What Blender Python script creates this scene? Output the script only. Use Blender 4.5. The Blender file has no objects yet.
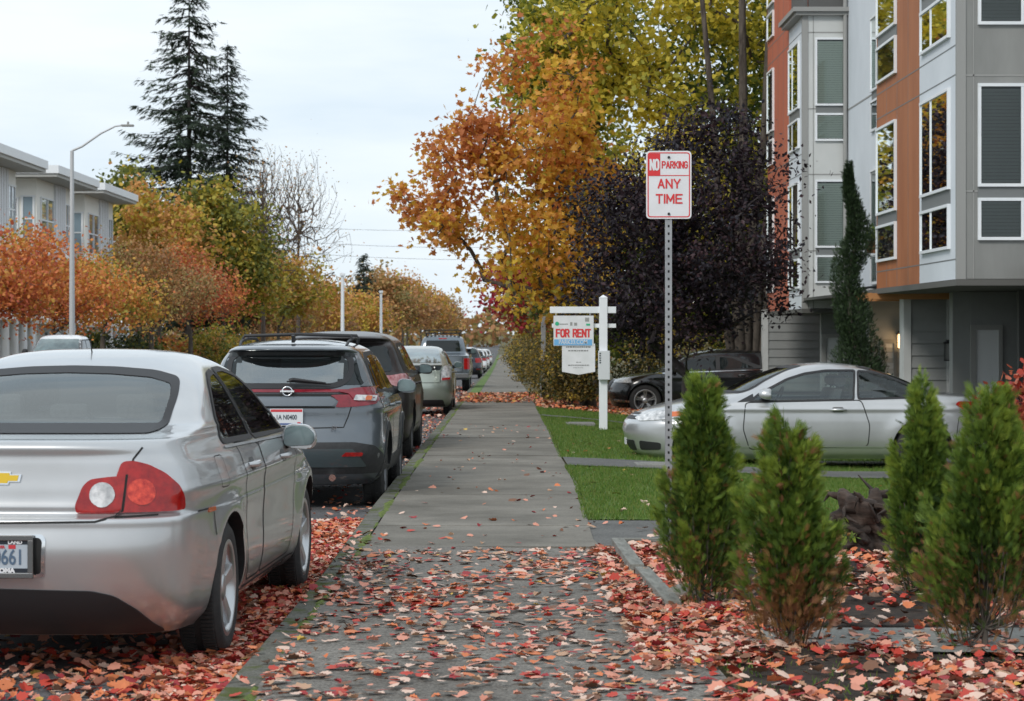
import bpy, bmesh, math, random
import numpy as np
from mathutils import Vector, Matrix
from mathutils.bvhtree import BVHTree

R = math.radians
rng = np.random.default_rng(7)
random.seed(7)
scn = bpy.context.scene
col = scn.collection

# ---------------------------------------------------------------- camera
EYE = 1.45
FPX = 2300.0
cd = bpy.data.cameras.new("camera"); cam = bpy.data.objects.new("camera", cd); col.objects.link(cam)
cam.location = (0, 0, EYE); cam.rotation_euler = (R(90), 0, 0)
cd.sensor_width = 36.0; cd.lens = 36.0 * FPX / 1024.0
cd.shift_x = 9.0 / 1024.0; cd.shift_y = -17.5 / 1024.0
cd.clip_start = 0.1; cd.clip_end = 9000
scn.camera = cam
cd.dof.use_dof = True; cd.dof.focus_distance = 17.0; cd.dof.aperture_fstop = 8.5

# ---------------------------------------------------------------- daylight: overcast
SUN_EL, SUN_AZ = 38.0, 215.0
w = bpy.data.worlds.new("World"); scn.world = w; w.use_nodes = True
nt = w.node_tree; nt.nodes.clear()
def wn(t): return nt.nodes.new(t)
out = wn('ShaderNodeOutputWorld'); bg = wn('ShaderNodeBackground'); sky = wn('ShaderNodeTexSky')
sky.sky_type = 'NISHITA'; sky.sun_disc = False
sky.sun_elevation = R(SUN_EL); sky.sun_rotation = R(SUN_AZ)
tc = wn('ShaderNodeTexCoord'); mp = wn('ShaderNodeMapping'); mp.inputs['Scale'].default_value = (1.0, 1.0, 5.0)
mp.inputs['Location'].default_value = (0.37, 0.1, 0.12)
nz = wn('ShaderNodeTexNoise'); nz.inputs['Scale'].default_value = 2.3; nz.inputs['Detail'].default_value = 6; nz.inputs['Roughness'].default_value = 0.55
rp = wn('ShaderNodeValToRGB')
rp.color_ramp.elements[0].position = 0.36; rp.color_ramp.elements[0].color = (6.6, 7.7, 8.7, 1)
rp.color_ramp.elements[1].position = 0.6; rp.color_ramp.elements[1].color = (8.9, 9.5, 9.9, 1)
mx = wn('ShaderNodeMix'); mx.data_type = 'RGBA'; mx.inputs['Factor'].default_value = 0.92
nt.links.new(tc.outputs['Generated'], mp.inputs['Vector']); nt.links.new(mp.outputs['Vector'], nz.inputs['Vector'])
nt.links.new(nz.outputs['Fac'], rp.inputs['Fac'])
nt.links.new(sky.outputs['Color'], mx.inputs['A']); nt.links.new(rp.outputs['Color'], mx.inputs['B'])
nt.links.new(mx.outputs['Result'], bg.inputs['Color']); bg.inputs['Strength'].default_value = 0.094
nt.links.new(bg.outputs['Background'], out.inputs['Surface'])

ld = bpy.data.lights.new("sun", 'SUN'); sun = bpy.data.objects.new("sun", ld); col.objects.link(sun)
ld.energy = 1.4; ld.angle = R(14); ld.color = (1.0, 0.96, 0.9)
# sky rotation is measured from +Y towards +X; point the lamp the same way
sdir = Vector((math.sin(R(SUN_AZ)) * math.cos(R(SUN_EL)), math.cos(R(SUN_AZ)) * math.cos(R(SUN_EL)), math.sin(R(SUN_EL))))
sun.rotation_euler = sdir.to_track_quat('Z', 'Y').to_euler(); sun.location = (0, 0, 60)

vs = scn.view_settings
vs.view_transform = 'Standard'; vs.look = 'None'; vs.exposure = 0.28; vs.gamma = 1.0; vs.use_curve_mapping = False
scn.render.engine = 'CYCLES'
scn.cycles.use_denoising = True
scn.cycles.max_bounces = 6; scn.cycles.diffuse_bounces = 3; scn.cycles.glossy_bounces = 3
scn.cycles.transparent_max_bounces = 6; scn.cycles.transmission_bounces = 4

# ---------------------------------------------------------------- helpers
def tag(o, label=None, cat=None, group=None, kind=None):
    if label: o['label'] = label
    if cat: o['category'] = cat
    if group: o['group'] = group
    if kind: o['kind'] = kind
    return o

def empty(name, loc=(0, 0, 0), rz=0.0):
    o = bpy.data.objects.new(name, None); col.objects.link(o)
    o.empty_display_size = 0.3; o.location = loc; o.rotation_euler = (0, 0, rz)
    return o

def link(name, me, mats, parent=None):
    if not isinstance(mats, (list, tuple)): mats = [mats]
    for m in mats: me.materials.append(m)
    o = bpy.data.objects.new(name, me); col.objects.link(o)
    if parent is not None: o.parent = parent
    return o

def np_mesh(name, V, F, mats, parent=None, midx=None, smooth=False):
    """V (n,3); F list of (k,m) int arrays, each with m-gons"""
    me = bpy.data.meshes.new(name)
    V = np.ascontiguousarray(V, dtype=np.float32)
    if not isinstance(F, list): F = [F]
    F = [np.ascontiguousarray(f, dtype=np.int32) for f in F if len(f)]
    loops = np.concatenate([f.ravel() for f in F])
    sizes = np.concatenate([np.full(len(f), f.shape[1], dtype=np.int32) for f in F])
    starts = np.concatenate([[0], np.cumsum(sizes)[:-1]]).astype(np.int32)
    me.vertices.add(len(V)); me.vertices.foreach_set('co', V.ravel())
    me.loops.add(len(loops)); me.loops.foreach_set('vertex_index', loops)
    me.polygons.add(len(sizes)); me.polygons.foreach_set('loop_start', starts)
    if midx is not None: me.polygons.foreach_set('material_index', np.ascontiguousarray(midx, dtype=np.int32))
    me.update(calc_edges=True)
    me.polygons.foreach_set('use_smooth', np.full(len(sizes), bool(smooth)))
    return link(name, me, mats, parent)

class MB:
    """collects simple solids into ONE mesh object"""
    def __init__(s): s.v = []; s.f = []; s.m = []; s.sm = []
    def add(s, vs_, fs, m=0, smooth=False):
        b = len(s.v); s.v += [tuple(v) for v in vs_]
        for f in fs: s.f.append([b + i for i in f]); s.m.append(m); s.sm.append(smooth)
    def box(s, x0, x1, y0, y1, z0, z1, m=0, bev=0.0):
        if x1 < x0: x0, x1 = x1, x0
        if y1 < y0: y0, y1 = y1, y0
        if z1 < z0: z0, z1 = z1, z0
        if bev <= 0:
            s.add([(x0,y0,z0),(x1,y0,z0),(x1,y1,z0),(x0,y1,z0),(x0,y0,z1),(x1,y0,z1),(x1,y1,z1),(x0,y1,z1)],
                  [(0,3,2,1),(4,5,6,7),(0,1,5,4),(1,2,6,5),(2,3,7,6),(3,0,4,7)], m); return
        bm = bmesh.new(); bmesh.ops.create_cube(bm, size=1)
        for v in bm.verts: v.co = ((x0+x1)/2+v.co.x*(x1-x0), (y0+y1)/2+v.co.y*(y1-y0), (z0+z1)/2+v.co.z*(z1-z0))
        bmesh.ops.bevel(bm, geom=bm.edges[:], offset=bev, segments=2, affect='EDGES', profile=0.6)
        s.bm(bm, m)
    def bm(s, bm, m=0, smooth=False):
        bm.verts.index_update()
        s.add([v.co[:] for v in bm.verts], [[v.index for v in f.verts] for f in bm.faces], m, smooth); bm.free()
    def tube(s, pts, rads, n=10, m=0, caps=True, smooth=True):
        pts = [Vector(p) for p in pts]
        if not hasattr(rads, '__len__'): rads = [rads] * len(pts)
        V = []; F = []
        for i, p in enumerate(pts):
            d = (pts[min(i+1, len(pts)-1)] - pts[max(i-1, 0)]).normalized()
            a = Vector((0, 0, 1)) if abs(d.z) < 0.9 else Vector((1, 0, 0))
            u = d.cross(a).normalized(); v = d.cross(u)
            for k in range(n):
                t = 2*math.pi*k/n; V.append(p + (u*math.cos(t) + v*math.sin(t))*rads[i])
        for i in range(len(pts)-1):
            for k in range(n):
                k2 = (k+1) % n; F.append((i*n+k, i*n+k2, (i+1)*n+k2, (i+1)*n+k))
        s.add(V, F, m, smooth)
        if caps:
            s.add([V[k] for k in range(n)], [tuple(range(n))[::-1]], m); s.add([V[-n+k] for k in range(n)], [tuple(range(n))], m)
    def prism(s, poly, axis, a0, a1, m=0):
        """poly: 2D outline; axis 'x': (y,z) 'y': (x,z) 'z': (x,y)"""
        def P(p, a): return {'x': (a, p[0], p[1]), 'y': (p[0], a, p[1]), 'z': (p[0], p[1], a)}[axis]
        n = len(poly); V = [P(p, a0) for p in poly] + [P(p, a1) for p in poly]
        s.add(V, [tuple(range(n))[::-1], tuple(range(n, 2*n))] + [(i, (i+1) % n, n+(i+1) % n, n+i) for i in range(n)], m)
    def build(s, name, mats, parent=None):
        me = bpy.data.meshes.new(name); me.from_pydata(s.v, [], s.f)
        me.polygons.foreach_set('material_index', s.m); me.polygons.foreach_set('use_smooth', s.sm)
        o = link(name, me, mats, parent)
        bm = bmesh.new(); bm.from_mesh(me); bmesh.ops.recalc_face_normals(bm, faces=bm.faces[:]); bm.to_mesh(me); bm.free()
        return o

def copy_tree(o, parent=None):
    c = o.copy(); col.objects.link(c); c.parent = parent
    for ch in list(o.children): copy_tree(ch, c)
    return c

def text(name, body, size, loc, rot, mat, parent=None, bold=0.0, sx=1.0, ext=0.0006, align='CENTER'):
    cu = bpy.data.curves.new(name, 'FONT'); cu.body = body; cu.size = size; cu.align_x = align; cu.align_y = 'CENTER'
    cu.offset = bold; cu.extrude = ext; cu.resolution_u = 4
    t = bpy.data.objects.new(name, cu); col.objects.link(t)
    bpy.context.view_layer.update()
    me = bpy.data.meshes.new_from_object(t.evaluated_get(bpy.context.evaluated_depsgraph_get()))
    bpy.data.objects.remove(t); bpy.data.curves.remove(cu)
    for v in me.vertices: v.co.x *= sx
    me.materials.clear()
    o = link(name, me, mat, parent); o.location = loc; o.rotation_euler = rot
    return o

# plain sans capitals built from strokes, for road signs and plates
_arc = lambda cx, cy, rx, ry, a0, a1, n=8: [(cx+rx*math.cos(R(a0+(a1-a0)*i/n)), cy+ry*math.sin(R(a0+(a1-a0)*i/n))) for i in range(n+1)]
GLY = {'N': [[(0,0),(0,1)],[(0,1),(1,0)],[(1,0),(1,1)]], 'O': [_arc(.5,.7,.5,.3,0,180)+_arc(.5,.3,.5,.3,180,360)+[(1,.7)]], 'P': [[(0,0),(0,1)],[(0,1),(.6,1)]+_arc(.6,.74,.4,.26,90,-90)+[(0,.48)]],
 'A': [[(0,0),(.5,1)],[(.5,1),(1,0)],[(.2,.33),(.8,.33)]], 'R': [[(0,0),(0,1)],[(0,1),(.6,1)]+_arc(.6,.75,.4,.25,90,-90)+[(0,.5)],[(.55,.5),(1,0)]], 'K': [[(0,0),(0,1)],[(1,1),(.08,.42)],[(.35,.58),(1,0)]],
 'I': [[(.5,0),(.5,1)]], 'G': [_arc(.5,.7,.5,.3,20,180)+_arc(.5,.3,.5,.3,180,360)+[(1,.48),(.55,.48)]], 'Y': [[(0,1),(.5,.45)],[(1,1),(.5,.45)],[(.5,.45),(.5,0)]], 'T': [[(0,1),(1,1)],[(.5,1),(.5,0)]],
 'M': [[(0,0),(0,1)],[(0,1),(.5,.25)],[(.5,.25),(1,1)],[(1,1),(1,0)]], 'E': [[(0,0),(0,1)],[(0,1),(1,1)],[(0,.52),(.85,.52)],[(0,0),(1,0)]], 'F': [[(0,0),(0,1)],[(0,1),(1,1)],[(0,.52),(.85,.52)]]}
def sign_text(name, s, cx, cz, y, h, total, t, m, parent):
    """capitals of height h centred on (cx,cz), total width given, stroke t, facing -Y"""
    wd = [0.0 if c == 'I' else (.55 if c == ' ' else (1.15 if c == 'M' else 1.0)) for c in s]; gap = .42
    u = (total-t)/(sum(wd)+gap*(len(s)-1)); x = cx-(total-t)/2; mb = MB(); k = 0
    for c, w_ in zip(s, wd):
        for st in GLY.get(c, []):
            P = [(x+((p[0]-.5)*1+.5)*w_*u if w_ else x, cz-h/2+t/2+p[1]*(h-t)) for p in st]
            for i in range(len(P)-1):
                a, b = np.array(P[i]), np.array(P[i+1]); d = b-a; d = d/max(1e-9, np.linalg.norm(d)); n = np.array([-d[1], d[0]])*t/2; e = d*t*.42
                yy = y-.00004*(k % 7); k += 1
                q = [a-e+n, a-e-n, b+e-n, b+e+n]; mb.add([(p_[0], yy, p_[1]) for p_ in q], [(0, 1, 2, 3)])
        x += (w_+gap)*u
    return mb.build(name, m, parent)

# ---------------------------------------------------------------- materials
def new_mat(name):
    m = bpy.data.materials.new(name); m.use_nodes = True
    b = m.node_tree.nodes['Principled BSDF']; return m, m.node_tree, b

def mat(name, c, rough=0.6, metal=0.0, c2=None, scale=6.0, detail=4.0, bump=0.0, bscale=None, coat=0.0, spec=0.5, c3=None, stretch=None, emit=None, lo=0.35, hi=0.65):
    m, t, b = new_mat(name)
    b.inputs['Base Color'].default_value = (*c, 1); b.inputs['Roughness'].default_value = rough
    b.inputs['Metallic'].default_value = metal; b.inputs['Coat Weight'].default_value = coat; b.inputs['Coat Roughness'].default_value = 0.04
    b.inputs['Specular IOR Level'].default_value = spec
    if emit: b.inputs['Emission Color'].default_value = (*emit[0], 1); b.inputs['Emission Strength'].default_value = emit[1]
    if c2 is not None or bump:
        tc = t.nodes.new('ShaderNodeTexCoord'); mp = t.nodes.new('ShaderNodeMapping'); t.links.new(tc.outputs['Object'], mp.inputs['Vector'])
        if stretch: mp.inputs['Scale'].default_value = stretch
    if c2 is not None:
        n = t.nodes.new('ShaderNodeTexNoise'); n.inputs['Scale'].default_value = scale; n.inputs['Detail'].default_value = detail; n.inputs['Roughness'].default_value = 0.62
        r = t.nodes.new('ShaderNodeValToRGB'); e = r.color_ramp.elements
        e[0].position = lo; e[0].color = (*c, 1); e[1].position = hi; e[1].color = (*c2, 1)
        if c3 is not None: x = e.new((lo+hi)/2); x.color = (*c3, 1)
        t.links.new(mp.outputs['Vector'], n.inputs['Vector']); t.links.new(n.outputs['Fac'], r.inputs['Fac']); t.links.new(r.outputs['Color'], b.inputs['Base Color'])
    if bump:
        n2 = t.nodes.new('ShaderNodeTexNoise'); n2.inputs['Scale'].default_value = bscale or scale*4; n2.inputs['Detail'].default_value = 5
        bp = t.nodes.new('ShaderNodeBump'); bp.inputs['Strength'].default_value = bump; bp.inputs['Distance'].default_value = 0.01
        t.links.new(mp.outputs['Vector'], n2.inputs['Vector']); t.links.new(n2.outputs['Fac'], bp.inputs['Height']); t.links.new(bp.outputs['Normal'], b.inputs['Normal'])
    return m

def leaf_mat(name, c, rough=0.55, trans=0.25):
    m, t, b = new_mat(name)
    b.inputs['Base Color'].default_value = (*c, 1); b.inputs['Roughness'].default_value = rough; b.inputs['Specular IOR Level'].default_value = 0.3
    if trans:
        tr = t.nodes.new('ShaderNodeBsdfTranslucent'); tr.inputs['Color'].default_value = (min(1, c[0]*1.3), min(1, c[1]*1.3), c[2], 1)
        ms = t.nodes.new('ShaderNodeMixShader'); ms.inputs['Fac'].default_value = trans
        o = t.nodes['Material Output']
        t.links.new(b.outputs['BSDF'], ms.inputs[1]); t.links.new(tr.outputs['BSDF'], ms.inputs[2]); t.links.new(ms.outputs['Shader'], o.inputs['Surface'])
    return m

def ground_mat(name, ca, cb, speck_lo, speck_hi, scale=1.2, speck_scale=160, rough=0.85, joints=None, joff=0.0, bump=0.35, moss=None, amount=0.55):
    """aggregate surface: large tone changes x fine speckle, optional cross joints every `joints` metres along Y"""
    m, t, b = new_mat(name); N = t.nodes.new; Lk = t.links.new
    b.inputs['Roughness'].default_value = rough; b.inputs['Specular IOR Level'].default_value = 0.22
    tc = N('ShaderNodeTexCoord')
    n1 = N('ShaderNodeTexNoise'); n1.inputs['Scale'].default_value = scale; n1.inputs['Detail'].default_value = 8; n1.inputs['Roughness'].default_value = 0.65
    r1 = N('ShaderNodeValToRGB'); r1.color_ramp.elements[0].position = 0.32; r1.color_ramp.elements[1].position = 0.68
    r1.color_ramp.elements[0].color = (*ca, 1); r1.color_ramp.elements[1].color = (*cb, 1)
    n2 = N('ShaderNodeTexVoronoi'); n2.inputs['Scale'].default_value = speck_scale
    r2 = N('ShaderNodeValToRGB'); r2.color_ramp.elements[0].color = (*speck_lo, 1); r2.color_ramp.elements[1].color = (*speck_hi, 1)
    mxn = N('ShaderNodeMix'); mxn.data_type = 'RGBA'; mxn.blend_type = 'MULTIPLY'; mxn.inputs['Factor'].default_value = 1.0
    Lk(tc.outputs['Object'], n1.inputs['Vector']); Lk(tc.outputs['Object'], n2.inputs['Vector'])
    Lk(n1.outputs['Fac'], r1.inputs['Fac']); Lk(n2.outputs['Color'], r2.inputs['Fac'])
    Lk(r1.outputs['Color'], mxn.inputs['A']); Lk(r2.outputs['Color'], mxn.inputs['B'])
    res = mxn.outputs['Result']
    if moss:
        n3 = N('ShaderNodeTexNoise'); n3.inputs['Scale'].default_value = 5.0; n3.inputs['Detail'].default_value = 6
        r3 = N('ShaderNodeValToRGB'); r3.color_ramp.elements[0].position = amount; r3.color_ramp.elements[1].position = amount+0.12
        Lk(tc.outputs['Object'], n3.inputs['Vector']); Lk(n3.outputs['Fac'], r3.inputs['Fac'])
        m3 = N('ShaderNodeMix'); m3.data_type = 'RGBA'; m3.inputs['B'].default_value = (*moss, 1)
        Lk(r3.outputs['Color'], m3.inputs['Factor']); Lk(res, m3.inputs['A']); res = m3.outputs['Result']
    Lk(res, b.inputs['Base Color'])
    bp = N('ShaderNodeBump'); bp.inputs['Strength'].default_value = bump; bp.inputs['Distance'].default_value = 0.006
    Lk(n2.outputs['Distance'], bp.inputs['Height']); Lk(bp.outputs['Normal'], b.inputs['Normal'])
    return m

M = {}
M['asphalt_walk'] = ground_mat('asphalt_walk', (0.15,0.138,0.122), (0.26,0.243,0.218), (0.45,0.45,0.45), (1.3,1.3,1.3), 0.9, 90)
M['road'] = ground_mat('road', (0.09,0.089,0.092), (0.155,0.153,0.155), (0.5,0.5,0.5), (1.25,1.25,1.25), 0.8, 110)
M['concrete_walk'] = ground_mat('concrete_walk', (0.12,0.111,0.094), (0.25,0.232,0.20), (0.75,0.75,0.75), (1.15,1.15,1.15), 0.9, 120, bump=0.15)
M['kerb'] = ground_mat('kerb', (0.10,0.10,0.08), (0.19,0.185,0.165), (0.6,0.6,0.6), (1.2,1.2,1.2), 3.0, 90, moss=(0.07,0.085,0.02), amount=0.5)
M['moss'] = mat('moss', (0.06,0.09,0.015), 0.95, c2=(0.13,0.17,0.03), scale=14, bump=0.6)
M['path'] = ground_mat('path', (0.11,0.11,0.105), (0.17,0.168,0.16), (0.6,0.6,0.6), (1.25,1.25,1.25), 1.4, 100)
M['slab'] = ground_mat('slab', (0.20,0.20,0.185), (0.30,0.295,0.275), (0.75,0.75,0.75), (1.1,1.1,1.1), 2.0, 100, bump=0.15)
M['mulch'] = mat('mulch', (0.012,0.008,0.006), 0.95, c2=(0.045,0.028,0.018), scale=26, bump=1.0, bscale=60)
M['turf'] = mat('turf', (0.05,0.10,0.015), 0.95, c2=(0.12,0.19,0.035), scale=3, bump=0.5, bscale=80)
M['far_ground'] = mat('far_ground', (0.05,0.065,0.02), 0.95, c2=(0.12,0.085,0.035), scale=0.25, bump=0.3, bscale=4)
M['bark'] = mat('bark', (0.045,0.035,0.028), 0.9, c2=(0.13,0.11,0.09), scale=9, bump=1.0, bscale=24, stretch=(1,1,0.25))
M['bark_dark'] = mat('bark_dark', (0.018,0.014,0.014), 0.9, c2=(0.05,0.04,0.038), scale=9, bump=1.0, bscale=24, stretch=(1,1,0.25))
M['twig'] = mat('twig', (0.10,0.075,0.06), 0.9)
M['white_paint'] = mat('white_paint', (0.74,0.77,0.80), 0.5, c2=(0.80,0.82,0.84), scale=2)
M['steel'] = mat('steel', (0.42,0.43,0.44), 0.45, metal=0.7, c2=(0.32,0.33,0.34), scale=8)
M['dark_metal'] = mat('dark_metal', (0.03,0.03,0.032), 0.5, metal=0.3)
M['black_plastic'] = mat('black_plastic', (0.018,0.018,0.02), 0.55)
M['cladding'] = mat('cladding', (0.028,0.029,0.031), 0.6, c2=(0.04,0.04,0.042), scale=30)
M['rubber'] = mat('rubber', (0.02,0.02,0.021), 0.8, c2=(0.035,0.034,0.033), scale=12, bump=0.3)
M['rim'] = mat('rim', (0.55,0.56,0.57), 0.3, metal=0.85)
M['rim_dark'] = mat('rim_dark', (0.12,0.12,0.125), 0.35, metal=0.8)
M['chrome'] = mat('chrome', (0.75,0.76,0.77), 0.12, metal=1.0)
M['car_glass'] = mat('car_glass', (0.010,0.014,0.015), 0.03, spec=0.5)
M['glass_pale'] = mat('glass_pale', (0.07,0.10,0.105), 0.06, spec=0.9, coat=0.4, c2=(0.17,0.24,0.245), scale=2.2)
M['red_lens'] = mat('red_lens', (0.26,0.006,0.008), 0.12, coat=0.25, c2=(0.42,0.014,0.012), scale=22)
M['dark_red_lens'] = mat('dark_red_lens', (0.15,0.010,0.018), 0.15, coat=0.35, c2=(0.25,0.018,0.03), scale=14)
M['white_lens'] = mat('white_lens', (0.30,0.31,0.32), 0.15, coat=1.0, c2=(0.75,0.75,0.75), scale=16)
M['amber_lens'] = mat('amber_lens', (0.6,0.14,0.04), 0.15, coat=0.8)
M['plate_white'] = mat('plate_white', (0.62,0.64,0.66), 0.4)
M['plate_blue'] = mat('plate_blue', (0.05,0.09,0.25), 0.4)
M['plate_red'] = mat('plate_red', (0.55,0.04,0.05), 0.4)
M['ink_dark'] = mat('ink_dark', (0.03,0.045,0.06), 0.5)
M['sign_red'] = mat('sign_red', (0.66,0.035,0.04), 0.4)
M['sign_white'] = mat('sign_white', (0.76,0.76,0.78), 0.4, c2=(0.68,0.69,0.7), scale=5)
M['sign_blue'] = mat('sign_blue', (0.16,0.42,0.72), 0.45)
M['sign_green'] = mat('sign_green', (0.03,0.42,0.22), 0.45)
M['pink_lens'] = mat('pink_lens', (0.28,0.05,0.06), 0.15, coat=0.7, c2=(0.6,0.35,0.36), scale=10)
M['ink_grey'] = mat('ink_grey', (0.2,0.2,0.2), 0.6)
M['lamp_pole'] = mat('lamp_pole', (0.50,0.51,0.52), 0.5, metal=.2)
M['gold'] = mat('gold', (0.75,0.5,0.05), 0.3, metal=0.6)
M['rust'] = mat('rust', (0.2,0.08,0.03), 0.8)

def paint(name, c, metal=0.55, rough=0.34, coat=1.0):
    m, t, b = new_mat(name)
    b.inputs['Metallic'].default_value = metal; b.inputs['Roughness'].default_value = rough
    b.inputs['Coat Weight'].default_value = coat; b.inputs['Coat Roughness'].default_value = 0.06
    tc = t.nodes.new('ShaderNodeTexCoord'); n = t.nodes.new('ShaderNodeTexNoise'); n.inputs['Scale'].default_value = 1.7; n.inputs['Detail'].default_value = 8
    r = t.nodes.new('ShaderNodeValToRGB'); r.color_ramp.elements[0].position = 0.3; r.color_ramp.elements[1].position = 0.7
    r.color_ramp.elements[0].color = (*[x*0.80 for x in c], 1); r.color_ramp.elements[1].color = (*c, 1)
    t.links.new(tc.outputs['Object'], n.inputs['Vector']); t.links.new(n.outputs['Fac'], r.inputs['Fac']); t.links.new(r.outputs['Color'], b.inputs['Base Color'])
    return m

# ---------------------------------------------------------------- lie of the land
_gy = [-400, 14, 22, 31, 50, 79, 126, 200, 300, 390, 600, 6000]
_gz = [0, 0, -0.05, -0.09, -0.2, -0.42, -0.87, -1.5, -2.1, -2.5, -3, -3]
def gz(y): return float(np.interp(y, _gy, _gz))
def sst(a, b, x):
    t = min(1, max(0, (x-a)/(b-a))); return t*t*(3-2*t)
def gr(y): return float(np.interp(y, [-400, 15.5, 27, 45, 60, 126, 200, 300, 600, 6000], [0, 0, -0.25, -0.5, -0.52, -0.87, -1.5, -2.1, -3, -3]))
ROAD_L, KERB_X = -15.6, -1.13
def tz(x, y):
    g = gz(y)
    if x < ROAD_L-0.15: return g + 0.5*sst(-19, -26, x)*0 
    if x < KERB_X: return g-0.13
    if x <= 0.8: return g
    t = sst(0.3, 4.6, x)*1.0 if x > .8 else 0
    return g*(1-t) + gr(y)*t
# ================================================================ GROUND
def ylist(a, b):
    s = [a]
    y = a
    while y < b:
        y += 0.6 if y < 30 else (2.0 if y < 90 else (10 if y < 400 else 120)); s.append(min(y, b))
    return s

def sheet(name, cols, ys, zf, m, kind='structure', label=None, cat=None):
    """cols(y) -> list of x positions; zf(x,y) -> z"""
    V = []; nc = len(cols(ys[0]))
    for y in ys:
        for x in cols(y): V.append((x, y, zf(x, y)))
    F = [(j*nc+i, j*nc+i+1, (j+1)*nc+i+1, (j+1)*nc+i) for j in range(len(ys)-1) for i in range(nc-1)]
    o = np_mesh(name, np.array(V), [np.array(F)], m, smooth=True)
    tag(o, label, cat, kind=kind)
    return o

gxs = [-3000,-600,-200,-90,-50,-30,-26,-22,-19,-16.2,-15.9,-15.6,-15.3,-10,-5,-2,-1.3,-1.16,-1.13,-1.0,-0.5,0,0.5,0.8,1.1,1.4,1.7,2.0,2.3,2.6,4,6,10,20,50,120,400,3000]
sheet('ground', lambda y: gxs, [-400,-60]+ylist(-20, 600)+[900,1500,3000,6000], lambda x, y: tz(x, y)-0.035 - (0.1 if -1.5 < x < -1.0 else 0), M['far_ground'])
sheet('road', lambda y: [ROAD_L-0.02, -12, -8.4, -8.0, -4, -2, KERB_X+0.02], [-60]+ylist(-20, 900), lambda x, y: gz(y)-0.13+0.012*math.cos((x+8.3)/7.2*math.pi/2)*0, M['road'])
# painted centre line of the road
ml = MB()
for k in range(26):
    y0 = -10 + k*12.0
    for j in range(3):
        ya = y0+j; z0 = gz(ya)-0.126; z1 = gz(ya+1)-0.126
        ml.add([(-8.36, ya, z0), (-8.24, ya, z0), (-8.24, ya+1, z1), (-8.36, ya+1, z1)], [(0,1,2,3)])
tag(ml.build('road_marking', mat('road_yellow', (0.5,0.36,0.06), 0.7)), kind='structure')

def solid_strip(name, x0f, x1f, ys, top, h, m, kind='structure', rnd=0.0):
    V = []; F = []
    for i, y in enumerate(ys):
        a, b = x0f(y), x1f(y); t = top(y)
        V += [(a, y, t-h), (a, y, t-rnd), (a+rnd, y, t), (b, y, t), (b, y, t-h)]
    for j in range(len(ys)-1):
        for k in range(4): F.append((j*5+k, j*5+k+1, (j+1)*5+k+1, (j+1)*5+k))
    me_f = [np.array(F)]
    o = np_mesh(name, np.array(V), me_f, m)
    tag(o, kind=kind); return o

_kx = lambda y: float(np.interp(y, [8.9, 11, 14, 20, 60], [-1.03, -1.0, -0.965, -1.0, -1.0]))  # outer (road) face of the kerb
kerb_x = lambda y: _kx(y) - 0.13
solid_strip('kerb', lambda y: kerb_x(y)+0.0, lambda y: kerb_x(y)+0.145, [-20,-5]+ylist(0, 500), lambda y: gz(y)+0.004, 0.2, M['kerb'], rnd=0.02)
solid_strip('far_kerb', lambda y: ROAD_L-0.16, lambda y: ROAD_L, [-20,-5]+ylist(0, 500), lambda y: gz(y)+0.0, 0.2, M['slab'])
solid_strip('far_sidewalk', lambda y: ROAD_L-4.2, lambda y: ROAD_L-2.4, [-20,-5]+ylist(0, 500), lambda y: gz(y)+0.01, 0.08, M['concrete_walk'])
rw = lambda y: float(np.interp(y, [0, 8, 12, 15.4, 15.7, 16.5, 18.2, 21, 23, 28, 36, 400], [1.0, 0.98, 0.86, 0.74, 0.63, 0.64, 0.665, 0.71, 0.735, 0.71, 0.745, 0.74]))
# the near, rough asphalt part of the footway
YJ = 15.6
sheet('asphalt_sidewalk', lambda y: [kerb_x(y)+0.14, -0.5, 0, 0.5, rw(y) if y < 15.4 else 0.74], [-10,-2]+[0.6*i for i in range(0, 26)]+[YJ], lambda x, y: gz(y)+0.006+0.01*math.sin(x*2.1+y*0.6)*math.sin(y*0.9), M['asphalt_walk'])
# concrete slabs with open joints beyond it
cw = MB(); y = YJ+0.012; k = 0
jr = random.Random(3)
while y < 420:
    L = 1.83 if y < 60 else 5.5
    y1 = y+L-0.016
    xl = (lambda yy: kerb_x(yy)+0.165) if y < 60 else (lambda yy: -0.68)
    dz = jr.uniform(-0.002, 0.004)
    n = 3
    for j in range(n):
        a = y+(y1-y)*j/n; b = y+(y1-y)*(j+1)/n
        za, zb = gz(a)+0.012+dz, gz(b)+0.012+dz
        cw.add([(xl(a),a,za),(rw(a),a,za),(rw(b),b,zb),(xl(b),b,zb),(xl(a),a,za-.1),(rw(a),a,za-.1),(rw(b),b,zb-.1),(xl(b),b,zb-.1)],
               [(0,1,2,3),(0,4,5,1),(1,5,6,2),(2,6,7,3),(3,7,4,0)])
    y += L
tag(cw.build('concrete_sidewalk', M['concrete_walk']), kind='structure')
sheet('joint_soil', lambda y: [kerb_x(y)+0.13, 0, rw(y)+0.0], ylist(YJ, 420), lambda x, y: gz(y)-0.006, M['mulch'])
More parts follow.
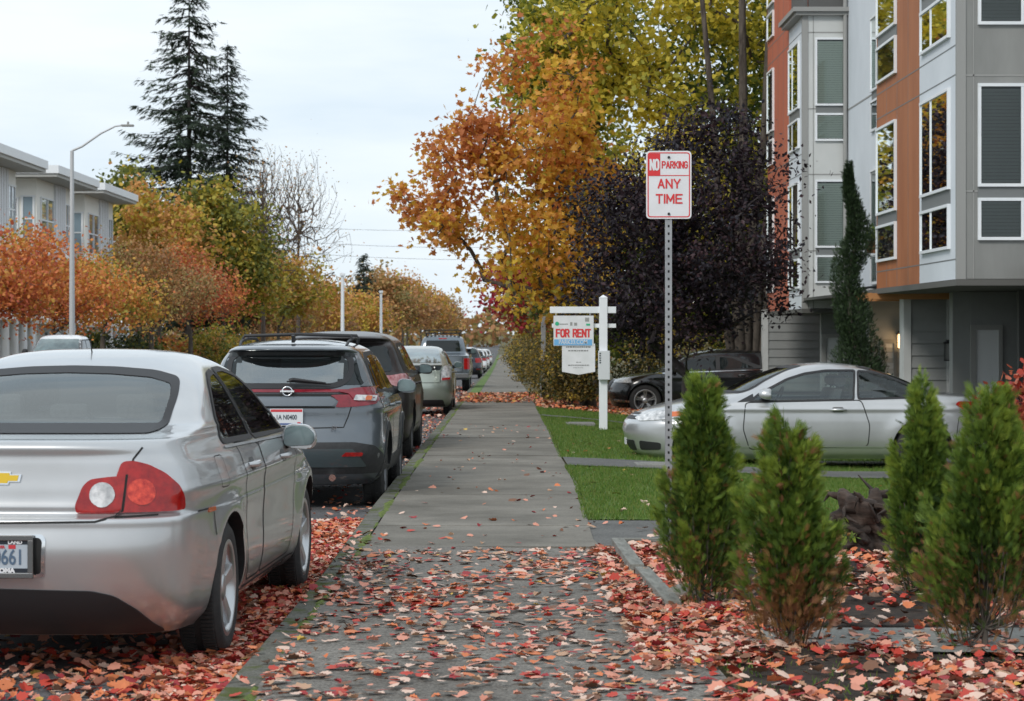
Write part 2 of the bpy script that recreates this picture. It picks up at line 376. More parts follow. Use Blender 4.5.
# moss in the joint between kerb and slabs (uneven width)
mo = MB(); y = 9.0; mr = random.Random(5)
while y < 58:
    step = 0.11
    wdt = max(0.0, 0.045+0.05*math.sin(y*1.7)+0.03*math.sin(y*5.1)+mr.uniform(-.02,.02))
    if y < 15.6: wdt *= 0.8
    cx_ = kerb_x(y)+0.15+mr.uniform(-.008,.008)
    if wdt > 0.012:
        h = 0.012+0.5*wdt*0.25
        z = gz(y)+0.004
        n = 7
        V = [(cx_+wdt*0.5*math.cos(2*math.pi*i/n)*mr.uniform(.7,1.2), y+0.085*math.sin(2*math.pi*i/n), z) for i in range(n)] + [(cx_, y, z+h)]
        mo.add(V, [(i, (i+1)%n, n) for i in range(n)], 0, True)
    y += step
tag(mo.build('moss', M['moss']), kind='stuff', label='bright green moss growing in the joint along the kerb', cat='moss')
# far planting strip beside the footway
sheet('verge', lambda y: [kerb_x(y)+0.14, -0.8, -0.68], ylist(62, 420), lambda x, y: gz(y)+0.02, M['turf'])

# right of the footway: path, lawn, mulch bed, slab path
sheet('asphalt_path', lambda y: [0.60, 0.9, 1.4, 2, 2.6, 4, 8], [15.75, 16.5, 17.3, 18.1], lambda x, y: tz(x, y)+0.004, M['path'])
lawn_cols = lambda y: [rw(y)+0.02, 0.95, 1.1, 1.3, 1.5, 1.7, 1.9, 2.1, 2.3, 2.6, 4.0, 5.6]
LAWNS = [(18.1, 28.3), (29.1, 44.3), (45.1, 50.5)]
sheet('lawn_ground', lawn_cols, ylist(18.1, 50.5), lambda x, y: tz(x, y)+0.012, M['turf'])
for a, b in ((26.0, 27.8), (29.6, 30.9), (44.4, 45.1)):
    sheet('drive_strip', lambda y: ([rw(y)+0.01, 0.95, 1.1, 1.3, 1.5, 1.7, 1.9, 2.1, 2.3, 2.6, 4.0, 7.0] if a != 29.6 else [3.6, 4.2, 5, 7]), [a, (a+b)/2, b], lambda x, y: tz(x, y)+0.03, M['path'])
sheet('forecourt', lambda y: [5.6, 8, 16, 30], ylist(18.1, 58), lambda x, y: tz(x, y)+0.006, M['path'])
sheet('mulch_bed', lambda y: [1.0, 1.5, 2.2, 3, 4.5, 7], [4, 7, 9, 10.3], lambda x, y: tz(x, y)+0.012+0.03*math.sin(x*3.1)*math.sin(y*2.3), M['mulch'])
sheet('mulch_bed', lambda y: [0.8 if y > 12 else 0.95, 1.5, 2.2, 3, 4.5, 7], [11.15, 12, 13, 14, 15, 15.62], lambda x, y: tz(x, y)+0.010+0.02*math.sin(x*3.1)*math.sin(y*2.3), M['mulch'])
sheet('slab_path', lambda y: [0.93, 2.2, 2.215, 3.4, 7], [10.3, 11.15], lambda x, y: tz(x, y)+0.022, M['slab'])

# timber edging of the bed
def board(name, p0, p1, wd, h, zt, label):
    d = (Vector(p1)-Vector(p0)); L = d.length; a = math.atan2(d.y, d.x)
    mb = MB(); mb.box(0, L, -wd/2, wd/2, -h, 0, bev=0.008)
    o = mb.build(name, mat(name+'_wood', (0.13,0.13,0.115), 0.85, c2=(0.24,0.24,0.215), scale=4, stretch=(1,6,6), bump=0.5)); o.location = (p0[0], p0[1], zt); o.rotation_euler = (0,0,a)
    tag(o, label, 'edging', 'timber boards edging the bed'); return o
board('edging_board', (0.77, 15.45), (0.80, 13.7), 0.085, 0.12, 0.075, 'grey edging board of the bed, farther of two laid end to end')
board('edging_board', (0.825, 13.65), (0.885, 11.95), 0.085, 0.12, 0.065, 'grey edging board of the bed, nearer of two laid end to end')
board('edging_board', (0.74, 15.6), (2.9, 15.62), 0.05, 0.12, 0.06, 'dark edging board across the top of the bed by the path')

# utility lids in the grass
def lid(x, y, wx, wy, label):
    mb = MB(); mb.box(-wx/2, wx/2, -wy/2, wy/2, -0.05, 0.03, bev=0.006)
    mb.box(-wx*.38, wx*.38, -wy*.36, wy*.36, 0.03, 0.036, 0)
    o = mb.build('utility_lid', M['slab']); o.location = (x, y, tz(x, y)+0.03)
    tag(o, label, 'utility cover', 'concrete utility lids in the grass')
lid(1.36, 40.5, 0.5, 0.75, 'pale concrete utility lid in the grass at the foot of the white sign post')
lid(1.72, 26.6, 0.38, 0.5, 'small concrete utility lid in the grass in front of the silver coupe')
# ================================================================ BUILDINGS
M['wall_white'] = mat('wall_white', (0.60,0.64,0.68), 0.7, c2=(0.66,0.70,0.74), scale=0.8)
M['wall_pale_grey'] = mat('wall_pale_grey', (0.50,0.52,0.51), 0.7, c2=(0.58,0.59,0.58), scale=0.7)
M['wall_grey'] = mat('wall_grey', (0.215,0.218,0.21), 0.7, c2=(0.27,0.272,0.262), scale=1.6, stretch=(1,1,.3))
M['trim_grey'] = mat('trim_grey', (0.30,0.30,0.29), 0.65)
M['wall_orange'] = mat('wall_orange', (0.31,0.105,0.038), 0.7, c2=(0.40,0.145,0.055), scale=1.8, stretch=(1,1,0.2))
M['wall_red'] = mat('wall_red', (0.43,0.12,0.07), 0.7, c2=(0.48,0.14,0.08), scale=1.2, stretch=(1,1,0.2))
M['spandrel'] = mat('spandrel', (0.17,0.18,0.18), 0.6)
M['siding'] = mat('siding', (0.235,0.243,0.238), 0.7, c2=(0.27,0.28,0.275), scale=2)
M['siding_pale'] = mat('siding_pale', (0.45,0.46,0.45), 0.7, c2=(0.52,0.53,0.52), scale=2)
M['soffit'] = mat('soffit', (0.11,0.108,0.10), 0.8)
M['cedar'] = mat('cedar', (0.40,0.17,0.06), 0.6, c2=(0.5,0.24,0.09), scale=5, stretch=(0.2,1,1))
M['door_white'] = mat('door_white', (0.68,0.70,0.71), 0.5)
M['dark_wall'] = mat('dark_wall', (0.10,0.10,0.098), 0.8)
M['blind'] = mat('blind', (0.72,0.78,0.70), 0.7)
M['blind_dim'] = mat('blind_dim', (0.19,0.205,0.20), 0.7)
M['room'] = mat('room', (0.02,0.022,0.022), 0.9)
def glass_mat(name, f0=0.25, tint=(0.75,0.8,0.8)):
    m, t, b = new_mat(name); t.nodes.remove(b); N = t.nodes.new
    tr = N('ShaderNodeBsdfTransparent'); tr.inputs['Color'].default_value = (*tint, 1)
    gl = N('ShaderNodeBsdfGlossy'); gl.inputs['Roughness'].default_value = 0.02; gl.inputs['Color'].default_value = (0.9,0.95,0.95,1)
    fr = N('ShaderNodeFresnel'); fr.inputs['IOR'].default_value = 1.6
    ad = N('ShaderNodeMath'); ad.operation = 'ADD'; ad.use_clamp = True; ad.inputs[1].default_value = f0
    ms = N('ShaderNodeMixShader'); o = t.nodes['Material Output']
    t.links.new(fr.outputs['Fac'], ad.inputs[0]); t.links.new(ad.outputs[0], ms.inputs[0]); t.links.new(tr.outputs[0], ms.inputs[1]); t.links.new(gl.outputs[0], ms.inputs[2]); t.links.new(ms.outputs[0], o.inputs['Surface'])
    return m
M['window_glass'] = glass_mat('window_glass', 0.02, (.9,.93,.92))

def window(parent, plane, at, a0, a1, z0, z1, blind=None, fw=0.042, mull=(), bars=(), name='window', fm='white_paint'):
    """plane 'x': wall faces -X at x=at, spans y a0..a1; plane 'y': wall faces -Y at y=at, spans x a0..a1. The frame stands proud, the pane sits back in it."""
    fr = MB(); gl = MB(); bl = MB()
    def bx(mb, u0, u1, w0, w1, d0, d1, m=0):   # depth: distance out of the wall
        if plane == 'x': mb.box(at-d1, at-d0, u0, u1, w0, w1, m)
        else: mb.box(u0, u1, at-d1, at-d0, w0, w1, m)
    D = 0.05
    bx(fr, a0, a1, z0, z0+fw, 0.0, D); bx(fr, a0, a1, z1-fw, z1, 0.0, D)
    bx(fr, a0, a0+fw, z0+fw, z1-fw, 0.0, D-.004); bx(fr, a1-fw, a1, z0+fw, z1-fw, 0.0, D-.004)
    for f in mull: c = a0+(a1-a0)*f; bx(fr, c-fw*.5, c+fw*.5, z0+fw, z1-fw, 0.0, D-.008)
    for f in bars: c = z0+(z1-z0)*f; bx(fr, a0+fw, a1-fw, c-fw*.4, c+fw*.4, 0.0, D-.012)
    q = [(a0+fw, z0+fw), (a1-fw, z0+fw), (a1-fw, z1-fw), (a0+fw, z1-fw)]
    gl.add([(at-.030, u, w_) for u, w_ in q] if plane == 'x' else [(u, at-.030, w_) for u, w_ in q], [(0, 1, 2, 3)])
    o = fr.build(name, M[fm], parent)
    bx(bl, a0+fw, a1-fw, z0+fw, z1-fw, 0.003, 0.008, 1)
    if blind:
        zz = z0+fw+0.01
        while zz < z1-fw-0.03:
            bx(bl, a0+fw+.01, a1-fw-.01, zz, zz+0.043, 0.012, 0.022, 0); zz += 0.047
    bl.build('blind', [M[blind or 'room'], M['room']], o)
    gl.build('pane', M['window_glass'], o)
    return o

def lap(mb, plane, at, a0, a1, z0, z1, step=0.2, m=0):
    """horizontal lap boards"""
    z = z0
    while z < z1-0.01:
        t = min(z1, z+step)
        if plane == 'y':
            mb.add([(a0,at-.03,z),(a1,at-.03,z),(a1,at-.008,t),(a0,at-.008,t),(a0,at,z),(a1,at,z),(a1,at,t),(a0,at,t)], [(0,1,2,3),(4,5,1,0),(0,3,7,4),(1,5,6,2)], m)
        else:
            mb.add([(at-.03,a0,z),(at-.03,a1,z),(at-.008,a1,t),(at-.008,a0,t),(at,a0,z),(at,a1,z),(at,a1,t),(at,a0,t)], [(0,1,2,3),(4,5,1,0),(0,3,7,4),(1,5,6,2)], m)
        z = t

hb = empty('townhouse', (7.04, 31, -0.5)); hb_inv = Matrix.Translation((-7.04, -31, 0.5))
tag(hb, 'grey, white and orange townhouse block with projecting bays and white framed windows', 'building')
hb['_'] = 0; del hb['_']
def hpart(mb, name, mats):
    o = mb.build(name, mats, hb); o.matrix_parent_inverse = hb_inv; return o
def hwin(*a, **k):
    o = window(hb, *a, **k); o.matrix_parent_inverse = hb_inv; return o

WX, BX = 7.04, 6.13
b = MB()   # main body: upper storeys
b.box(WX, 17, 21.8, 60.0, 2.35, 11.2); hpart(b, 'wall', M['wall_white'])
b = MB(); b.box(WX-0.25, 17.2, 21.6, 60.2, 11.2, 11.5); hpart(b, 'roof', M['trim_grey'])
def bay(y0, dz, orange, top, far):
    ys = y0+2.85 if not far else y0+2.3; y1 = y0+6.75 if not far else y0+6.3
    zb = 2.18+dz
    b = MB(); b.box(BX, WX+.02, y0, ys, zb, top); hpart(b, 'bay_wall', M['wall_white'])
    b = MB(); b.box(BX+0.004, WX+.02, ys, y1, zb-.002, 11.19); hpart(b, 'bay_side_panel', M[orange])
    b = MB(); b.box(BX+.1, WX+.02, y0-.028, y0, zb+.0, top-.002)   # grey front sheet
    for k in range(3):
        zz = 3.36+dz+2.9*k-2.9*0
        if zz < top: b.box(BX+.1, WX+.02, y0-.034, y0-.028, zz-.012, zz+.012, 1)
        zz = 4.92+dz+2.9*k
        if zz < top: b.box(BX+.1, WX+.02, y0-.034, y0-.028, zz-.012, zz+.012, 1)
    b.box(BX+.20, BX+.215, y0-.034, y0-.028, zb, top-.01, 1)
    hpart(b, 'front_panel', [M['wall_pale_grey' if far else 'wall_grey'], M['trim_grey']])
    b = MB()
    for k in range(3):
        for zz in (2.45, 4.95):
            z_ = zz+dz+2.9*k
            if z_ < 11: b.box(BX+.0005, BX+.004, ys+.02, y1, z_-.008, z_+.008)
            if z_ < top-.2: b.box(BX-.004, BX, y0+.1, ys, z_-.008, z_+.008)
    for yy in np.linspace(ys, y1, 5)[1:-1]: b.box(BX+.0015, BX+.0035, yy-.006, yy+.006, zb, 11)
    hpart(b, 'panel_joint', M['spandrel'])
    b = MB(); b.box(BX-.02, BX+.1, y0-.045, y0+.06, zb-.004, top-.004); hpart(b, 'corner_trim', M['trim_grey'])
    b = MB(); b.box(BX-.03, WX, y0-.05, y1, zb-.09, zb-.006); hpart(b, 'soffit', M['soffit'])
    for k in range(3):
        z = dz+2.9*k
        if 4.8+z > top-.3: break
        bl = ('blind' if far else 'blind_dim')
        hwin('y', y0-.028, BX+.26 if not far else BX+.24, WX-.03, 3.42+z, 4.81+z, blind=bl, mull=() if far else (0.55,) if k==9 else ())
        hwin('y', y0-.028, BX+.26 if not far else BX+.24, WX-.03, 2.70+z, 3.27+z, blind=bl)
        b = MB(); b.box(BX+.26, WX-.03, y0-.04, y0-.03, 3.272+z, 3.418+z); hpart(b, 'spandrel', M['spandrel'])
        # side pair
        a0, a1 = y0+.5, y0+(2.62 if not far else 2.15)
        hwin('x', BX, a0, a1, 3.42+z, 4.81+z, mull=(0.62,)); hwin('x', BX, a0, a1, 2.60+z, 3.22+z, mull=(0.62,))
        b = MB(); b.box(BX-.012, BX-.002, a0, a1, 3.222+z, 3.418+z); hpart(b, 'spandrel', M['spandrel'])
    for k in range(3):
        z = dz+2.9*k
        a0, a1 = (y0+4.8, y0+6.6) if not far else (y1-1.3, y1-.15)
        hwin('x', BX+.004, a0, a1, 3.36+z, 4.78+z); hwin('x', BX+.004, a0, a1, 2.60+z, 3.19+z)
        b = MB(); b.box(BX-.008, BX+.002, a0, a1, 3.192+z, 3.358+z); hpart(b, 'spandrel', M['spandrel'])
    # cornice and roof deck
    b = MB(); b.box(BX-.22, WX+.05, y0-.2, ys+.05, top, top+.09); b.box(BX-.16, WX+.05, y0-.14, ys+.0, top-.07, top-.002); hpart(b, 'cornice', M['trim_grey'])
    b = MB(); b.box(BX+.05, BX+.10, y0+.05, ys, top+.09, top+1.1); b.box(BX+.12, WX, y0+.05, y0+.10, top+.09, top+1.1); hpart(b, 'deck_railing', M['dark_wall'])
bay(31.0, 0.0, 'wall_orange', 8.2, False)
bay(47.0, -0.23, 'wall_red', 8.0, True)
# plain wall between the bays: narrow windows, seams, downpipe
for k in range(3):
    z = -.23+2.9*k
    hwin('x', WX, 42.5, 43.85, 3.36+z, 4.78+z); hwin('x', WX, 42.5, 43.85, 2.60+z, 3.19+z)
    b = MB(); b.box(WX-.012, WX-.002, 42.5, 43.85, 3.192+z, 3.358+z); hpart(b, 'spandrel', M['spandrel'])
b = MB()
for z in (3.1, 6.0, 8.9): b.box(WX-.008, WX-.002, 37.8, 46.95, z-.015, z+.015)
hpart(b, 'panel_seam', M['trim_grey'])
b = MB(); b.tube([(WX-.06, 46.9, 0), (WX-.06, 46.9, 11)], 0.045, 8); hpart(b, 'downpipe', M['trim_grey'])
b = MB(); b.box(WX-.01, WX-.001, 40.6, 43.0, 3.1, 4.3); hpart(b, 'orange_strip', M['wall_orange'])

# ground floor: recessed walls, garage doors, entrance doors
g0 = -0.52
GX = 7.9
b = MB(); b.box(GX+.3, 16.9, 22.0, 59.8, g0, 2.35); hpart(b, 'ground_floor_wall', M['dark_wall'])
def fin(y, x0, x1, m, z1=2.1, th=0.35, trim=True):
    b = MB(); b.box(x0, x1, y, y+th, g0, z1, 0); lap(b, 'y', y, x0, x1, g0, z1, 0.2, 0)
    if trim: b.box(x0-.05, x0+.07, y-.045, y+th+.01, g0, z1-.004, 1)
    return hpart(b, 'lap_siding', [M[m], M['siding_pale' if m == 'siding' else 'siding']])
fin(37.75, 6.62, 7.28, 'siding', 2.08)
b = MB(); b.box(7.28, 7.40, 37.72, 37.95, g0, 2.1); lap(b, 'y', 37.72, 7.28, 7.40, g0, 2.1, .2, 0); hpart(b, 'lap_siding', M['siding_pale'])
fin(44.0, 7.0, 8.25, 'siding_pale', 2.3, trim=False)
fin(54.4, 6.2, 7.9, 'siding', 2.0)
# entrance recess under the near bay
b = MB(); b.box(7.42, 8.9, 36.5, 36.8, g0, 2.1); b.box(7.14, 7.44, 36.52, 36.8, g0, 2.1); hpart(b, 'recess_wall', M['siding'])
def door(y, x0, x1, z1, fm='trim_grey', dm='door_white'):
    f = MB(); f.box(x0-.09, x0, y-.05, y, g0, z1+.08); f.box(x1, x1+.06, y-.05, y, g0, z1+.08); f.box(x0, x1, y-.05, y, z1, z1+.08)
    f.box(x0, x0+(x1-x0)*.0+.001, y-.02, y, g0, z1)
    o = MB(); o.box(x0, x1, y-.02, y-.004, g0+.02, z1)
    for k in range(1, 4): zz = g0+(z1-g0)*k/4; o.box(x0+.05, x1-.05, y-.026, y-.02, zz-.012, zz+.012)
    d = hpart(o, 'door', M[dm]); fr = f.build('door_frame', M[fm], d)
    h = MB(); h.tube([(x1-.08, y-.03, g0+1.0), (x1-.08, y-.07, g0+1.0)], 0.02, 8); h.build('handle', M['dark_metal'], d)
door(36.5, 7.5, 7.86, 1.5)
door(44.0, 7.30, 7.47, 1.25)
b = MB(); b.box(7.9, 8.35, 35.2, 35.35, g0, 2.1); hpart(b, 'recess_wall', M['dark_wall'])
b = MB(); b.box(8.0, 9.9, 34.0, 34.3, g0, 2.1); lap(b, 'y', 34.0, 8.0, 9.9, g0, 2.1, .2); hpart(b, 'lap_siding', M['siding_pale'])
hwin('y', 33.97, 8.05, 8.9, 0.75, 1.75, mull=(0.45,))
b = MB(); b.box(5.9, 7.15, 38.3, 38.5, 1.98, 2.12); b.box(5.9, 7.3, 37.5, 37.64, 2.0, 2.10); hpart(b, 'cedar_beam', M['cedar'])
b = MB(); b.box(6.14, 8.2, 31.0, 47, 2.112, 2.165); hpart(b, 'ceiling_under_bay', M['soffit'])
# far bay ground floor
b = MB(); b.box(6.3, 8.2, 55.3, 55.5, g0, 2.0); hpart(b, 'recess_wall', M['dark_wall'])
b = MB(); b.box(6.75, 7.75, 48.8, 49.0, g0, 2.0); hpart(b, 'recess_wall', M['siding'])
door(48.8, 6.85, 7.1, 1.35)
b = MB(); b.box(7.3, 7.42, 47.4, 47.6, g0, 1.9); hpart(b, 'post', M['trim_grey'])
# wall lamps (the left one is lit)
def wall_lamp(x, y, z, lit):
    b = MB(); b.box(x-.05, x+.05, y-.02, y, z-.12, z+.16); b.tube([(x, y-.02, z+.12), (x, y-.14, z+.17)], 0.014, 6)
    b.box(x-.075, x+.075, y-.22, y-.07, z+.13, z+.15); b.box(x-.045, x+.045, y-.19, y-.10, z+.15, z+.19)
    for sx in (-.062, .062):
        for sy in (-.2, -.09): b.box(x+sx-.006, x+sx+.006, y+sy-.006, y+sy+.006, z-.14, z+.13)
    b.box(x-.07, x+.07, y-.21, y-.08, z-.155, z-.14)
    o = hpart(b, 'wall_lamp', M['dark_metal']); o['label'] = 'lit wall lamp on the pale siding' if lit else 'unlit black wall lamp beside the white door'
    g = MB(); g.box(x-.056, x+.056, y-.199, y-.091, z-.138, z+.128, bev=0.01)
    g.build('lamp_glass', mat('lamp_lit', (0.9,0.6,0.3), 0.4, emit=((1.0,0.62,0.28), 3.0)) if lit else mat('lamp_off', (0.3,0.3,0.29), 0.3), o)
    if lit:
        l = bpy.data.lights.new('lamp_light', 'POINT'); l.energy = 2.0; l.color = (1, .65, .35); l.shadow_soft_size = 0.06
        lo = bpy.data.objects.new('lamp_light', l); col.objects.link(lo); lo.location = (x, y-.32, z)
wall_lamp(7.575, 43.95, 1.30, True)
wall_lamp(7.28, 37.70, 1.15, False)
# hanging planter on the plain wall
pl = empty('hanging_planter', (WX-.15, 42.6, 3.05)); tag(pl, 'brown planter basket with green leaves hanging on the white wall between the bays', 'planter')
b = MB(); b.tube([(0,0,-.12),(0,0,.1)], [0.14,0.2], 12); b.build('basket', mat('basket', (0.2,0.08,0.03), .8), pl)
# (leaves of the planter are added with the plants)

# ---------------- modern white flats across the street
M['flat_cream'] = mat('flat_cream', (0.86,0.85,0.80), 0.7, c2=(0.88,0.87,0.83), scale=.6)
M['flat_panel'] = mat('flat_panel', (0.68,0.70,0.74), 0.6)
M['flat_roof'] = mat('flat_roof', (0.80,0.82,0.84), 0.6, c2=(0.76,0.78,0.8), scale=.8)
M['flat_under'] = mat('flat_under', (0.42,0.42,0.40), 0.8)
M['sky_glass'] = mat('sky_glass', (0.22,0.30,0.36), 0.03, coat=1.0, spec=1.0)
M['dark_glass'] = mat('dark_glass', (0.02,0.02,0.022), 0.04, coat=.5)
def flat_window(root, plane, at, a0, a1, z0, z1, n, m, sgn=1):
    f = MB(); g = MB()
    def bx(mb, u0, u1, w0, w1, d0, d1):
        if plane == 'x': mb.box(at+d0, at+d1, u0, u1, w0, w1)
        else: mb.box(u0, u1, at-d1, at-d0, w0, w1)
    bx(f, a0-.08, a1+.08, z0-.08, z0, 0, .09); bx(f, a0-.08, a1+.08, z1, z1+.08, 0, .09)
    for i in range(n+1):
        c = a0+(a1-a0)*i/n; bx(f, c-.05, c+.05, z0, z1, 0, .08)
    bx(f, a0, a1, (z0+z1)/2-.04, (z0+z1)/2+.04, 0, .07)
    bx(g, a0, a1, z0, z1, .02, .03)
    o = f.build('window', M['white_paint'], root); g.build('pane', M[m], o)
    return o
FX, RXE = -24.6, -22.6
def flat_unit(y0, label):
    zb = tz(FX, y0); root = empty('apartment_house', (FX, y0, zb)); tag(root, label, 'building', 'white flat roofed houses across the street')
    Y1 = 10.2; H = 10.2-zb          # root-local coords: x away from street is -x
    b = MB(); b.box(-13, 0, 0.5, Y1, 0, H-.6); b.build('wall', M['flat_cream'], root)
    b = MB(); b.box(-14, 1.45, -1.0, Y1+1.0, H-.42, H-.0)
    b.box(-14, 1.35, -.9, Y1+.9, H-.60, H-.424, 1); b.build('roof', [M['flat_roof'], M['flat_under']], root)
    b = MB(); b.box(0, .12, 5.2, 8.0, 2.9, H-.62)
    for k in range(1, 5): b.box(.12, .135, 5.2+k*.56-.015, 5.2+k*.56+.015, 2.9, H-.64, 1)
    b.build('cladding_panel', [M['flat_panel'], M['flat_under']], root)
    for z0, z1 in ((6.9, 9.2), (3.9, 6.2)):
        zz0, zz1 = z0+.25, z1+.25
        flat_window(root, 'x', 0, 1.5, 4.9, zz0, zz1, 2, 'sky_glass'); flat_window(root, 'x', 0, 8.3, 9.8, zz0, zz1, 2, 'sky_glass')
        flat_window(root, 'y', .5, -2.7, -1.0, zz0+.3, zz1-.1, 1, 'dark_glass')
        flat_window(root, 'y', .5, -6.7, -4.2, zz0+.3, zz1-.1, 2, 'dark_glass'); flat_window(root, 'y', .5, -.75, -.15, zz0, zz1, 1, 'sky_glass')
    b = MB(); b.box(-.02, 1.2, 0.6, Y1-.1, 2.75, 2.95); b.build('porch_roof', M['flat_cream'], root)
    for k in range(5):
        b = MB(); b.tube([(1.0, 1.0+k*2.05, 0.0), (1.0, 1.0+k*2.05, 2.75)], [0.24, 0.2], 12); b.box(.75, 1.19, .78+k*2.05, 1.22+k*2.05, 0, .3); b.build('column', M['white_paint'], root)
    flat_window(root, 'x', 0, 2.2, 4.2, .6, 2.3, 2, 'dark_glass'); flat_window(root, 'x', 0, 6.5, 8.5, .6, 2.3, 2, 'dark_glass')
flat_unit(134.8, 'white flat roofed house across the street, farthest of the three')
flat_unit(120.8, 'white flat roofed house across the street, middle of the three')
flat_unit(105.9, 'white flat roofed house across the street, nearest of the three')
# ================================================================ CARS
def catmull(P, sub):
    P = np.array(P, float); n = len(P); outp = []
    Q = np.vstack([2*P[0]-P[1], P, 2*P[-1]-P[-2]])
    for i in range(n-1):
        p0, p1, p2, p3 = Q[i], Q[i+1], Q[i+2], Q[i+3]
        # chord-length tangents keep the curve from overshooting where the levels are uneven
        d1 = max(1e-6, np.linalg.norm((p2-p1)[:4])); d0 = max(1e-6, np.linalg.norm((p1-p0)[:4])); d2 = max(1e-6, np.linalg.norm((p3-p2)[:4]))
        m1 = ((p1-p0)/d0*d1 + (p2-p1)/d1*d0)/(d0+d1)*d1
        m2 = ((p2-p1)/d1*d2 + (p3-p2)/d2*d1)/(d1+d2)*d1
        for k in range(sub):
            t = k/sub; h00 = 2*t**3-3*t**2+1; h10 = t**3-2*t**2+t; h01 = -2*t**3+3*t**2; h11 = t**3-t**2
            outp.append(h00*p1+h10*m1+h01*p2+h11*m2)
    outp.append(P[-1]); return np.array(outp)

def body_mesh(levels, sub=7, nc=12, ns=40, flare=None, crease=None, bow=0.03, rear_bow=0.0):
    """levels: (z, y_rear, y_front, half width, rear corner radius, rear exponent, front radius, front exponent)"""
    LV = catmull(levels, sub)
    V = []; F = []; npts = None
    Lt = max(l[2] for l in levels)
    for (z, yr, yf, wd, Rr, nr, Rf, nf) in LV:
        L = yf-yr; Rr = min(Rr, L*.48); Rf = min(Rf, L*.48)
        pts = []
        for k in range(nc*2+1):           # rear quadrant: centre -> side
            t = (k/(nc*2))*math.pi/2
            # spread points by power to even out the spacing
            cx, sx_ = math.cos(t), math.sin(t)
            pts.append((wd*sx_**(2/nr), yr+Rr*(1-cx**(2/nr)) if cx > 1e-9 else yr+Rr))
        for k in range(1, ns): pts.append((wd, yr+Rr+(L-Rr-Rf)*k/ns))
        for k in range(nc*2+1):
            t = (1-k/(nc*2))*math.pi/2
            cx, sx_ = max(0, math.cos(t)), max(0, math.sin(t))
            pts.append((wd*sx_**(2/nf), yf-Rf*(1-cx**(2/nf))))
        o = []
        for x, y in pts:
            u = (y-Lt/2)/(Lt/2); x2 = x*(1-bow*abs(u)**2.5-(rear_bow*max(0, -u-.45)**1.5*2.4))
            if x > wd*.8:
                if flare: x2 += flare(y, z)*(x/wd-.8)/.2
                if crease: x2 += crease(y, z)*(x/wd-.8)/.2
            o.append((x2, y))
        ring = [(x, y, z) for x, y in o] + [(-x, y, z) for x, y in o[-2:0:-1]]
        npts = len(ring); V += ring
    nl = len(LV)
    for j in range(nl-1):
        for k in range(npts):
            F.append((j*npts+k, j*npts+(k+1) % npts, (j+1)*npts+(k+1) % npts, (j+1)*npts+k))
    me = bpy.data.meshes.new('body'); me.from_pydata(V, [], F)
    bm = bmesh.new(); bm.from_mesh(me); bm.verts.ensure_lookup_table()
    bm.faces.new([bm.verts[k] for k in range(npts)][::-1]); bm.faces.new([bm.verts[(nl-1)*npts+k] for k in range(npts)])
    bmesh.ops.recalc_face_normals(bm, faces=bm.faces[:])
    bm.to_mesh(me); bm.free()
    return me

def rounded(poly, r, n=4):
    if r <= 0: return [tuple(p) for p in poly]
    o = []; N = len(poly)
    for i in range(N):
        p = np.array(poly[i], float); a = np.array(poly[i-1], float); b = np.array(poly[(i+1) % N], float)
        da, db = a-p, b-p; la, lb = np.linalg.norm(da), np.linalg.norm(db)
        rr = min(r, la*.48, lb*.48); A = p+da/la*rr; B = p+db/lb*rr
        for k in range(n+1):
            t = k/n; o.append(tuple((1-t)**2*A+2*t*(1-t)*p+t*t*B))
    return o
def scaled(poly, d):
    """grow an outline outwards by d"""
    P = [np.array(p, float) for p in poly]; N = len(P)
    ar = sum(P[i-1][0]*P[i][1]-P[i][0]*P[i-1][1] for i in range(N)); s = 1 if ar > 0 else -1
    o = []
    for i in range(N):
        e0 = P[i]-P[i-1]; e1 = P[(i+1) % N]-P[i]
        n0 = np.array([e0[1], -e0[0]])/max(1e-9, np.linalg.norm(e0)); n1 = np.array([e1[1], -e1[0]])/max(1e-9, np.linalg.norm(e1))
        nn = n0+n1; l = np.linalg.norm(nn); nn = nn/l if l > 1e-6 else n0
        k = 1/max(.4, float(np.dot(nn, n0))); o.append(tuple(P[i]+nn*d*s*k))
    return o

VIEW = {'R': (Vector((4, 0, 0)), Vector((-1, 0, 0))), 'L': (Vector((-4, 0, 0)), Vector((1, 0, 0))),
        'B': (Vector((0, -4, 0)), Vector((0, 1, 0))), 'F': (Vector((0, 9, 0)), Vector((0, -1, 0))), 'T': (Vector((0, 0, 4)), Vector((0, 0, -1)))}
DIAG = {'DR': (Vector((.8,.6,0)), Vector((-.6,.8,0))), 'DL': (Vector((-.8,.6,0)), Vector((.6,.8,0)))}
for _k, (_u, _d) in DIAG.items(): VIEW[_k] = (-_d*6, _d)
def v3(view, u, v):
    if view in DIAG: return DIAG[view][0]*u+Vector((0, 0, v))
    if view in 'RL': return Vector((0, u, v))
    if view in 'BF': return Vector((u, 0, v))
    return Vector((u, v, 0))

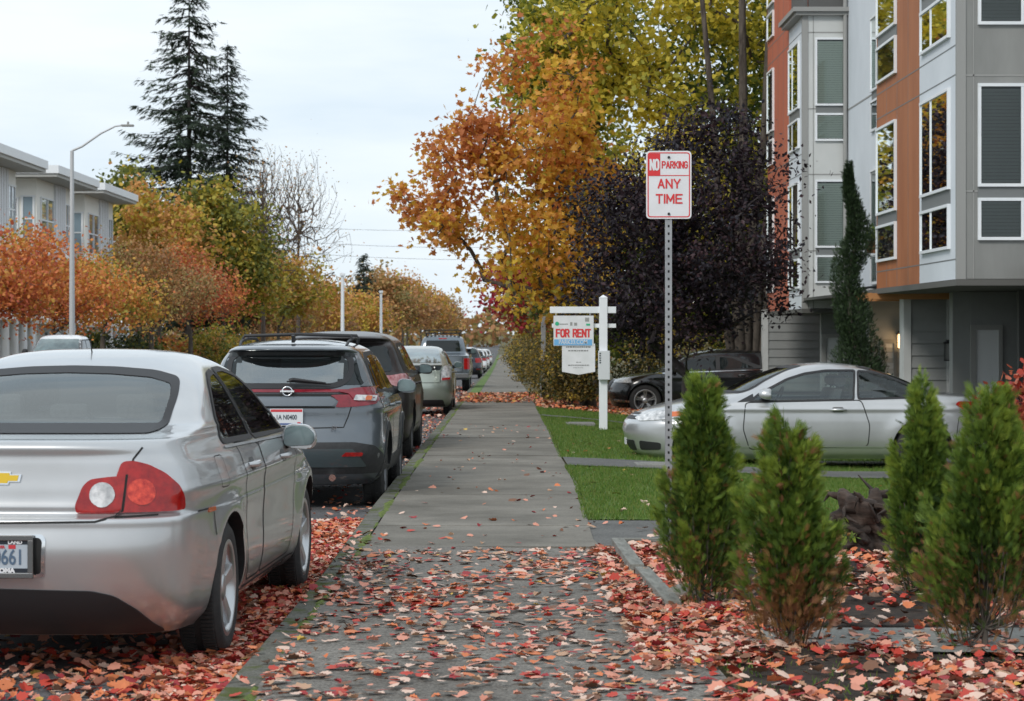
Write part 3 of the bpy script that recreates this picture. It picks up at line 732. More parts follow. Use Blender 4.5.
class Car:
    def __init__(s, name, label, loc, rz, L, group=None, cat='car'):
        s.L = L
        s.root = empty(name, (loc[0]+math.sin(-rz)*L/2, loc[1]+math.cos(rz)*L/2, loc[2]), rz)
        tag(s.root, label, cat, group); s.parts = {}
        s.off = Matrix.Translation((0, -L/2, 0))
    def own(s, o, parent=None):
        """geometry is authored from the rear bumper; shift it to the root at mid-length"""
        o.data.transform(s.off) if o.location.length == 0 and o.rotation_euler[:] == (0, 0, 0) else None
        if o.location.length != 0 or o.rotation_euler[:] != (0, 0, 0): o.location.y -= s.L/2
        o.parent = parent if parent is not None else s.root
        return o
    def body(s, levels, mats, wheels, Rw, flare_h=0.018, **k):
        s.wheels = wheels; s.Rw = Rw
        zc = Rw
        def fl(y, z):
            e = 0
            for yc in wheels:
                d = math.hypot(y-yc, z-zc)
                if d < Rw*2.2 and z < zc+Rw*1.9: e += flare_h*math.exp(-((d-(Rw+.07))/.075)**2)
            return e
        me = body_mesh(levels, flare=fl, **k)
        s.bvh = BVHTree.FromPolygons([v.co.copy() for v in me.vertices], [p.vertices[:] for p in me.polygons])
        for p in me.polygons: p.use_smooth = len(p.vertices) == 4
        o = link('body', me, mats)
        # cut the wheel arches
        cut = MB()
        for yc in wheels:
            for sx in (-1, 1):
                n = 40; r = Rw+.045
                V = []
                x0, x1 = sx*.52, sx*1.3
                for xx in (x0, x1):
                    for i in range(n):
                        t = 2*math.pi*i/n; V.append((xx, yc+r*math.cos(t), zc+r*math.sin(t)))
                F = [(i, (i+1) % n, n+(i+1) % n, n+i) for i in range(n)]+[tuple(range(n))[::-1], tuple(range(n, 2*n))]
                cut.add(V, F)
        c = cut.build('cutter', M['black_plastic'])
        md = o.modifiers.new('b', 'BOOLEAN'); md.operation = 'DIFFERENCE'; md.solver = 'EXACT'; md.object = c; md.material_mode = 'TRANSFER'
        dg = bpy.context.evaluated_depsgraph_get(); bpy.context.view_layer.update()
        m2 = bpy.data.meshes.new_from_object(o.evaluated_get(dg)); o.modifiers.clear(); o.data = m2
        bpy.data.objects.remove(c)
        m2.set_sharp_from_angle(angle=R(32))
        s.bodyo = s.own(o); return o
    def cut(s, pieces):
        """open real window holes into a hollow cabin; pieces: MB solids in rear-bumper coordinates"""
        o = s.bodyo
        for mb in pieces:
            c = mb.build('cutter', M['cabin']); c.data.transform(s.off); c.parent = s.root
            md = o.modifiers.new('b', 'BOOLEAN'); md.operation = 'DIFFERENCE'; md.solver = 'EXACT'; md.object = c; md.material_mode = 'TRANSFER'
            bpy.context.view_layer.update()
            m2 = bpy.data.meshes.new_from_object(o.evaluated_get(bpy.context.evaluated_depsgraph_get())); o.modifiers.clear(); o.data = m2
            bpy.data.objects.remove(c)
        o.data.set_sharp_from_angle(angle=R(32))
    def glaze(s, view, poly, frame, glass, r=.03, name='window', n=6, off=.0045):
        """black surround ring with a clear pane inside it"""
        I = rounded(poly, r, n); O = rounded(scaled(poly, frame), r+frame*.6, n)
        def dens(P):
            o = []
            for i in range(len(P)):
                a, b = np.array(P[i]), np.array(P[(i+1) % len(P)])
                o.append((i, a, b))
            return o
        V = []; F = []; rows = 0
        for i in range(len(I)):
            i2 = (i+1) % len(I); a, b = np.array(I[i]), np.array(I[i2]); c_, d = np.array(O[i]), np.array(O[i2])
            m = max(1, int(max(np.linalg.norm(b-a), np.linalg.norm(d-c_))/.04))
            for k in range(m):
                t = k/m; p = a*(1-t)+b*t; q = c_*(1-t)+d*t
                for pt in (p, q):
                    loc, nrm = s.hit(view, *pt)
                    if loc is None: loc, nrm = s.hit(view, *(np.array(p)*.7+np.array(q)*.3 if pt is q else p))
                    V.append((loc+nrm*off)[:] if loc is not None else V[-2])
                loc, nrm = s.hit(view, *p); V.append((loc-nrm*.02)[:] if loc is not None else V[-3]); rows += 1
        for k in range(rows):
            k2 = (k+1) % rows; F.append((k*3, k2*3, k2*3+1, k*3+1)); F.append((k*3, k*3+2, k2*3+2, k2*3))
        me = bpy.data.meshes.new(name); me.from_pydata(V, [], F)
        for p in me.polygons: p.use_smooth = True
        me.set_sharp_from_angle(angle=R(40))
        f = link(name, me, M['black_plastic']); s.own(f)
        g = s.patch('pane', view, scaled(poly, -.001), M[glass], .001, parent=f, r=r, skirt=False); return f
    def seats(s, fy, ry, zb, top, w_=.24, x=.36, cloth='seat_cloth'):
        for sx in (-1, 1):
            b = MB()
            b.add([], [])
            P = [(fy-.02,zb),(fy-.14,zb+.1),(fy-.26,top-.20),(fy-.18,top-.20),(fy-.02,zb+.16),(fy+.42,zb+.14),(fy+.42,zb)]
            b.prism(P, 'x', sx*x-w_, sx*x+w_); b.tube([(sx*x-.11, fy-.25, top-.10), (sx*x+.11, fy-.25, top-.10)], .075, 12)
            b.tube([(sx*x, fy-.24, top-.25), (sx*x, fy-.25, top-.1)], .012, 6); s.own(b.build('seat', M[cloth]))
        b = MB(); P = [(ry-.02,zb),(ry-.10,zb+.1),(ry-.22,top-.22),(ry-.12,top-.22),(ry,zb+.16),(ry+.4,zb+.14),(ry+.4,zb)]
        b.prism(P, 'x', -.56, .56)
        for xx in (-.34, 0, .34): b.box(xx-.10, xx+.10, ry-.24, ry-.15, top-.21, top-(.09 if xx else .14), bev=.03)
        s.own(b.build('rear_seat', M[cloth]))
    def hit(s, view, u, v):
        o, d = VIEW[view]
        loc, nrm, i, dist = s.bvh.ray_cast(v3(view, u, v)+o, d)
        return loc, nrm
    def patch(s, name, view, poly, m, off=0.004, parent=None, r=0.02, grid=0.05, skirt=True, mirror=False, label=None, thick=None, carve=None):
        if mirror:
            other = {'R': 'L', 'L': 'R'}.get(view)
            a = s.patch(name, view, poly, m, off, parent, r, grid, skirt, False, label, thick)
            b = s.patch(name, other or view, poly if other else [(-p[0], p[1]) for p in poly], m, off, parent, r, grid, skirt, False, label, thick)
            return a, b
        if getattr(s, 'zsh', None) and view == 'B': poly = [(p[0], s.zsh(p[1])) for p in poly]
        P = rounded(poly, r)
        bm = bmesh.new(); vs_ = [bm.verts.new((p[0], p[1], 0)) for p in P]; bm.faces.new(vs_)
        us = [p[0] for p in P]; ws = [p[1] for p in P]
        for ax, lo, hi in ((0, min(us), max(us)), (1, min(ws), max(ws))):
            g = math.ceil(lo/grid+.001)*grid
            while g < hi:
                co = (g, 0, 0) if ax == 0 else (0, g, 0); no = (1, 0, 0) if ax == 0 else (0, 1, 0)
                bmesh.ops.bisect_plane(bm, geom=bm.verts[:]+bm.edges[:]+bm.faces[:], dist=1e-6, plane_co=co, plane_no=no)
                g += grid
        bad = []
        base = {}
        for v in bm.verts:
            loc, nrm = s.hit(view, v.co.x, v.co.y)
            if loc is None: bad.append(v); continue
            base[v] = (loc, nrm)
        for v in base: loc, nrm = base[v]; v.co = loc+nrm*off
        if bad: bmesh.ops.delete(bm, geom=bad, context='VERTS')
        if not bm.faces: bm.free(); return None
        o_, d_ = VIEW[view]
        bm.normal_update()
        for f in bm.faces:
            if f.normal.dot(d_) > 0: f.normal_flip()
        if skirt:
            t = thick or (off+0.003)
            be = [e for e in bm.edges if len(e.link_faces) == 1]
            nv = {}
            for e in be:
                for v in e.verts:
                    if v not in nv: loc, nrm = base[v]; nv[v] = bm.verts.new(loc+nrm*(off-t))
            for e in be:
                a, b = e.verts; bm.faces.new((a, b, nv[b], nv[a]))
        for f in bm.faces: f.smooth = True
        me = bpy.data.meshes.new(name); bm.to_mesh(me); bm.free(); me.set_sharp_from_angle(angle=R(40))
        o = link(name, me, m); s.own(o, parent)
        if label: o['label'] = label
        return o
    def line(s, name, view, pts, wd, m, off=0.0025, mirror=False, parent=None, closed=False):
        """thin ribbon along a polyline, e.g. a panel gap"""
        if mirror:
            other = {'R': 'L', 'L': 'R'}.get(view)
            s.line(name, view, pts, wd, m, off, False, parent, closed)
            return s.line(name, other or view, pts if other else [(-p[0], p[1]) for p in pts], wd, m, off, False, parent, closed)
        if getattr(s, 'zsh', None) and view == 'B': pts = [(p[0], s.zsh(p[1])) for p in pts]
        if closed: pts = list(pts)+[pts[0]]
        D = []
        for i in range(len(pts)-1):
            a = np.array(pts[i], float); b = np.array(pts[i+1], float); n = max(1, int(np.linalg.norm(b-a)/.03))
            for k in range(n): D.append(a+(b-a)*k/n)
        D.append(np.array(pts[-1], float)); V = []; F = []
        for i, p in enumerate(D):
            d = D[min(i+1, len(D)-1)]-D[max(i-1, 0)]; d = d/max(1e-9, np.linalg.norm(d)); n = np.array([-d[1], d[0]])*wd/2
            q = []
            for sgn in (1, -1):
                loc, nrm = s.hit(view, *(p+n*sgn))
                q.append(None if loc is None else loc+nrm*off)
            if q[0] is None or q[1] is None: continue
            V += [q[0][:], q[1][:]]
            if len(V) >= 4: F.append((len(V)-4, len(V)-3, len(V)-1, len(V)-2))
        if not F: return None
        me = bpy.data.meshes.new(name); me.from_pydata(V, [], F); o = link(name, me, m)
        for p in me.polygons: p.use_smooth = True
        return s.own(o, parent)
    def wheel(s, yc, sx, Rw, tw, xo, spokes=5, double=False, rim='rim', Rr=None, wd=0.05):
        Rr = Rr or Rw*.68; y = yc
        x1 = sx*xo; x0 = sx*(xo-tw)
        n = 48
        def lathe(mb, prof, m=0):
            V = []; F = []; k = len(prof)
            for i in range(n):
                t = 2*math.pi*i/n
                for xx, r in prof: V.append((xx, y+r*math.cos(t), Rw+r*math.sin(t)))
            for i in range(n):
                for j in range(k-1): F.append((i*k+j, i*k+j+1, ((i+1) % n)*k+j+1, ((i+1) % n)*k+j))
            mb.add(V, F, m, True)
        w_ = MB(); lathe(w_, [(x0, Rr), (x0+sx*.01, Rw*.93), (x0+sx*.03, Rw), (x0+sx*tw*.3, Rw+.002), (x0+sx*tw*.5, Rw-.003), (x1-sx*.05, Rw+.002), (x1-sx*.025, Rw-.006), (x1-sx*.006, Rw*.90), (x1, Rw*.82), (x1-sx*.008, Rr+.012), (x1-sx*.012, Rr)])
        # tread blocks
        for i in range(n*2):
            t = math.pi*i/n
            c, s_ = math.cos(t), math.sin(t)
            for xa, xb in ((x0+sx*.03, x0+sx*tw*.42), (x0+sx*tw*.58, x1-sx*.03)):
                dt = 0.02
                w_.add([(xa, y+(Rw+.001)*math.cos(t-dt), Rw+(Rw+.001)*math.sin(t-dt)), (xb, y+(Rw+.001)*math.cos(t-dt), Rw+(Rw+.001)*math.sin(t-dt)),
                        (xb, y+(Rw+.001)*math.cos(t+dt), Rw+(Rw+.001)*math.sin(t+dt)), (xa, y+(Rw+.001)*math.cos(t+dt), Rw+(Rw+.001)*math.sin(t+dt)),
                        (xa, y+(Rw+.008)*math.cos(t-dt), Rw+(Rw+.008)*math.sin(t-dt)), (xb, y+(Rw+.008)*math.cos(t-dt), Rw+(Rw+.008)*math.sin(t-dt)),
                        (xb, y+(Rw+.008)*math.cos(t+dt), Rw+(Rw+.008)*math.sin(t+dt)), (xa, y+(Rw+.008)*math.cos(t+dt), Rw+(Rw+.008)*math.sin(t+dt))],
                       [(4,5,6,7), (0,1,5,4), (2,3,7,6), (1,2,6,5), (3,0,4,7)])
        we = bpy.data.objects.new('wheel', None); col.objects.link(we); we.parent = s.root; we.empty_display_size = .2
        we.location = (x1, y-s.L/2, Rw)
        inv = Matrix.Translation((-x1, -y, -Rw))
        def fin_(mb, name, mm):
            me_o = mb.build(name, mm); me_o.data.transform(inv); me_o.parent = we; return me_o
        tyre = fin_(w_, 'tyre', M['rubber']); tyre.data.set_sharp_from_angle(angle=R(35))
        r_ = MB()
        lathe(r_, [(x0, Rr), (x0+sx*.01, Rr-.02), (x0+sx*tw*.5, Rr-.05), (x1-sx*.04, Rr-.025), (x1-sx*.012, Rr-.018), (x1-sx*.004, Rr-.006), (x1-sx*.008, Rr+.012)])
        xf = x1-sx*.022; xb = x1-sx*.06
        def spoke(t, w0, w1):
            c, s_ = math.cos(t), math.sin(t)
            def P(rad, tn, xx): return (xx, y+rad*c-tn*s_, Rw+rad*s_+tn*c)
            r0, r1 = .045, Rr-.02
            V = [P(r0,-w0,xb),P(r0,w0,xb),P(r1,w1,xb),P(r1,-w1,xb),P(r0,-w0*.7,xf-sx*.012),P(r0,w0*.7,xf-sx*.012),P(r1,w1*.75,xf+sx*.006),P(r1,-w1*.75,xf+sx*.006)]
            r_.add(V, [(0,1,2,3),(4,5,6,7),(0,1,5,4),(1,2,6,5),(2,3,7,6),(3,0,4,7)])
        for i in range(spokes):
            t = 2*math.pi*(i+.25)/spokes
            if double:
                spoke(t-.13, .012, .016); spoke(t+.13, .012, .016)
            else: spoke(t, wd*.55, wd*.75)
        lathe(r_, [(xb, .0), (xb, .075), (xf-sx*.006, .065), (xf-sx*.002, .03), (xf-sx*.002, 0.0)])
        fin_(r_, 'rim', M[rim])
        d_ = MB(); xd = x1-sx*.10; lathe(d_, [(xd, 0), (xd, Rr*.72), (xd+sx*.012, Rr*.72), (xd+sx*.012, 0)])
        lathe(d_, [(xd-sx*.03, 0), (xd-sx*.03, Rr-.03)], 1)
        fin_(d_, 'brake_disc', [M['rim_dark'], M['black_plastic']])
        return we
    def all_wheels(s, Rw, tw, xo, **k):
        for yc in s.wheels:
            for sx in (-1, 1): s.wheel(yc, sx, Rw, tw, xo, **k)
    def mirror_(s, x, y, z, m, glass='glass_pale', wd=.2, h=.145):
        """door mirrors: housing, arm, glass (faces back)"""
        for sx in (-1, 1):
            hs = MB(); bm = bmesh.new(); bmesh.ops.create_uvsphere(bm, u_segments=20, v_segments=14, radius=1)
            for v in bm.verts:
                c = v.co; e = lambda q, p: math.copysign(abs(q)**p, q)
                X, Y, Z = e(c.x, .62), c.y, e(c.z, .7)
                Y = max(Y, -.35)
                v.co = (sx*(x+wd/2)+X*wd/2*(1-.12*max(0, Z)), y+Y*.105+.02, z+Z*h/2-(X*sx)*.008)
            hs.bm(bm, 0, True)
            o = s.own(hs.build('mirror', m)); o.data.set_sharp_from_angle(angle=R(50))
            g = MB(); P = rounded([(-.42,-.36),(.40,-.30),(.42,.12),(.2,.38),(-.36,.38)], .22, 6)
            yg = y+.02-.35*.105-.001
            g.add([(sx*(x+wd/2)+p[0]*wd*sx*1.06, yg-.004, z+p[1]*h*1.08) for p in P]+[(sx*(x+wd/2)+p[0]*wd*sx*1.12, yg+.004, z+p[1]*h*1.16) for p in P],
                  [tuple(range(len(P)))]+[(i, (i+1) % len(P), len(P)+(i+1) % len(P), len(P)+i) for i in range(len(P))])
            s.own(g.build('mirror_glass', M[glass]), o)
            a = MB(); a.tube([(sx*(x-.05), y+.05, z-h*.35), (sx*(x+.05), y+.035, z-h*.22)], [.045, .03], 10); s.own(a.build('mirror_arm', M['black_plastic']), o)
    def handle(s, y, z, m, view='R', L=.19):
        for vw in ('R', 'L'):
            sgn = 1 if vw == 'R' else -1
            loc, nrm = s.hit(vw, y, z)
            s.patch('handle_recess', vw, [(y-L*.35, z-.03), (y+L*.4, z-.03), (y+L*.4, z+.035), (y-L*.35, z+.035)], M['handle_dark'], 0.0015, r=.03, skirt=False)
            h = MB(); h.tube([(loc.x-sgn*.004, y-L/2, z), (loc.x+sgn*.028, y-L*.36, z+.002), (loc.x+sgn*.036, y, z+.004), (loc.x+sgn*.028, y+L*.36, z+.002), (loc.x-sgn*.004, y+L/2, z)], [.012, .017, .018, .017, .012], 10)
            s.own(h.build('door_handle', m))
    def boxpart(s, name, fn, mats, parent=None):
        mb = MB(); fn(mb); return s.own(mb.build(name, mats), parent)
    def door(s, view, poly, paintm, win=None, gap=.012, mirror=True, frame=.022, glass='car_glass', gr=.03):
        for vw in ((view, {'R': 'L', 'L': 'R'}[view]) if mirror else (view,)):
            s.line('panel_gap', vw, rounded(poly, .05), gap, M['gap'], .0018, closed=True)
            if win:
                f = s.patch('window', vw, scaled(win, frame), M['black_plastic'], .003, r=gr+.01)
                s.patch('glass', vw, win, M[glass], .0065, parent=f, r=gr)
M['cabin'] = mat('cabin', (0.045,0.045,0.047), 0.85)
M['seat_cloth'] = mat('seat_cloth', (0.10,0.10,0.105), 0.9, c2=(0.14,0.14,0.145), scale=40)
M['auto_glass'] = glass_mat('auto_glass', 0.05, (.62,.70,.68)); M['privacy_glass'] = glass_mat('privacy_glass', 0.26, (.40,.50,.50)); M['screen_glass'] = glass_mat('screen_glass', 0.10, (.72,.80,.79))
def prism(poly, axis, a0, a1, r=.02):
    mb = MB(); mb.prism(rounded(poly, r), axis, a0, a1); return mb
M['gap'] = mat('gap', (0.012,0.012,0.012), 0.8)
M['handle_dark'] = mat('handle_dark', (0.10,0.10,0.10), 0.5)

def plate(car, x, y, z, wd, h, tilt, base, parts, frame=None, parent=None, bmat='plate_white'):
    """number plate facing back; parts: (text, size, dx, dz, material, sx)"""
    b = MB(); b.box(-wd/2, wd/2, -.003, .006, -h/2, h/2, bev=.004)
    o = b.build('number_plate', M[bmat]); o.location = (x, y, z); o.rotation_euler = (tilt, 0, 0); car.own(o, parent)
    for p in parts:
        if p[0] == '#':   # coloured band: '#', x0, x1, z0, z1, material
            q = MB(); q.box(p[1], p[2], -.0045, -.003, p[3], p[4]); q.build('band', M[p[5]], o)
        else: text('lettering', p[0], p[1], (p[2], -.0055, p[3]), (R(90), 0, 0), M[p[4]], o, bold=p[6] if len(p) > 6 else .001, sx=p[5])
    if frame:
        f = MB(); t = .022
        for (a0, a1, c0, c1) in ((-wd/2-t, wd/2+t, h/2-.004, h/2+t), (-wd/2-t, wd/2+t, -h/2-t, -h/2+.004), (-wd/2-t, -wd/2+.004, -h/2, h/2), (wd/2-.004, wd/2+t, -h/2, h/2)):
            f.box(a0, a1, -.012, .004, c0, c1, bev=.004)
        f.build('plate_frame', M[frame], o)
    return o

SILVER = paint('silver_paint', (0.60,0.605,0.61), 0.7, 0.34)
GREY = paint('grey_paint', (0.145,0.165,0.185), 0.5, 0.3)
BRONZE = paint('dark_bronze_paint', (0.030,0.024,0.023), 0.3, 0.42, 0.35)
SAGE = paint('sage_paint', (0.36,0.40,0.35), 0.6, 0.35)
TRUCKB = paint('truck_paint', (0.16,0.19,0.22), 0.5, 0.32)
BLACK = paint('black_paint', (0.012,0.013,0.015), 0.3, 0.2)
WHITE = paint('white_car_paint', (0.86,0.87,0.88), 0.0, 0.35)
NAVY = paint('dark_blue_paint', (0.02,0.024,0.04), 0.4, 0.25)
GROUP = 'cars parked along the kerb'

# ---- silver saloon in the foreground -------------------------------------------------
SAL = [(.20,.25,4.70,.78,.5,2.6,.7,2.4),(.27,.14,4.78,.84,.55,2.8,.7,2.4),(.38,.055,4.83,.875,.6,3.0,.8,2.4),(.50,.015,4.86,.888,.62,3.0,.85,2.4),(.60,.0,4.87,.893,.62,3.0,.9,2.4),
       (.70,.012,4.84,.894,.6,3.0,.9,2.4),(.745,.020,4.78,.893,.6,3.0,.9,2.5),(.757,.072,4.75,.890,.58,3.0,.9,2.5),(.80,.088,4.62,.889,.58,3.0,.9,2.6),(.88,.10,4.32,.882,.56,3.0,.9,2.8),(.94,.108,4.02,.870,.56,3.0,.8,3.0),
       (.985,.112,3.86,.850,.58,3.0,.7,3.0),(1.02,.115,3.76,.822,.62,3.0,.6,3.0),(1.06,.112,3.68,.795,.66,3.0,.55,3.0),(1.076,.128,3.64,.79,.70,2.9,.55,3.0),(1.086,.26,3.60,.785,.72,2.8,.55,3.0),(1.10,.45,3.55,.780,.65,2.8,.5,3.0),(1.112,.66,3.52,.776,.5,2.8,.5,3.0),
       (1.13,.78,3.47,.762,.46,2.8,.5,3.0),(1.20,.96,3.32,.725,.48,2.8,.5,3.0),(1.29,1.20,3.10,.672,.52,2.7,.5,3.0),(1.36,1.44,2.90,.612,.58,2.5,.5,2.8),(1.405,1.64,2.74,.545,.6,2.4,.5,2.6),(1.435,1.82,2.58,.46,.55,2.3,.5,2.4),(1.456,2.05,2.42,.30,.4,2.2,.4,2.3),(1.462,2.2,2.3,.12,.2,2.2,.2,2.2)]
TH = R(2.6)
def saloon():
    c = Car('saloon_car', 'silver saloon car nearest the camera with gold emblem on its boot, parked by the kerb', (-2.265, 10.27, -.13), -TH, 4.87, GROUP)
    def crease(y, z): return .012*math.exp(-((z-.86)/.035)**2) - .012*math.exp(-((z-.62-.02*(y-2.4))/.12)**2)*(1 if 1.4 < y < 3.5 else .0)
    c.body([(z*(1+.022*min(1, max(0, z-.9)/.5)), yr, yf, w_, r[0]*(.70 if z < 1.12 else .8), r[1]+(.6 if z < 1.12 else .3), *r[2:]) for (z, yr, yf, w_, *r) in SAL], [SILVER, M['black_plastic']], (1.07, 3.92), .33, crease=crease, bow=.035, rear_bow=.075)
    c.all_wheels(.33, .215, .875, spokes=5, wd=.062)
    # rear screen, boot gap, tail lights
    zk = lambda P: [(u, v*(1+.022*min(1, max(0, v-.9)/.5))) for u, v in P]
    SCR = zk([(-.575,1.132),(.575,1.132),(.562,1.25),(.535,1.302),(.42,1.330),(.22,1.345),(0,1.350),(-.22,1.345),(-.42,1.330),(-.535,1.302),(-.562,1.25)])
    RWN = zk([(1.27,1.045),(2.07,1.035),(2.02,1.20),(1.98,1.338),(1.80,1.322),(1.62,1.27),(1.46,1.19),(1.33,1.11)])
    FWN = zk([(2.15,1.032),(3.22,1.018),(3.06,1.10),(2.82,1.225),(2.55,1.315),(2.30,1.345),(2.07,1.342),(2.10,1.20)])
    WSN = zk([(-.70,1.06),(.70,1.06),(.60,1.26),(.52,1.39),(-.52,1.39),(-.60,1.26)])
    c.cut([prism([(1.15,.50),(3.10,.50),(3.15,1.0),(2.72,1.37),(1.66,1.39),(1.42,1.20),(1.2,1.12)], 'x', -.52, .52), prism(SCR, 'y', .55, 1.75), prism(WSN, 'y', 2.6, 4.1), prism(RWN, 'x', -1.1, 1.1), prism(FWN, 'x', -1.1, 1.1)])
    c.glaze('B', SCR, .034, 'screen_glass', r=.022); c.glaze('F', WSN, .03, 'auto_glass', r=.04)
    for vw in 'RL': c.glaze(vw, RWN, .026, 'auto_glass'); c.glaze(vw, FWN, .026, 'auto_glass')
    c.seats(2.42, 1.62, .55, 1.36)
    c.line('boot_gap', 'B', [(-.62,1.06),(-.585,1.01),(-.57,.95),(-.545,.80),(-.52,.755),(-.44,.735),(0,.73),(.44,.735),(.52,.755),(.545,.80),(.57,.95),(.585,1.01),(.62,1.06)], .009, M['gap'])
    for sx, vw in ((1, 'R'), (-1, 'L')):
        P = lambda q: [(p[0]*sx, p[1]) for p in q]
        inner = c.patch('tail_light', 'B', P([(.345,.765),(.535,.765),(.558,.935),(.48,.93),(.40,.92),(.368,.89),(.335,.80)]), M['red_lens'], .012, r=.03, thick=.02)
        cc = [(.455+.056*math.cos(a), .85+.056*math.sin(a)) for a in np.linspace(0, 2*math.pi, 20, endpoint=False)]
        c.patch('reversing_lens', 'B', P(cc), M['white_lens'], .017, parent=inner, r=0)
        ol = c.patch('tail_light', 'D'+vw, [(.462,.768),(.74,.77),(.80,.775),(.80,.83),(.765,.89),(.70,.945),(.63,.982),(.56,1.0),(.515,.995),(.49,.93)], M['red_lens'], .012, r=.02, thick=.02, grid=.03)
        c.patch('brake_lens', 'D'+vw, [(.59+.06*math.cos(a), .86+.06*math.sin(a)) for a in np.linspace(0, 2*math.pi, 20, endpoint=False)], M['bright_red_lens'], .016, parent=ol, r=0, thick=.006)
        c.patch('side_reflector', vw, [(.60,.735),(.73,.735),(.73,.755),(.60,.755)], M['amber_lens'], .006, r=.006)
    for vw in 'RL':
        c.line('window_trim', vw, [(1.2,1.012),(3.34,.985)], .012, M['steel'], .006)
    c.door('R', [(1.50,.86),(1.62,.42),(1.70,.30),(2.12,.30),(2.12,1.0),(1.48,1.02)], SILVER)
    c.door('R', [(2.13,.30),(3.24,.30),(3.32,.60),(3.38,.98),(2.13,1.0)], SILVER)
    c.line('bumper_top_gap', 'B', [(.52,.752),(.70,.758)], .006, M['gap'], mirror=True)
    c.line('lamp_gap', 'B', [(.545,.768),(.560,.94)], .010, M['gap'], .0135, mirror=True)
    c.line('sill_line', 'R', [(1.46,.27),(3.5,.27)], .012, M['gap'], mirror=True)
    c.line('bumper_gap', 'R', [(.42,.755),(.70,.752),(.72,.62)], .008, M['gap'], mirror=True)
    c.handle(1.74, .90, SILVER); c.handle(2.84, .885, SILVER)
    c.line('flap_gap', 'R', rounded([(.855,.835),(1.025,.835),(1.025,.985),(.855,.985)], .035), .004, M['gap'], closed=True)
    c.mirror_(.855, 3.02, .985, SILVER)
    # black lower valance, extended down in black as painted shadow under the bumper
    c.patch('valance_and_shadow', 'B', [(-.70,.21),(.70,.21),(.61,.33),(.52,.40),(.42,.425),(0,.435),(-.42,.425),(-.52,.40),(-.61,.33)], M['black_plastic'], .006, r=.03)
    # plate recess and plate
    c.patch('plate_recess', 'B', [(-.215,.49),(.215,.49),(.225,.655),(.21,.68),(-.21,.68),(-.225,.655)], M['chrome'], .006, r=.02)
    c.patch('plate_recess', 'B', [(-.20,.505),(.20,.505),(.208,.65),(.195,.665),(-.195,.665),(-.208,.65)], M['gap'], .009, r=.015)
    plate(c, 0, -.014, .583, .305, .150, 0, None,
          [('#', -.15, .15, .055, .073, 'plate_blue_dark'), ('#', -.15, .15, -.073, -.052, 'plate_blue_dark'), ('#', .062, .094, .035, .053, 'plate_red'), ('0661', .096, .062, -.005, 'ink_plate', .72, .0012),
           ('LAND', .022, .092, .064, 'sign_white', 1.1), ('OMA', .028, .055, -.0625, 'sign_white', 1.1, .002), ('WA', .018, .03, .043, 'plate_red', 1.0)], frame='chrome_dark', bmat='plate_pale')
    # bow-tie emblem
    bt = [(-.09,-.018),(-.045,-.018),(-.045,-.032),(.033,-.032),(.038,-.018),(.09,-.018),(.098,.018),(.045,.018),(.045,.032),(-.033,.032),(-.038,.018),(-.098,.018)]
    c.patch('emblem', 'B', [(x*.92, z*.92+.925) for x, z in bt], M['chrome'], .008, r=0, thick=.01)
    c.patch('emblem_face', 'B', [(x*.80, z*.72+.925) for x, z in bt], M['gold'], .0115, r=0, thick=.006)
    # antenna and high brake lamp
    an = MB(); an.tube([(0,1.95,1.44),(0,1.93,1.47)], [.03,.018], 10); an.tube([(0,1.93,1.46),(-.004,1.90,1.54)], [.004,.003], 6); c.own(an.build('antenna', M['black_plastic']))
    # grille and headlights (seen only from the front)
    c.patch('grille', 'F', [(-.5,.50),(.5,.50),(.55,.70),(-.55,.70)], M['black_plastic'], .006); c.patch('headlight', 'F', [(.58,.60),(.80,.62),(.82,.74),(.6,.72)], M['white_lens'], .008, mirror=True)
    sw = MB(); sw.tube([(-.36+.17*math.cos(t), 3.0-.06*math.sin(t), .98+.17*math.sin(t)) for t in np.linspace(0, 2*math.pi, 25)], .016, 8, caps=False); c.own(sw.build('steering_wheel', M['black_plastic']))
    return c
M['bright_red_lens'] = mat('bright_red_lens', (0.42,0.015,0.012), 0.15, coat=0.25, c2=(0.8,0.08,0.04), scale=34)
M['plate_blue_dark'] = mat('plate_blue_dark', (0.015,0.02,0.03), 0.4)
M['ink_plate'] = mat('ink_plate', (0.08,0.13,0.2), 0.5)
M['chrome_dark'] = mat('chrome_dark', (0.25,0.25,0.25), 0.25, metal=.9)
M['plate_pale'] = mat('plate_pale', (0.42,0.47,0.52), 0.4)
car1 = saloon()

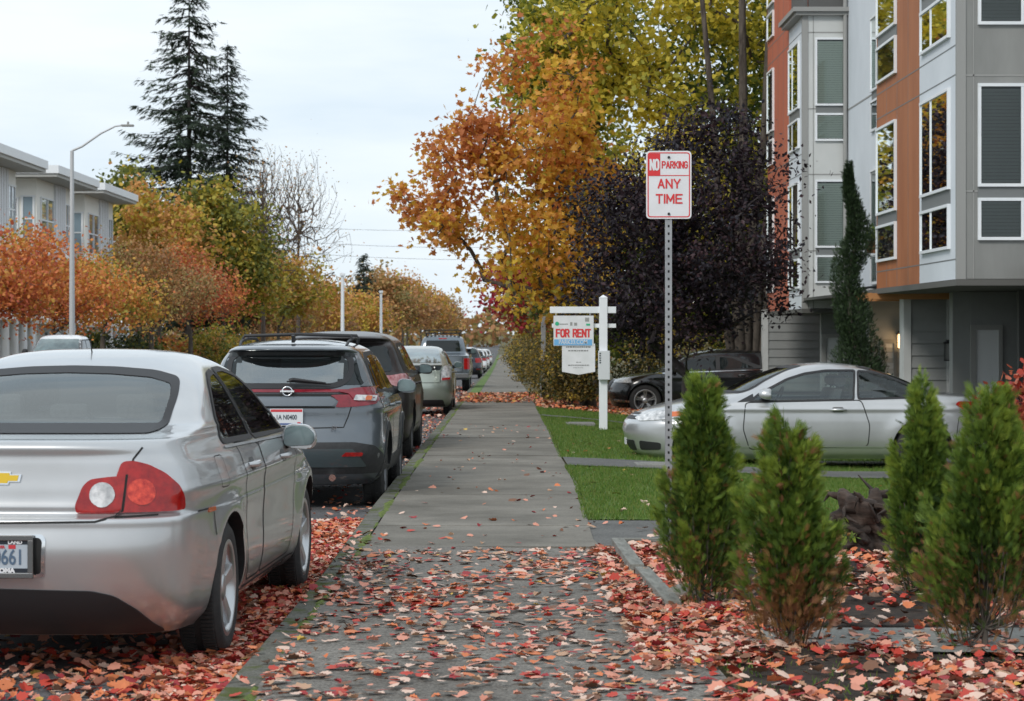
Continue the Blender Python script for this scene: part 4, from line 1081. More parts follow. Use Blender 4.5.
# ---- crossovers ------------------------------------------------------------------------
def crossover_levels(L, W, H, scale=1.0):
    w = W/2; k = H/1.585; f = L-4.3
    base = [(.22,.24,4.12,.78,.5,2.8,.6,2.6),(.30,.12,4.2,.83,.5,3,.6,2.6),(.42,.04,4.26,.865,.5,3,.7,2.6),(.55,.0,4.3,.88,.5,3.1,.8,2.6),(.70,.02,4.28,.88,.5,3.1,.8,2.6),(.82,.055,4.2,.878,.5,3.1,.8,2.7),
            (.92,.065,4.0,.872,.5,3.1,.8,2.8),(1.0,.075,3.66,.858,.5,3.1,.7,3),(1.045,.09,3.36,.84,.5,3.1,.6,3),(1.08,.12,3.22,.815,.5,3.2,.55,3),(1.16,.19,3.08,.775,.46,3.3,.5,3),(1.28,.27,2.9,.725,.44,3.4,.5,3),
            (1.40,.34,2.7,.672,.42,3.4,.5,3),(1.455,.37,2.58,.638,.44,3.2,.5,3),(1.475,.28,2.52,.622,.5,3.0,.5,3),(1.495,.20,2.46,.60,.55,2.8,.5,2.9),(1.515,.22,2.38,.565,.55,2.7,.5,2.8),(1.54,.45,2.25,.505,.5,2.6,.5,2.7),(1.565,.85,2.08,.40,.5,2.5,.5,2.5),(1.582,1.2,1.9,.24,.3,2.3,.3,2.3),(1.585,1.4,1.7,.12,.15,2.2,.15,2.2)]
    o = []
    for (z, yr, yf, ww, *r) in base: o.append((z*k if z > .6 else z, yr, yf+f*(.5+.5*min(1, max(0, (yf-1.5)/2.8))), ww*W/1.76, *r))
    return o

def kicks():
    L, W, H = 4.3, 1.76, 1.562
    c = Car('crossover_car', 'grey crossover with roof bars and red tail lights, parked directly ahead of the silver saloon', (-1.985, 21.05, gz(21.5)-.13), R(-.6), L, GROUP)
    def crease(y, z): return .014*math.exp(-((z-.93)/.03)**2)
    c.zsh = lambda z: z+.06 if .66 < z < 1.12 else (z+.03 if z < 1.3 and z > 1.1 else z)
    c.body(crossover_levels(L, W, H), [GREY, M['black_plastic']], (.86, 3.48), .335, crease=crease, flare_h=.026)
    c.all_wheels(.335, .21, .862, spokes=5, double=True, rim='rim_dark')
    # rear screen
    f = c.patch('rear_window', 'B', [(-.70,1.085),(.70,1.085),(.665,1.16),(.60,1.40),(.575,1.448),(-.575,1.448),(-.60,1.40),(-.665,1.16)], M['car_glass'], .003, r=.04)
    KS = [(-.40,1.16),(.40,1.16),(.50,1.19),(.545,1.27),(.535,1.37),(.49,1.405),(-.49,1.405),(-.535,1.37),(-.545,1.27),(-.50,1.19)]
    KF = [(-.62,1.12),(.62,1.12),(.54,1.42),(-.54,1.42)]; zs, c.zsh = c.zsh, None
    c.cut([prism([(.55,.6),(2.75,.6),(2.8,1.05),(2.45,1.45),(.62,1.45),(.55,1.1)], 'x', -.5, .5), prism(KS, 'y', -.2, .9, .04), prism(KF, 'y', 2.2, 3.6)])
    f.data.materials[0] = M['car_glass']; bmx = bmesh.new(); bmx.from_mesh(f.data)
    ins = [q for q in bmx.faces if abs(q.calc_center_median().x) < .53 and 1.17 < q.calc_center_median().z < 1.40 and abs(q.calc_center_median().x)+.6*abs(q.calc_center_median().z-1.285) < .53]
    bmesh.ops.delete(bmx, geom=ins, context='FACES'); bmx.to_mesh(f.data); bmx.free()
    c.glaze('B', KS, .05, 'privacy_glass', r=.03, off=.0065); c.seats(2.15, 1.25, .62, 1.42); c.zsh = zs
    wp = MB(); wp.tube([(.02,.125,1.185),(.05,.12,1.20),(.35,.15,1.165)], [.022,.016,.008], 8); wp.tube([(-.01,.145,1.18),(.40,.155,1.155)], .008, 6); c.own(wp.build('wiper', M['black_plastic']))
    # red bar and lamps
    c.patch('red_bar', 'B', [(-.62,1.018),(.62,1.018),(.62,1.043),(-.62,1.043)], M['dark_red_lens'], .008, r=.004, thick=.014)
    c.patch('lamp_surround', 'B', [(-.56,.985),(.56,.985),(.60,.97),(.60,.995),(.50,1.008),(-.50,1.008),(-.60,.995),(-.60,.97)], M['gap'], .005, r=.004)
    for sx, vw in ((1, 'R'), (-1, 'L')):
        P = lambda q: [(p[0]*sx, p[1]) for p in q]
        t = c.patch('tail_light', 'B', P([(.46,1.02),(.56,1.0),(.62,.935),(.80,.925),(.865,.96),(.85,1.03),(.80,1.065),(.60,1.05)]), M['dark_red_lens'], .016, r=.015, thick=.024, grid=.03)
        c.patch('reversing_lens', 'B', P([(.60,.945),(.79,.935),(.80,.975),(.62,.985)]), M['white_lens'], .021, parent=t, r=.01)
        c.patch('indicator_lens', 'B', P([(.70,.942),(.75,.94),(.76,.972),(.71,.975)]), M['amber_lens'], .024, parent=t, r=.01)
        c.patch('tail_light', vw, [(.09,.94),(.30,.97),(.40,1.04),(.30,1.055),(.12,1.05)], M['dark_red_lens'], .013, r=.015, thick=.02)
        c.patch('pillar_fin', 'B', P([(.655,1.07),(.80,1.07),(.775,1.14),(.745,1.19)]), GREY, .01, r=.01)
        c.patch('fog_reflector', 'B', P([(.50,.50),(.68,.50),(.69,.53),(.54,.535)]), M['red_lens'], .02, r=.01)
    loc, nrm = c.hit('B', 0, 1.09); yb = loc.y-.03
    e = MB(); n = 28
    for i in range(n):
        t0, t1 = 2*math.pi*i/n, 2*math.pi*(i+1)/n
        P = lambda r, t, yy: (r*math.cos(t), yy, 1.09+r*.92*math.sin(t))
        e.add([P(.052,t0,yb-.02),P(.052,t1,yb-.02),P(.038,t1,yb-.024),P(.038,t0,yb-.024),P(.052,t0,yb+.01),P(.052,t1,yb+.01),P(.038,t0,yb+.01),P(.038,t1,yb+.01)], [(0,1,2,3),(0,1,5,4),(3,2,7,6)], 0, True)
    e.box(-.066,.066,yb-.028,yb-.01,1.081,1.099,bev=.003); c.own(e.build('emblem', M['chrome']))
    # hatch: plate pocket, gaps
    c.line('hatch_gap', 'B', [(-.66,1.06),(-.60,.93),(-.56,.80),(-.52,.70),(0,.69),(.52,.70),(.56,.80),(.60,.93),(.66,1.06)], .010, M['gap'])
    c.patch('handle_ledge', 'B', [(-.42,.895),(.42,.895),(.46,.93),(.40,.955),(-.40,.955),(-.46,.93)], GREY, .022, r=.02, thick=.03)
    c.patch('ledge_shadow_gap', 'B', [(-.44,.875),(.44,.875),(.44,.892),(-.44,.892)], M['gap'], .006, r=.004)
    plate(c, 0, .028, .855, .305, .155, R(-4), None, [('#', -.145, .145, .048, .072, 'plate_red'), ('#', -.145, .145, -.07, -.055, 'plate_blue'), ('1A N0400', .062, 0, -.002, 'ink_dark', .74, .001), ('#', .10, .13, -.07, -.045, 'plate_red')])
    text('lettering', 'SV', .05, (.44, .012, .755), (R(90), 0, 0), M['chrome'], None, bold=.001, ext=.004).name = 'badge'
    bd = [o for o in col.objects if o.name.startswith('badge')][-1]; c.own(bd)
    # bumper cladding and skid plate
    c.patch('bumper_cladding', 'B', [(-.87,.33),(.87,.33),(.87,.50),(.80,.59),(.62,.625),(-.62,.625),(-.80,.59),(-.87,.50)], M['cladding'], .005, r=.03)
    c.patch('skid_plate', 'B', [(-.60,.40),(.60,.40),(.72,.40),(.66,.50),(.60,.565),(-.60,.565),(-.66,.50),(-.72,.40)], M['skid'], .014, r=.02, thick=.02)
    for vw in 'RL':
        for yc in c.wheels:
            arc = [(yc+.375*math.cos(a), .335+.375*math.sin(a)) for a in np.linspace(R(-12), R(192), 24)]+[(yc+.46*math.cos(a), .335+.455*math.sin(a)) for a in np.linspace(R(192), R(-12), 24)]
            c.patch('arch_cladding', vw, arc, M['cladding'], .006, r=0, grid=.06)
        c.patch('sill_cladding', vw, [(1.27,.26),(3.07,.26),(3.03,.42),(1.31,.42)], M['cladding'], .007)
        f = c.patch('window', vw, [(.52,1.13),(.75,1.065),(3.05,1.04),(2.75,1.26),(2.5,1.40),(2.2,1.45),(1.0,1.44),(.72,1.38)], M['black_plastic'], .003, r=.04)
        c.patch('glass', vw, [(.95,1.09),(1.72,1.075),(1.70,1.41),(1.10,1.40)], M['car_glass'], .007, parent=f); c.patch('glass', vw, [(1.80,1.075),(2.92,1.065),(2.66,1.26),(2.42,1.385),(1.80,1.41)], M['car_glass'], .007, parent=f)
        c.patch('glass', vw, [(.66,1.12),(.88,1.09),(.92,1.34),(.80,1.32)], M['car_glass'], .007, parent=f)
    c.door('R', [(1.14,.72),(1.30,.42),(1.76,.42),(1.76,1.05),(1.06,1.08)], GREY); c.door('R', [(1.77,.42),(2.98,.42),(3.05,1.03),(1.77,1.05)], GREY)
    c.handle(1.30, .93, GREY); c.handle(2.25, .92, GREY); c.mirror_(.86, 2.72, 1.08, GREY)
    # roof bars
    for sx in (-1, 1):
        b = MB(); b.tube([(sx*.50,.62,1.50),(sx*.51,.80,1.545),(sx*.515,1.3,1.575),(sx*.51,2.0,1.57),(sx*.50,2.15,1.53)], .014, 8); c.own(b.build('roof_rail', M['black_plastic']))
        b.v
    for yb in (1.05, 1.85):
        b = MB(); b.tube([(-.53,yb,1.56),(-.51,yb,1.60),(0,yb,1.615),(.51,yb,1.60),(.53,yb,1.56)], .015, 8); c.own(b.build('roof_bar', M['black_plastic']))
    an = MB(); an.prism([(.62,1.535),(.80,1.56),(.64,1.61),(.60,1.60)], 'x', -.014, .014); c.own(an.build('antenna_fin', M['black_plastic']))
    c.glaze('F', KF, .03, 'auto_glass'); c.patch('headlight', 'F', [(.5,.78),(.8,.8),(.8,.9),(.55,.86)], M['white_lens'], .01, mirror=True); c.patch('grille', 'F', [(-.4,.55),(.4,.55),(.48,.82),(-.48,.82)], M['black_plastic'], .008)
    ex = MB(); ex.tube([(.42,.03,.30),(.42,.3,.30)], .032, 12); c.own(ex.build('exhaust', M['chrome']))
    return c
M['skid'] = paint('skid_paint', (0.075,0.10,0.11), 0.4, 0.4)
car2 = kicks()

def far_suv(name, label, loc, rz, L, W, H, pm, lamp='red_lens', Rw=.36, glass='car_glass', pinkish=False, group=GROUP, low=True):
    c = Car(name, label, loc, rz, L, group); k = H/1.585
    c.body(crossover_levels(L, W, H), [pm, M['black_plastic']], (.98*L/4.5, .98*L/4.5+2.7*L/4.6), Rw, flare_h=.02, sub=5 if low else 7, nc=8, ns=26)
    c.all_wheels(Rw, .23, W/2-.02, rim='rim_dark' if pinkish else 'rim')
    q = W/1.76
    f = c.patch('rear_window', 'B', [(-.66*q,1.09*k),(.66*q,1.09*k),(.58*q,1.40*k),(-.58*q,1.40*k)], M[glass], .005, r=.06)
    for sx, vw in ((1, 'R'), (-1, 'L')):
        P = lambda z: [(p[0]*sx*q, p[1]*k) for p in z]
        c.patch('tail_light', 'B', P([(.50,.98),(.70,.91),(.86,.92),(.86,1.0),(.78,1.06)]) if pinkish else P([(.66,.82),(.85,.82),(.85,1.05),(.70,1.05)]), M[lamp], .014, r=.02, grid=.03)
        c.patch('tail_light', vw, [(.08,.93*k),(.34,.96*k),(.5,1.06*k),(.30,1.06*k),(.10,1.03*k)] if pinkish else [(.1,.82*k),(.22,.82*k),(.22,1.04*k),(.12,1.04*k)], M[lamp], .011, r=.02)
        c.patch('fog_reflector', 'B', P([(.58,.48),(.78,.48),(.78,.51),(.58,.51)]), M['red_lens'], .01, r=.01)
        f = c.patch('window', vw, [(.56,1.14*k),(.8,1.06*k),(3.05*L/4.3,1.04*k),(2.75*L/4.3,1.26*k),(2.5*L/4.3,1.40*k),(2.2*L/4.3,1.44*k),(1.0,1.43*k),(.75,1.36*k)], M['black_plastic'], .003, r=.04)
        c.patch('glass', vw, [(1.02,1.09*k),(1.85,1.075*k),(1.83,1.40*k),(1.15,1.39*k)], M['car_glass'], .007, parent=f); c.patch('glass', vw, [(1.95,1.075*k),(2.9*L/4.3,1.065*k),(2.62*L/4.3,1.27*k),(2.42*L/4.3,1.38*k),(1.95,1.40*k)], M['car_glass'], .007, parent=f)
    c.door('R', [(1.3,.72*k),(1.45,.40),(1.9,.40),(1.9,1.05*k),(1.2,1.07*k)], pm); c.door('R', [(1.91,.40),(3.2,.40),(3.3,1.03*k),(1.91,1.05*k)], pm)
    c.handle(1.5, .92*k, pm); c.handle(2.5, .91*k, pm); c.mirror_(W/2-.03, 2.95*L/4.5, 1.08*k, pm)
    c.patch('lower_bumper', 'B', [(-.8*q,.28),(.8*q,.28),(.78*q,.42),(-.78*q,.42)], M['black_plastic'], .005)
    plate(c, 0, .035, .78*k, .305, .155, 0, None, [])
    c.patch('windscreen', 'F', [(-.66,1.12*k),(.66,1.12*k),(.55,1.4*k),(-.55,1.4*k)], M['car_glass'], .006); c.patch('headlight', 'F', [(.5,.78),(.8,.8),(.8,.92),(.55,.9)], M['white_lens'], .01, mirror=True)
    return c
car3 = far_suv('suv_car', 'dark bronze SUV with pinkish clear tail lamps, parked just ahead of the grey crossover', (-2.16, 29.8, gz(30)-.13), R(-.4), 4.8, 1.915, 1.69, BRONZE, 'pink_lens' if 'pink_lens' in M else 'red_lens', .37, pinkish=True, low=False)

# ---- pale green hatchback (third from the grey crossover) ------------------------------
HAT = [(.20,.2,4.3,.76,.5,2.8,.6,2.4),(.30,.08,4.4,.82,.5,3,.7,2.4),(.45,.02,4.44,.855,.5,3,.8,2.4),(.6,.0,4.45,.862,.5,3,.9,2.4),(.75,.03,4.35,.862,.5,3,.9,2.5),(.86,.06,4.1,.855,.5,3,.9,2.6),(.95,.08,3.85,.84,.5,3,.8,2.8),
       (1.03,.10,3.6,.81,.5,3,.6,3),(1.09,.12,3.45,.775,.5,3.1,.6,3),(1.12,.24,3.38,.765,.5,3.1,.6,3),(1.2,.55,3.2,.73,.5,3.1,.6,3),(1.3,.95,2.98,.68,.5,3,.6,3),(1.39,1.35,2.75,.62,.5,3,.6,3),(1.45,1.7,2.5,.54,.5,2.8,.6,2.8),(1.48,1.95,2.3,.40,.3,2.5,.3,2.5),(1.49,2.05,2.15,.15,.1,2.2,.1,2.2)]
def hatch():
    c = Car('hatchback_car', 'pale sage green hatchback with tall white tail lamps, parked behind the pickup truck', (-1.93, 48.6, gz(49)-.13), 0, 4.45, GROUP)
    c.body(HAT, [SAGE, M['black_plastic']], (.88, 3.58), .32, sub=5, nc=8, ns=26)
    c.all_wheels(.32, .2, .845)
    c.patch('rear_window', 'B', [(-.62,1.14),(.62,1.14),(.55,1.36),(.5,1.42),(-.5,1.42),(-.55,1.36)], M['glass_pale'], .006, r=.05)
    c.patch('rear_window', 'B', [(-.60,.985),(.60,.985),(.64,1.085),(-.64,1.085)], M['car_glass'], .006, r=.03)
    for sx, vw in ((1, 'R'), (-1, 'L')):
        P = lambda z: [(p[0]*sx, p[1]) for p in z]
        t = c.patch('tail_light', 'B', P([(.62,.76),(.80,.78),(.83,.95),(.78,1.08),(.68,1.08),(.62,.95)]), M['white_lens'], .014, r=.03, grid=.03)
        c.patch('brake_lens', 'B', P([(.63,.765),(.79,.785),(.80,.83),(.63,.82)]), M['red_lens'], .018, parent=t, r=.01)
        f = c.patch('window', vw, [(.75,1.13),(3.2,1.02),(2.8,1.24),(2.45,1.39),(2.0,1.42),(1.4,1.36)], M['black_plastic'], .003, r=.04)
        c.patch('glass', vw, [(1.05,1.14),(1.85,1.09),(1.85,1.39),(1.5,1.35)], M['car_glass'], .007, parent=f); c.patch('glass', vw, [(1.95,1.085),(3.0,1.05),(2.7,1.25),(2.4,1.36),(1.95,1.38)], M['car_glass'], .007, parent=f)
    c.handle(1.5, .93, SAGE); c.handle(2.5, .91, SAGE); c.mirror_(.83, 2.95, 1.06, SAGE)
    c.patch('lower_bumper', 'B', [(-.7,.22),(.7,.22),(.66,.36),(-.66,.36)], M['black_plastic'], .005); plate(c, 0, .04, .80, .305, .155, 0, None, [])
    c.line('hatch_gap', 'B', [(-.62,1.0),(-.6,.72),(.6,.72),(.62,1.0)], .012, M['gap'])
    return c
hatch()

# ---- pickups ---------------------------------------------------------------------------
def pickup(name, label, loc, rz, pm, rack=True, group=GROUP):
    L = 5.6
    T = [(.42,.06,5.45,.90,.2,4,.5,3),(.5,.02,5.52,.95,.2,4.5,.5,3),(.66,.0,5.58,.975,.2,5,.5,3),(.9,.01,5.6,.98,.2,5,.5,3),(1.1,.02,5.52,.975,.2,5,.5,3.2),(1.2,.025,5.3,.965,.2,5,.5,3.4),(1.24,.04,4.9,.95,.22,5,.5,3.4),(1.26,.3,4.5,.93,.3,4.5,.5,3.2),(1.28,1.6,4.25,.86,.25,4,.4,3.2),(1.32,1.72,4.15,.82,.22,4,.4,3.2),
         (1.5,1.78,3.9,.78,.2,4,.4,3.2),(1.72,1.86,3.55,.72,.22,3.8,.4,3.2),(1.84,1.95,3.3,.66,.28,3.4,.4,3),(1.90,2.1,3.1,.52,.3,2.8,.4,2.8),(1.92,2.4,2.8,.2,.15,2.2,.15,2.2)]
    c = Car(name, label, loc, rz, L, group, 'pickup truck')
    c.body(T, [pm, M['black_plastic']], (1.15, 4.65), .40, sub=5, nc=8, ns=30, flare_h=.03)
    c.all_wheels(.40, .27, .95, rim='rim')
    c.patch('rear_window', 'B', [(-.62,1.36),(.62,1.36),(.56,1.74),(-.56,1.74)], M['car_glass'], .006, r=.04)
    c.patch('tailgate', 'B', [(-.70,.70),(.70,.70),(.70,1.17),(-.70,1.17)], pm, .012, r=.02, thick=.02); c.line('tailgate_gap', 'B', [(-.72,1.2),(-.72,.68),(.72,.68),(.72,1.2)], .012, M['gap'])
    c.patch('tail_light', 'B', [(.76,.78),(.93,.78),(.93,1.15),(.76,1.15)], M['red_lens'], .014, r=.02, mirror=True)
    c.patch('tail_light', 'R', [(.05,.78),(.18,.78),(.18,1.15),(.05,1.15)], M['red_lens'], .012, r=.02, mirror=True)
    c.patch('brake_light', 'B', [(-.14,1.79),(.14,1.79),(.14,1.82),(-.14,1.82)], M['red_lens'], .01, r=.005)
    b = MB(); b.box(-.93,.93,-.12,.1,.48,.64,bev=.02); c.own(b.build('rear_bumper', M['chrome_dark']))
    for vw in 'RL':
        f = c.patch('window', vw, [(1.95,1.34),(4.0,1.32),(3.7,1.55),(3.4,1.76),(2.05,1.78)], M['black_plastic'], .003, r=.04)
        c.patch('glass', vw, [(2.08,1.37),(2.78,1.37),(2.78,1.73),(2.12,1.73)], M['car_glass'], .008, parent=f); c.patch('glass', vw, [(2.88,1.37),(3.85,1.36),(3.6,1.56),(3.35,1.72),(2.88,1.73)], M['car_glass'], .008, parent=f)
    c.door('R', [(2.0,.55),(2.82,.55),(2.82,1.3),(1.95,1.3)], pm); c.door('R', [(2.83,.55),(3.95,.55),(4.05,1.3),(2.83,1.3)], pm)
    c.handle(2.15, 1.12, pm); c.handle(3.0, 1.12, pm)
    c.mirror_(.93, 3.78, 1.36, M['black_plastic'], wd=.2, h=.22)
    c.patch('windscreen', 'F', [(-.74,1.36),(.74,1.36),(.62,1.78),(-.62,1.78)], M['glass_pale'], .008, r=.04)
    c.patch('grille', 'F', [(-.55,.72),(.55,.72),(.58,1.08),(-.58,1.08)], M['black_plastic'], .012, r=.03); c.patch('headlight', 'F', [(.64,.85),(.88,.85),(.88,1.08),(.64,1.08)], M['white_lens'], .012, r=.02, mirror=True)
    b = MB(); b.box(-.9,.9,5.5,5.66,.5,.66,bev=.02); c.own(b.build('front_bumper', M['chrome_dark']))
    if rack:
        b = MB()
        for x in (-.6,.6): b.tube([(x,2.15,1.98),(x,3.15,1.98)], .02, 6)
        for y in (2.15,2.48,2.81,3.15): b.tube([(-.6,y,1.98),(.6,y,1.98)], .02, 6)
        for x in (-.58,.58):
            for y in (2.2,3.1): b.tube([(x,y,1.85),(x,y,1.98)], .018, 6)
        b.tube([(-.62,2.12,2.1),(.62,2.12,2.1)], .022, 6); b.tube([(-.62,3.18,2.1),(.62,3.18,2.1)], .022, 6); b.tube([(-.62,2.12,2.1),(-.62,3.18,2.1)], .022, 6); b.tube([(.62,2.12,2.1),(.62,3.18,2.1)], .022, 6)
        for i in range(9):
            x = -.55+i*.1375; b.box(x-.04,x+.04,2.14,3.16,2.0,2.012)
        for x in (-.62,0,.62): b.tube([(x,2.12,1.98),(x,2.12,2.1)], .015, 6)
        c.own(b.build('roof_rack', M['black_plastic']))
    return c
pickup('pickup_truck', 'dark grey pickup truck with a black roof rack, parked along the kerb', (-2.08, 77.5, gz(79)-.13), 0, TRUCKB)
pickup('pickup_truck', 'white pickup truck facing the camera across the street under the orange trees', (-14.35, 77.8, gz(76)-.13), R(180), WHITE, rack=False, group='cars parked across the street')

far_suv('suv_car', 'small dark blue SUV far up the kerb, just beyond the pickup with the roof rack', (-2.0, 121, gz(124)-.13), 0, 4.5, 1.8, 1.68, NAVY, Rw=.35)
w1 = far_suv('suv_car', 'small white SUV far up the kerb, first beyond the dark blue one', (-1.95, 150, gz(153)-.13), 0, 4.5, 1.8, 1.66, WHITE, Rw=.35).root
for k, (y, lab) in enumerate(((180, 'tiny white car far up the kerb, second white one beyond the dark blue SUV'), (225, 'tiny white car far up the kerb, farthest of the parked row'))):
    w2 = copy_tree(w1); w2.location = (-1.95, y+2.25, gz(y+3)-.13); w2['label'] = lab

# ---- silver coupe standing across the lawn, side on ------------------------------------
COU = [(.18,.20,4.20,.74,.5,2.6,.6,2.4),(.26,.10,4.33,.82,.5,2.8,.7,2.4),(.38,.04,4.40,.86,.5,2.9,.8,2.3),(.52,.0,4.44,.875,.55,2.9,.9,2.3),(.62,.015,4.42,.877,.55,2.9,.9,2.3),(.70,.035,4.33,.875,.55,2.9,.95,2.3),(.77,.05,4.20,.87,.55,2.9,.95,2.4),(.84,.065,3.98,.86,.55,2.9,.95,2.5),
       (.90,.08,3.72,.842,.55,2.9,.9,2.7),(.95,.12,3.48,.81,.6,2.8,.8,2.8),(.975,.32,3.36,.785,.6,2.7,.7,2.8),(1.0,.62,3.24,.765,.55,2.7,.65,2.9),(1.06,.78,3.08,.735,.5,2.8,.6,2.9),(1.14,.95,2.92,.70,.5,2.8,.55,2.9),(1.22,1.15,2.74,.65,.5,2.8,.5,2.9),(1.30,1.40,2.52,.58,.45,2.7,.45,2.8),(1.345,1.62,2.30,.49,.35,2.6,.35,2.6),(1.365,1.80,2.1,.34,.2,2.4,.2,2.4),(1.37,1.9,2.0,.12,.05,2.2,.05,2.2)]
def coupe():
    c = Car('coupe_car', 'silver two-door coupe standing side on across the driveway behind the evergreen shrubs', (5.99, 29.62, -.31), R(90), 4.44, None)
    def crease(y, z): return .012*math.exp(-((z-.80)/.03)**2)
    c.body(COU, [SILVER, M['black_plastic']], (.86, 3.52), .32, crease=crease)
    c.all_wheels(.32, .205, .855, spokes=5, wd=.05)
    CD = [(1.70,.925),(2.92,.905),(2.82,.975),(2.48,1.155),(2.26,1.225),(2.0,1.262),(1.66,1.262)]; CQ = [(.86,.955),(1.62,.935),(1.60,1.255),(1.50,1.25),(1.25,1.195),(1.0,1.08)]
    CF = [(-.64,1.02),(.64,1.02),(.56,1.18),(.46,1.30),(-.46,1.30),(-.56,1.18)]; CB = [(-.56,1.05),(.56,1.05),(.48,1.29),(-.48,1.29)]
    c.cut([prism([(1.0,.45),(2.75,.45),(2.75,.95),(2.3,1.27),(1.5,1.285),(1.15,1.1),(1.0,1.02)], 'x', -.48, .48), prism(CF, 'y', 2.2, 3.5), prism(CB, 'y', .5, 1.5), prism(CD, 'x', -1.1, 1.1), prism(CQ, 'x', -1.1, 1.1)])
    c.glaze('F', CF, .03, 'auto_glass'); c.glaze('B', CB, .03, 'auto_glass'); c.seats(2.05, 1.35, .5, 1.24, x=.34)
    sw = MB(); sw.tube([(-.34+.17*math.cos(t), 2.55-.06*math.sin(t), .90+.16*math.sin(t)) for t in np.linspace(0, 2*math.pi, 25)], .014, 8, caps=False); c.own(sw.build('steering_wheel', M['black_plastic']))
    for vw in 'LR':
        c.glaze(vw, CD, .024, 'auto_glass'); c.glaze(vw, CQ, .024, 'auto_glass')
        c.patch('mirror_corner', vw, [(2.90,.895),(3.10,.885),(2.90,.985)], M['black_plastic'], .006, r=.01)
        t = c.patch('headlight', vw, [(3.74,.70),(4.02,.66),(4.26,.64),(4.31,.67),(4.20,.745),(3.98,.775),(3.72,.76)], M['white_lens'], .010, r=.02, grid=.03, thick=.016)
        c.patch('indicator_lens', vw, [(3.68,.715),(3.93,.695),(3.92,.755),(3.78,.765)], M['amber_lens'], .013, parent=t, r=.02, grid=.03)
        c.patch('tail_light', vw, [(.16,.74),(.30,.74),(.46,.86),(.42,.89),(.18,.885)], M['red_lens'], .012, r=.015)
        c.line('lower_moulding', vw, [(1.25,.34),(3.12,.34)], .02, SILVER, .012)
    c.door('L', [(1.52,.34),(2.95,.30),(3.03,.55),(3.0,.88),(1.60,.91),(1.50,.6)], SILVER)
    c.line('bumper_gap', 'L', [(3.52+.38,.5),(3.85,.64),(4.0,.65)], .008, M['gap'], mirror=True); c.line('bumper_gap', 'L', [(.46,.42),(.42,.70),(.15,.72)], .008, M['gap'], mirror=True)
    c.handle(1.88, .79, SILVER); c.mirror_(.83, 2.72, .99, SILVER, wd=.18, h=.13)
    # grille, lower intake, plate
    c.patch('grille', 'F', [(-.42,.66),(.42,.66),(.40,.735),(-.40,.735)], M['black_plastic'], .008, r=.02)
    c.line('grille_bar', 'F', [(-.42,.70),(.42,.70)], .012, M['chrome'], .012)
    c.patch('lower_intake', 'F', [(-.40,.27),(.40,.27),(.44,.40),(-.44,.40)], M['black_plastic'], .006, r=.03)
    c.patch('fog_recess', 'F', [(.50,.28),(.74,.29),(.76,.38),(.54,.40)], M['black_plastic'], .006, r=.03, mirror=True)
    b = MB(); b.box(-.155,.155,4.398,4.412,.33,.49); c.own(b.build('number_plate', M['plate_white']))
    c.root.scale = (1, 1.035, 1.01); c.root.location.x += .07
    return c
coupe()

# ---- black SUV on the farther drive -----------------------------------------------------
def black_suv():
    L = 4.75
    lv = crossover_levels(L, 1.9, 1.60); lv = [(z, yr+(max(0, z-1.05))*1.1, yf, *r) for (z, yr, yf, *r) in lv]
    c = Car('suv_car', 'black SUV with five-spoke wheels side on behind the dark purple tree', (7.25, 55.4, -.53), R(90), L, None)
    c.body(lv, [BLACK, M['black_plastic']], (.98, 3.88), .375, flare_h=.03, crease=lambda y, z: .012*math.exp(-((z-.92)/.04)**2))
    c.all_wheels(.375, .25, .935, spokes=5, double=True)
    for vw in 'LR':
        f = c.patch('window', vw, [(1.0,1.15),(3.55,1.05),(3.2,1.24),(2.8,1.40),(2.3,1.45),(1.75,1.42)], M['black_plastic'], .003, r=.04)
        c.patch('glass', vw, [(1.3,1.16),(2.1,1.12),(2.1,1.41),(1.8,1.38)], M['car_glass'], .007, parent=f); c.patch('glass', vw, [(2.2,1.12),(3.35,1.08),(3.1,1.23),(2.75,1.36),(2.2,1.41)], M['car_glass'], .007, parent=f)
        c.patch('headlight', vw, [(4.20,.80),(4.60,.80),(4.62,.85),(4.45,.93),(4.22,.91)], M['white_lens'], .010, r=.03, grid=.03)
        c.line('window_trim', vw, [(1.1,1.11),(3.6,1.02)], .018, M['chrome'], .007)
        c.patch('tail_light', vw, [(.1,.88),(.4,.9),(.42,.98),(.12,.98)], M['red_lens'], .01)
    c.patch('grille', 'F', [(-.42,.60),(.42,.60),(.45,.86),(-.45,.86)], M['black_plastic'], .01, r=.05)
    c.door('L', [(1.25,.75),(1.4,.4),(2.15,.4),(2.15,1.1),(1.2,1.12)], BLACK); c.door('L', [(2.16,.4),(3.4,.4),(3.5,1.05),(2.16,1.1)], BLACK)
    c.patch('lower_bumper_trim', 'L', [(4.2,.33),(4.7,.36),(4.7,.40),(4.2,.38)], M['chrome'], .012, mirror=True)
    c.handle(1.6, .97, BLACK); c.handle(2.7, .96, BLACK); c.mirror_(.92, 3.15, 1.15, BLACK)
    c.patch('windscreen', 'F', [(-.7,1.12),(.7,1.12),(.55,1.42),(-.55,1.42)], M['car_glass'], .006)
    return c
black_suv()
# ================================================================ VEGETATION
def rot_from(nrm, roll):
    """(N,3,3) matrices whose Z axis is nrm, spun by roll"""
    n = nrm/np.linalg.norm(nrm, axis=1, keepdims=True)
    a = np.where(np.abs(n[:, 2:3]) < .9, np.array([[0, 0, 1.]]), np.array([[1., 0, 0]]))
    u = np.cross(a, n); u /= np.linalg.norm(u, axis=1, keepdims=True); v = np.cross(n, u)
    c, s = np.cos(roll)[:, None], np.sin(roll)[:, None]
    return np.stack([u*c+v*s, -u*s+v*c, n], axis=2)
def along(d, roll):
    """matrices whose Y axis is direction d"""
    m = rot_from(d, roll); return np.stack([m[:, :, 0], m[:, :, 2], -m[:, :, 1]], axis=2)

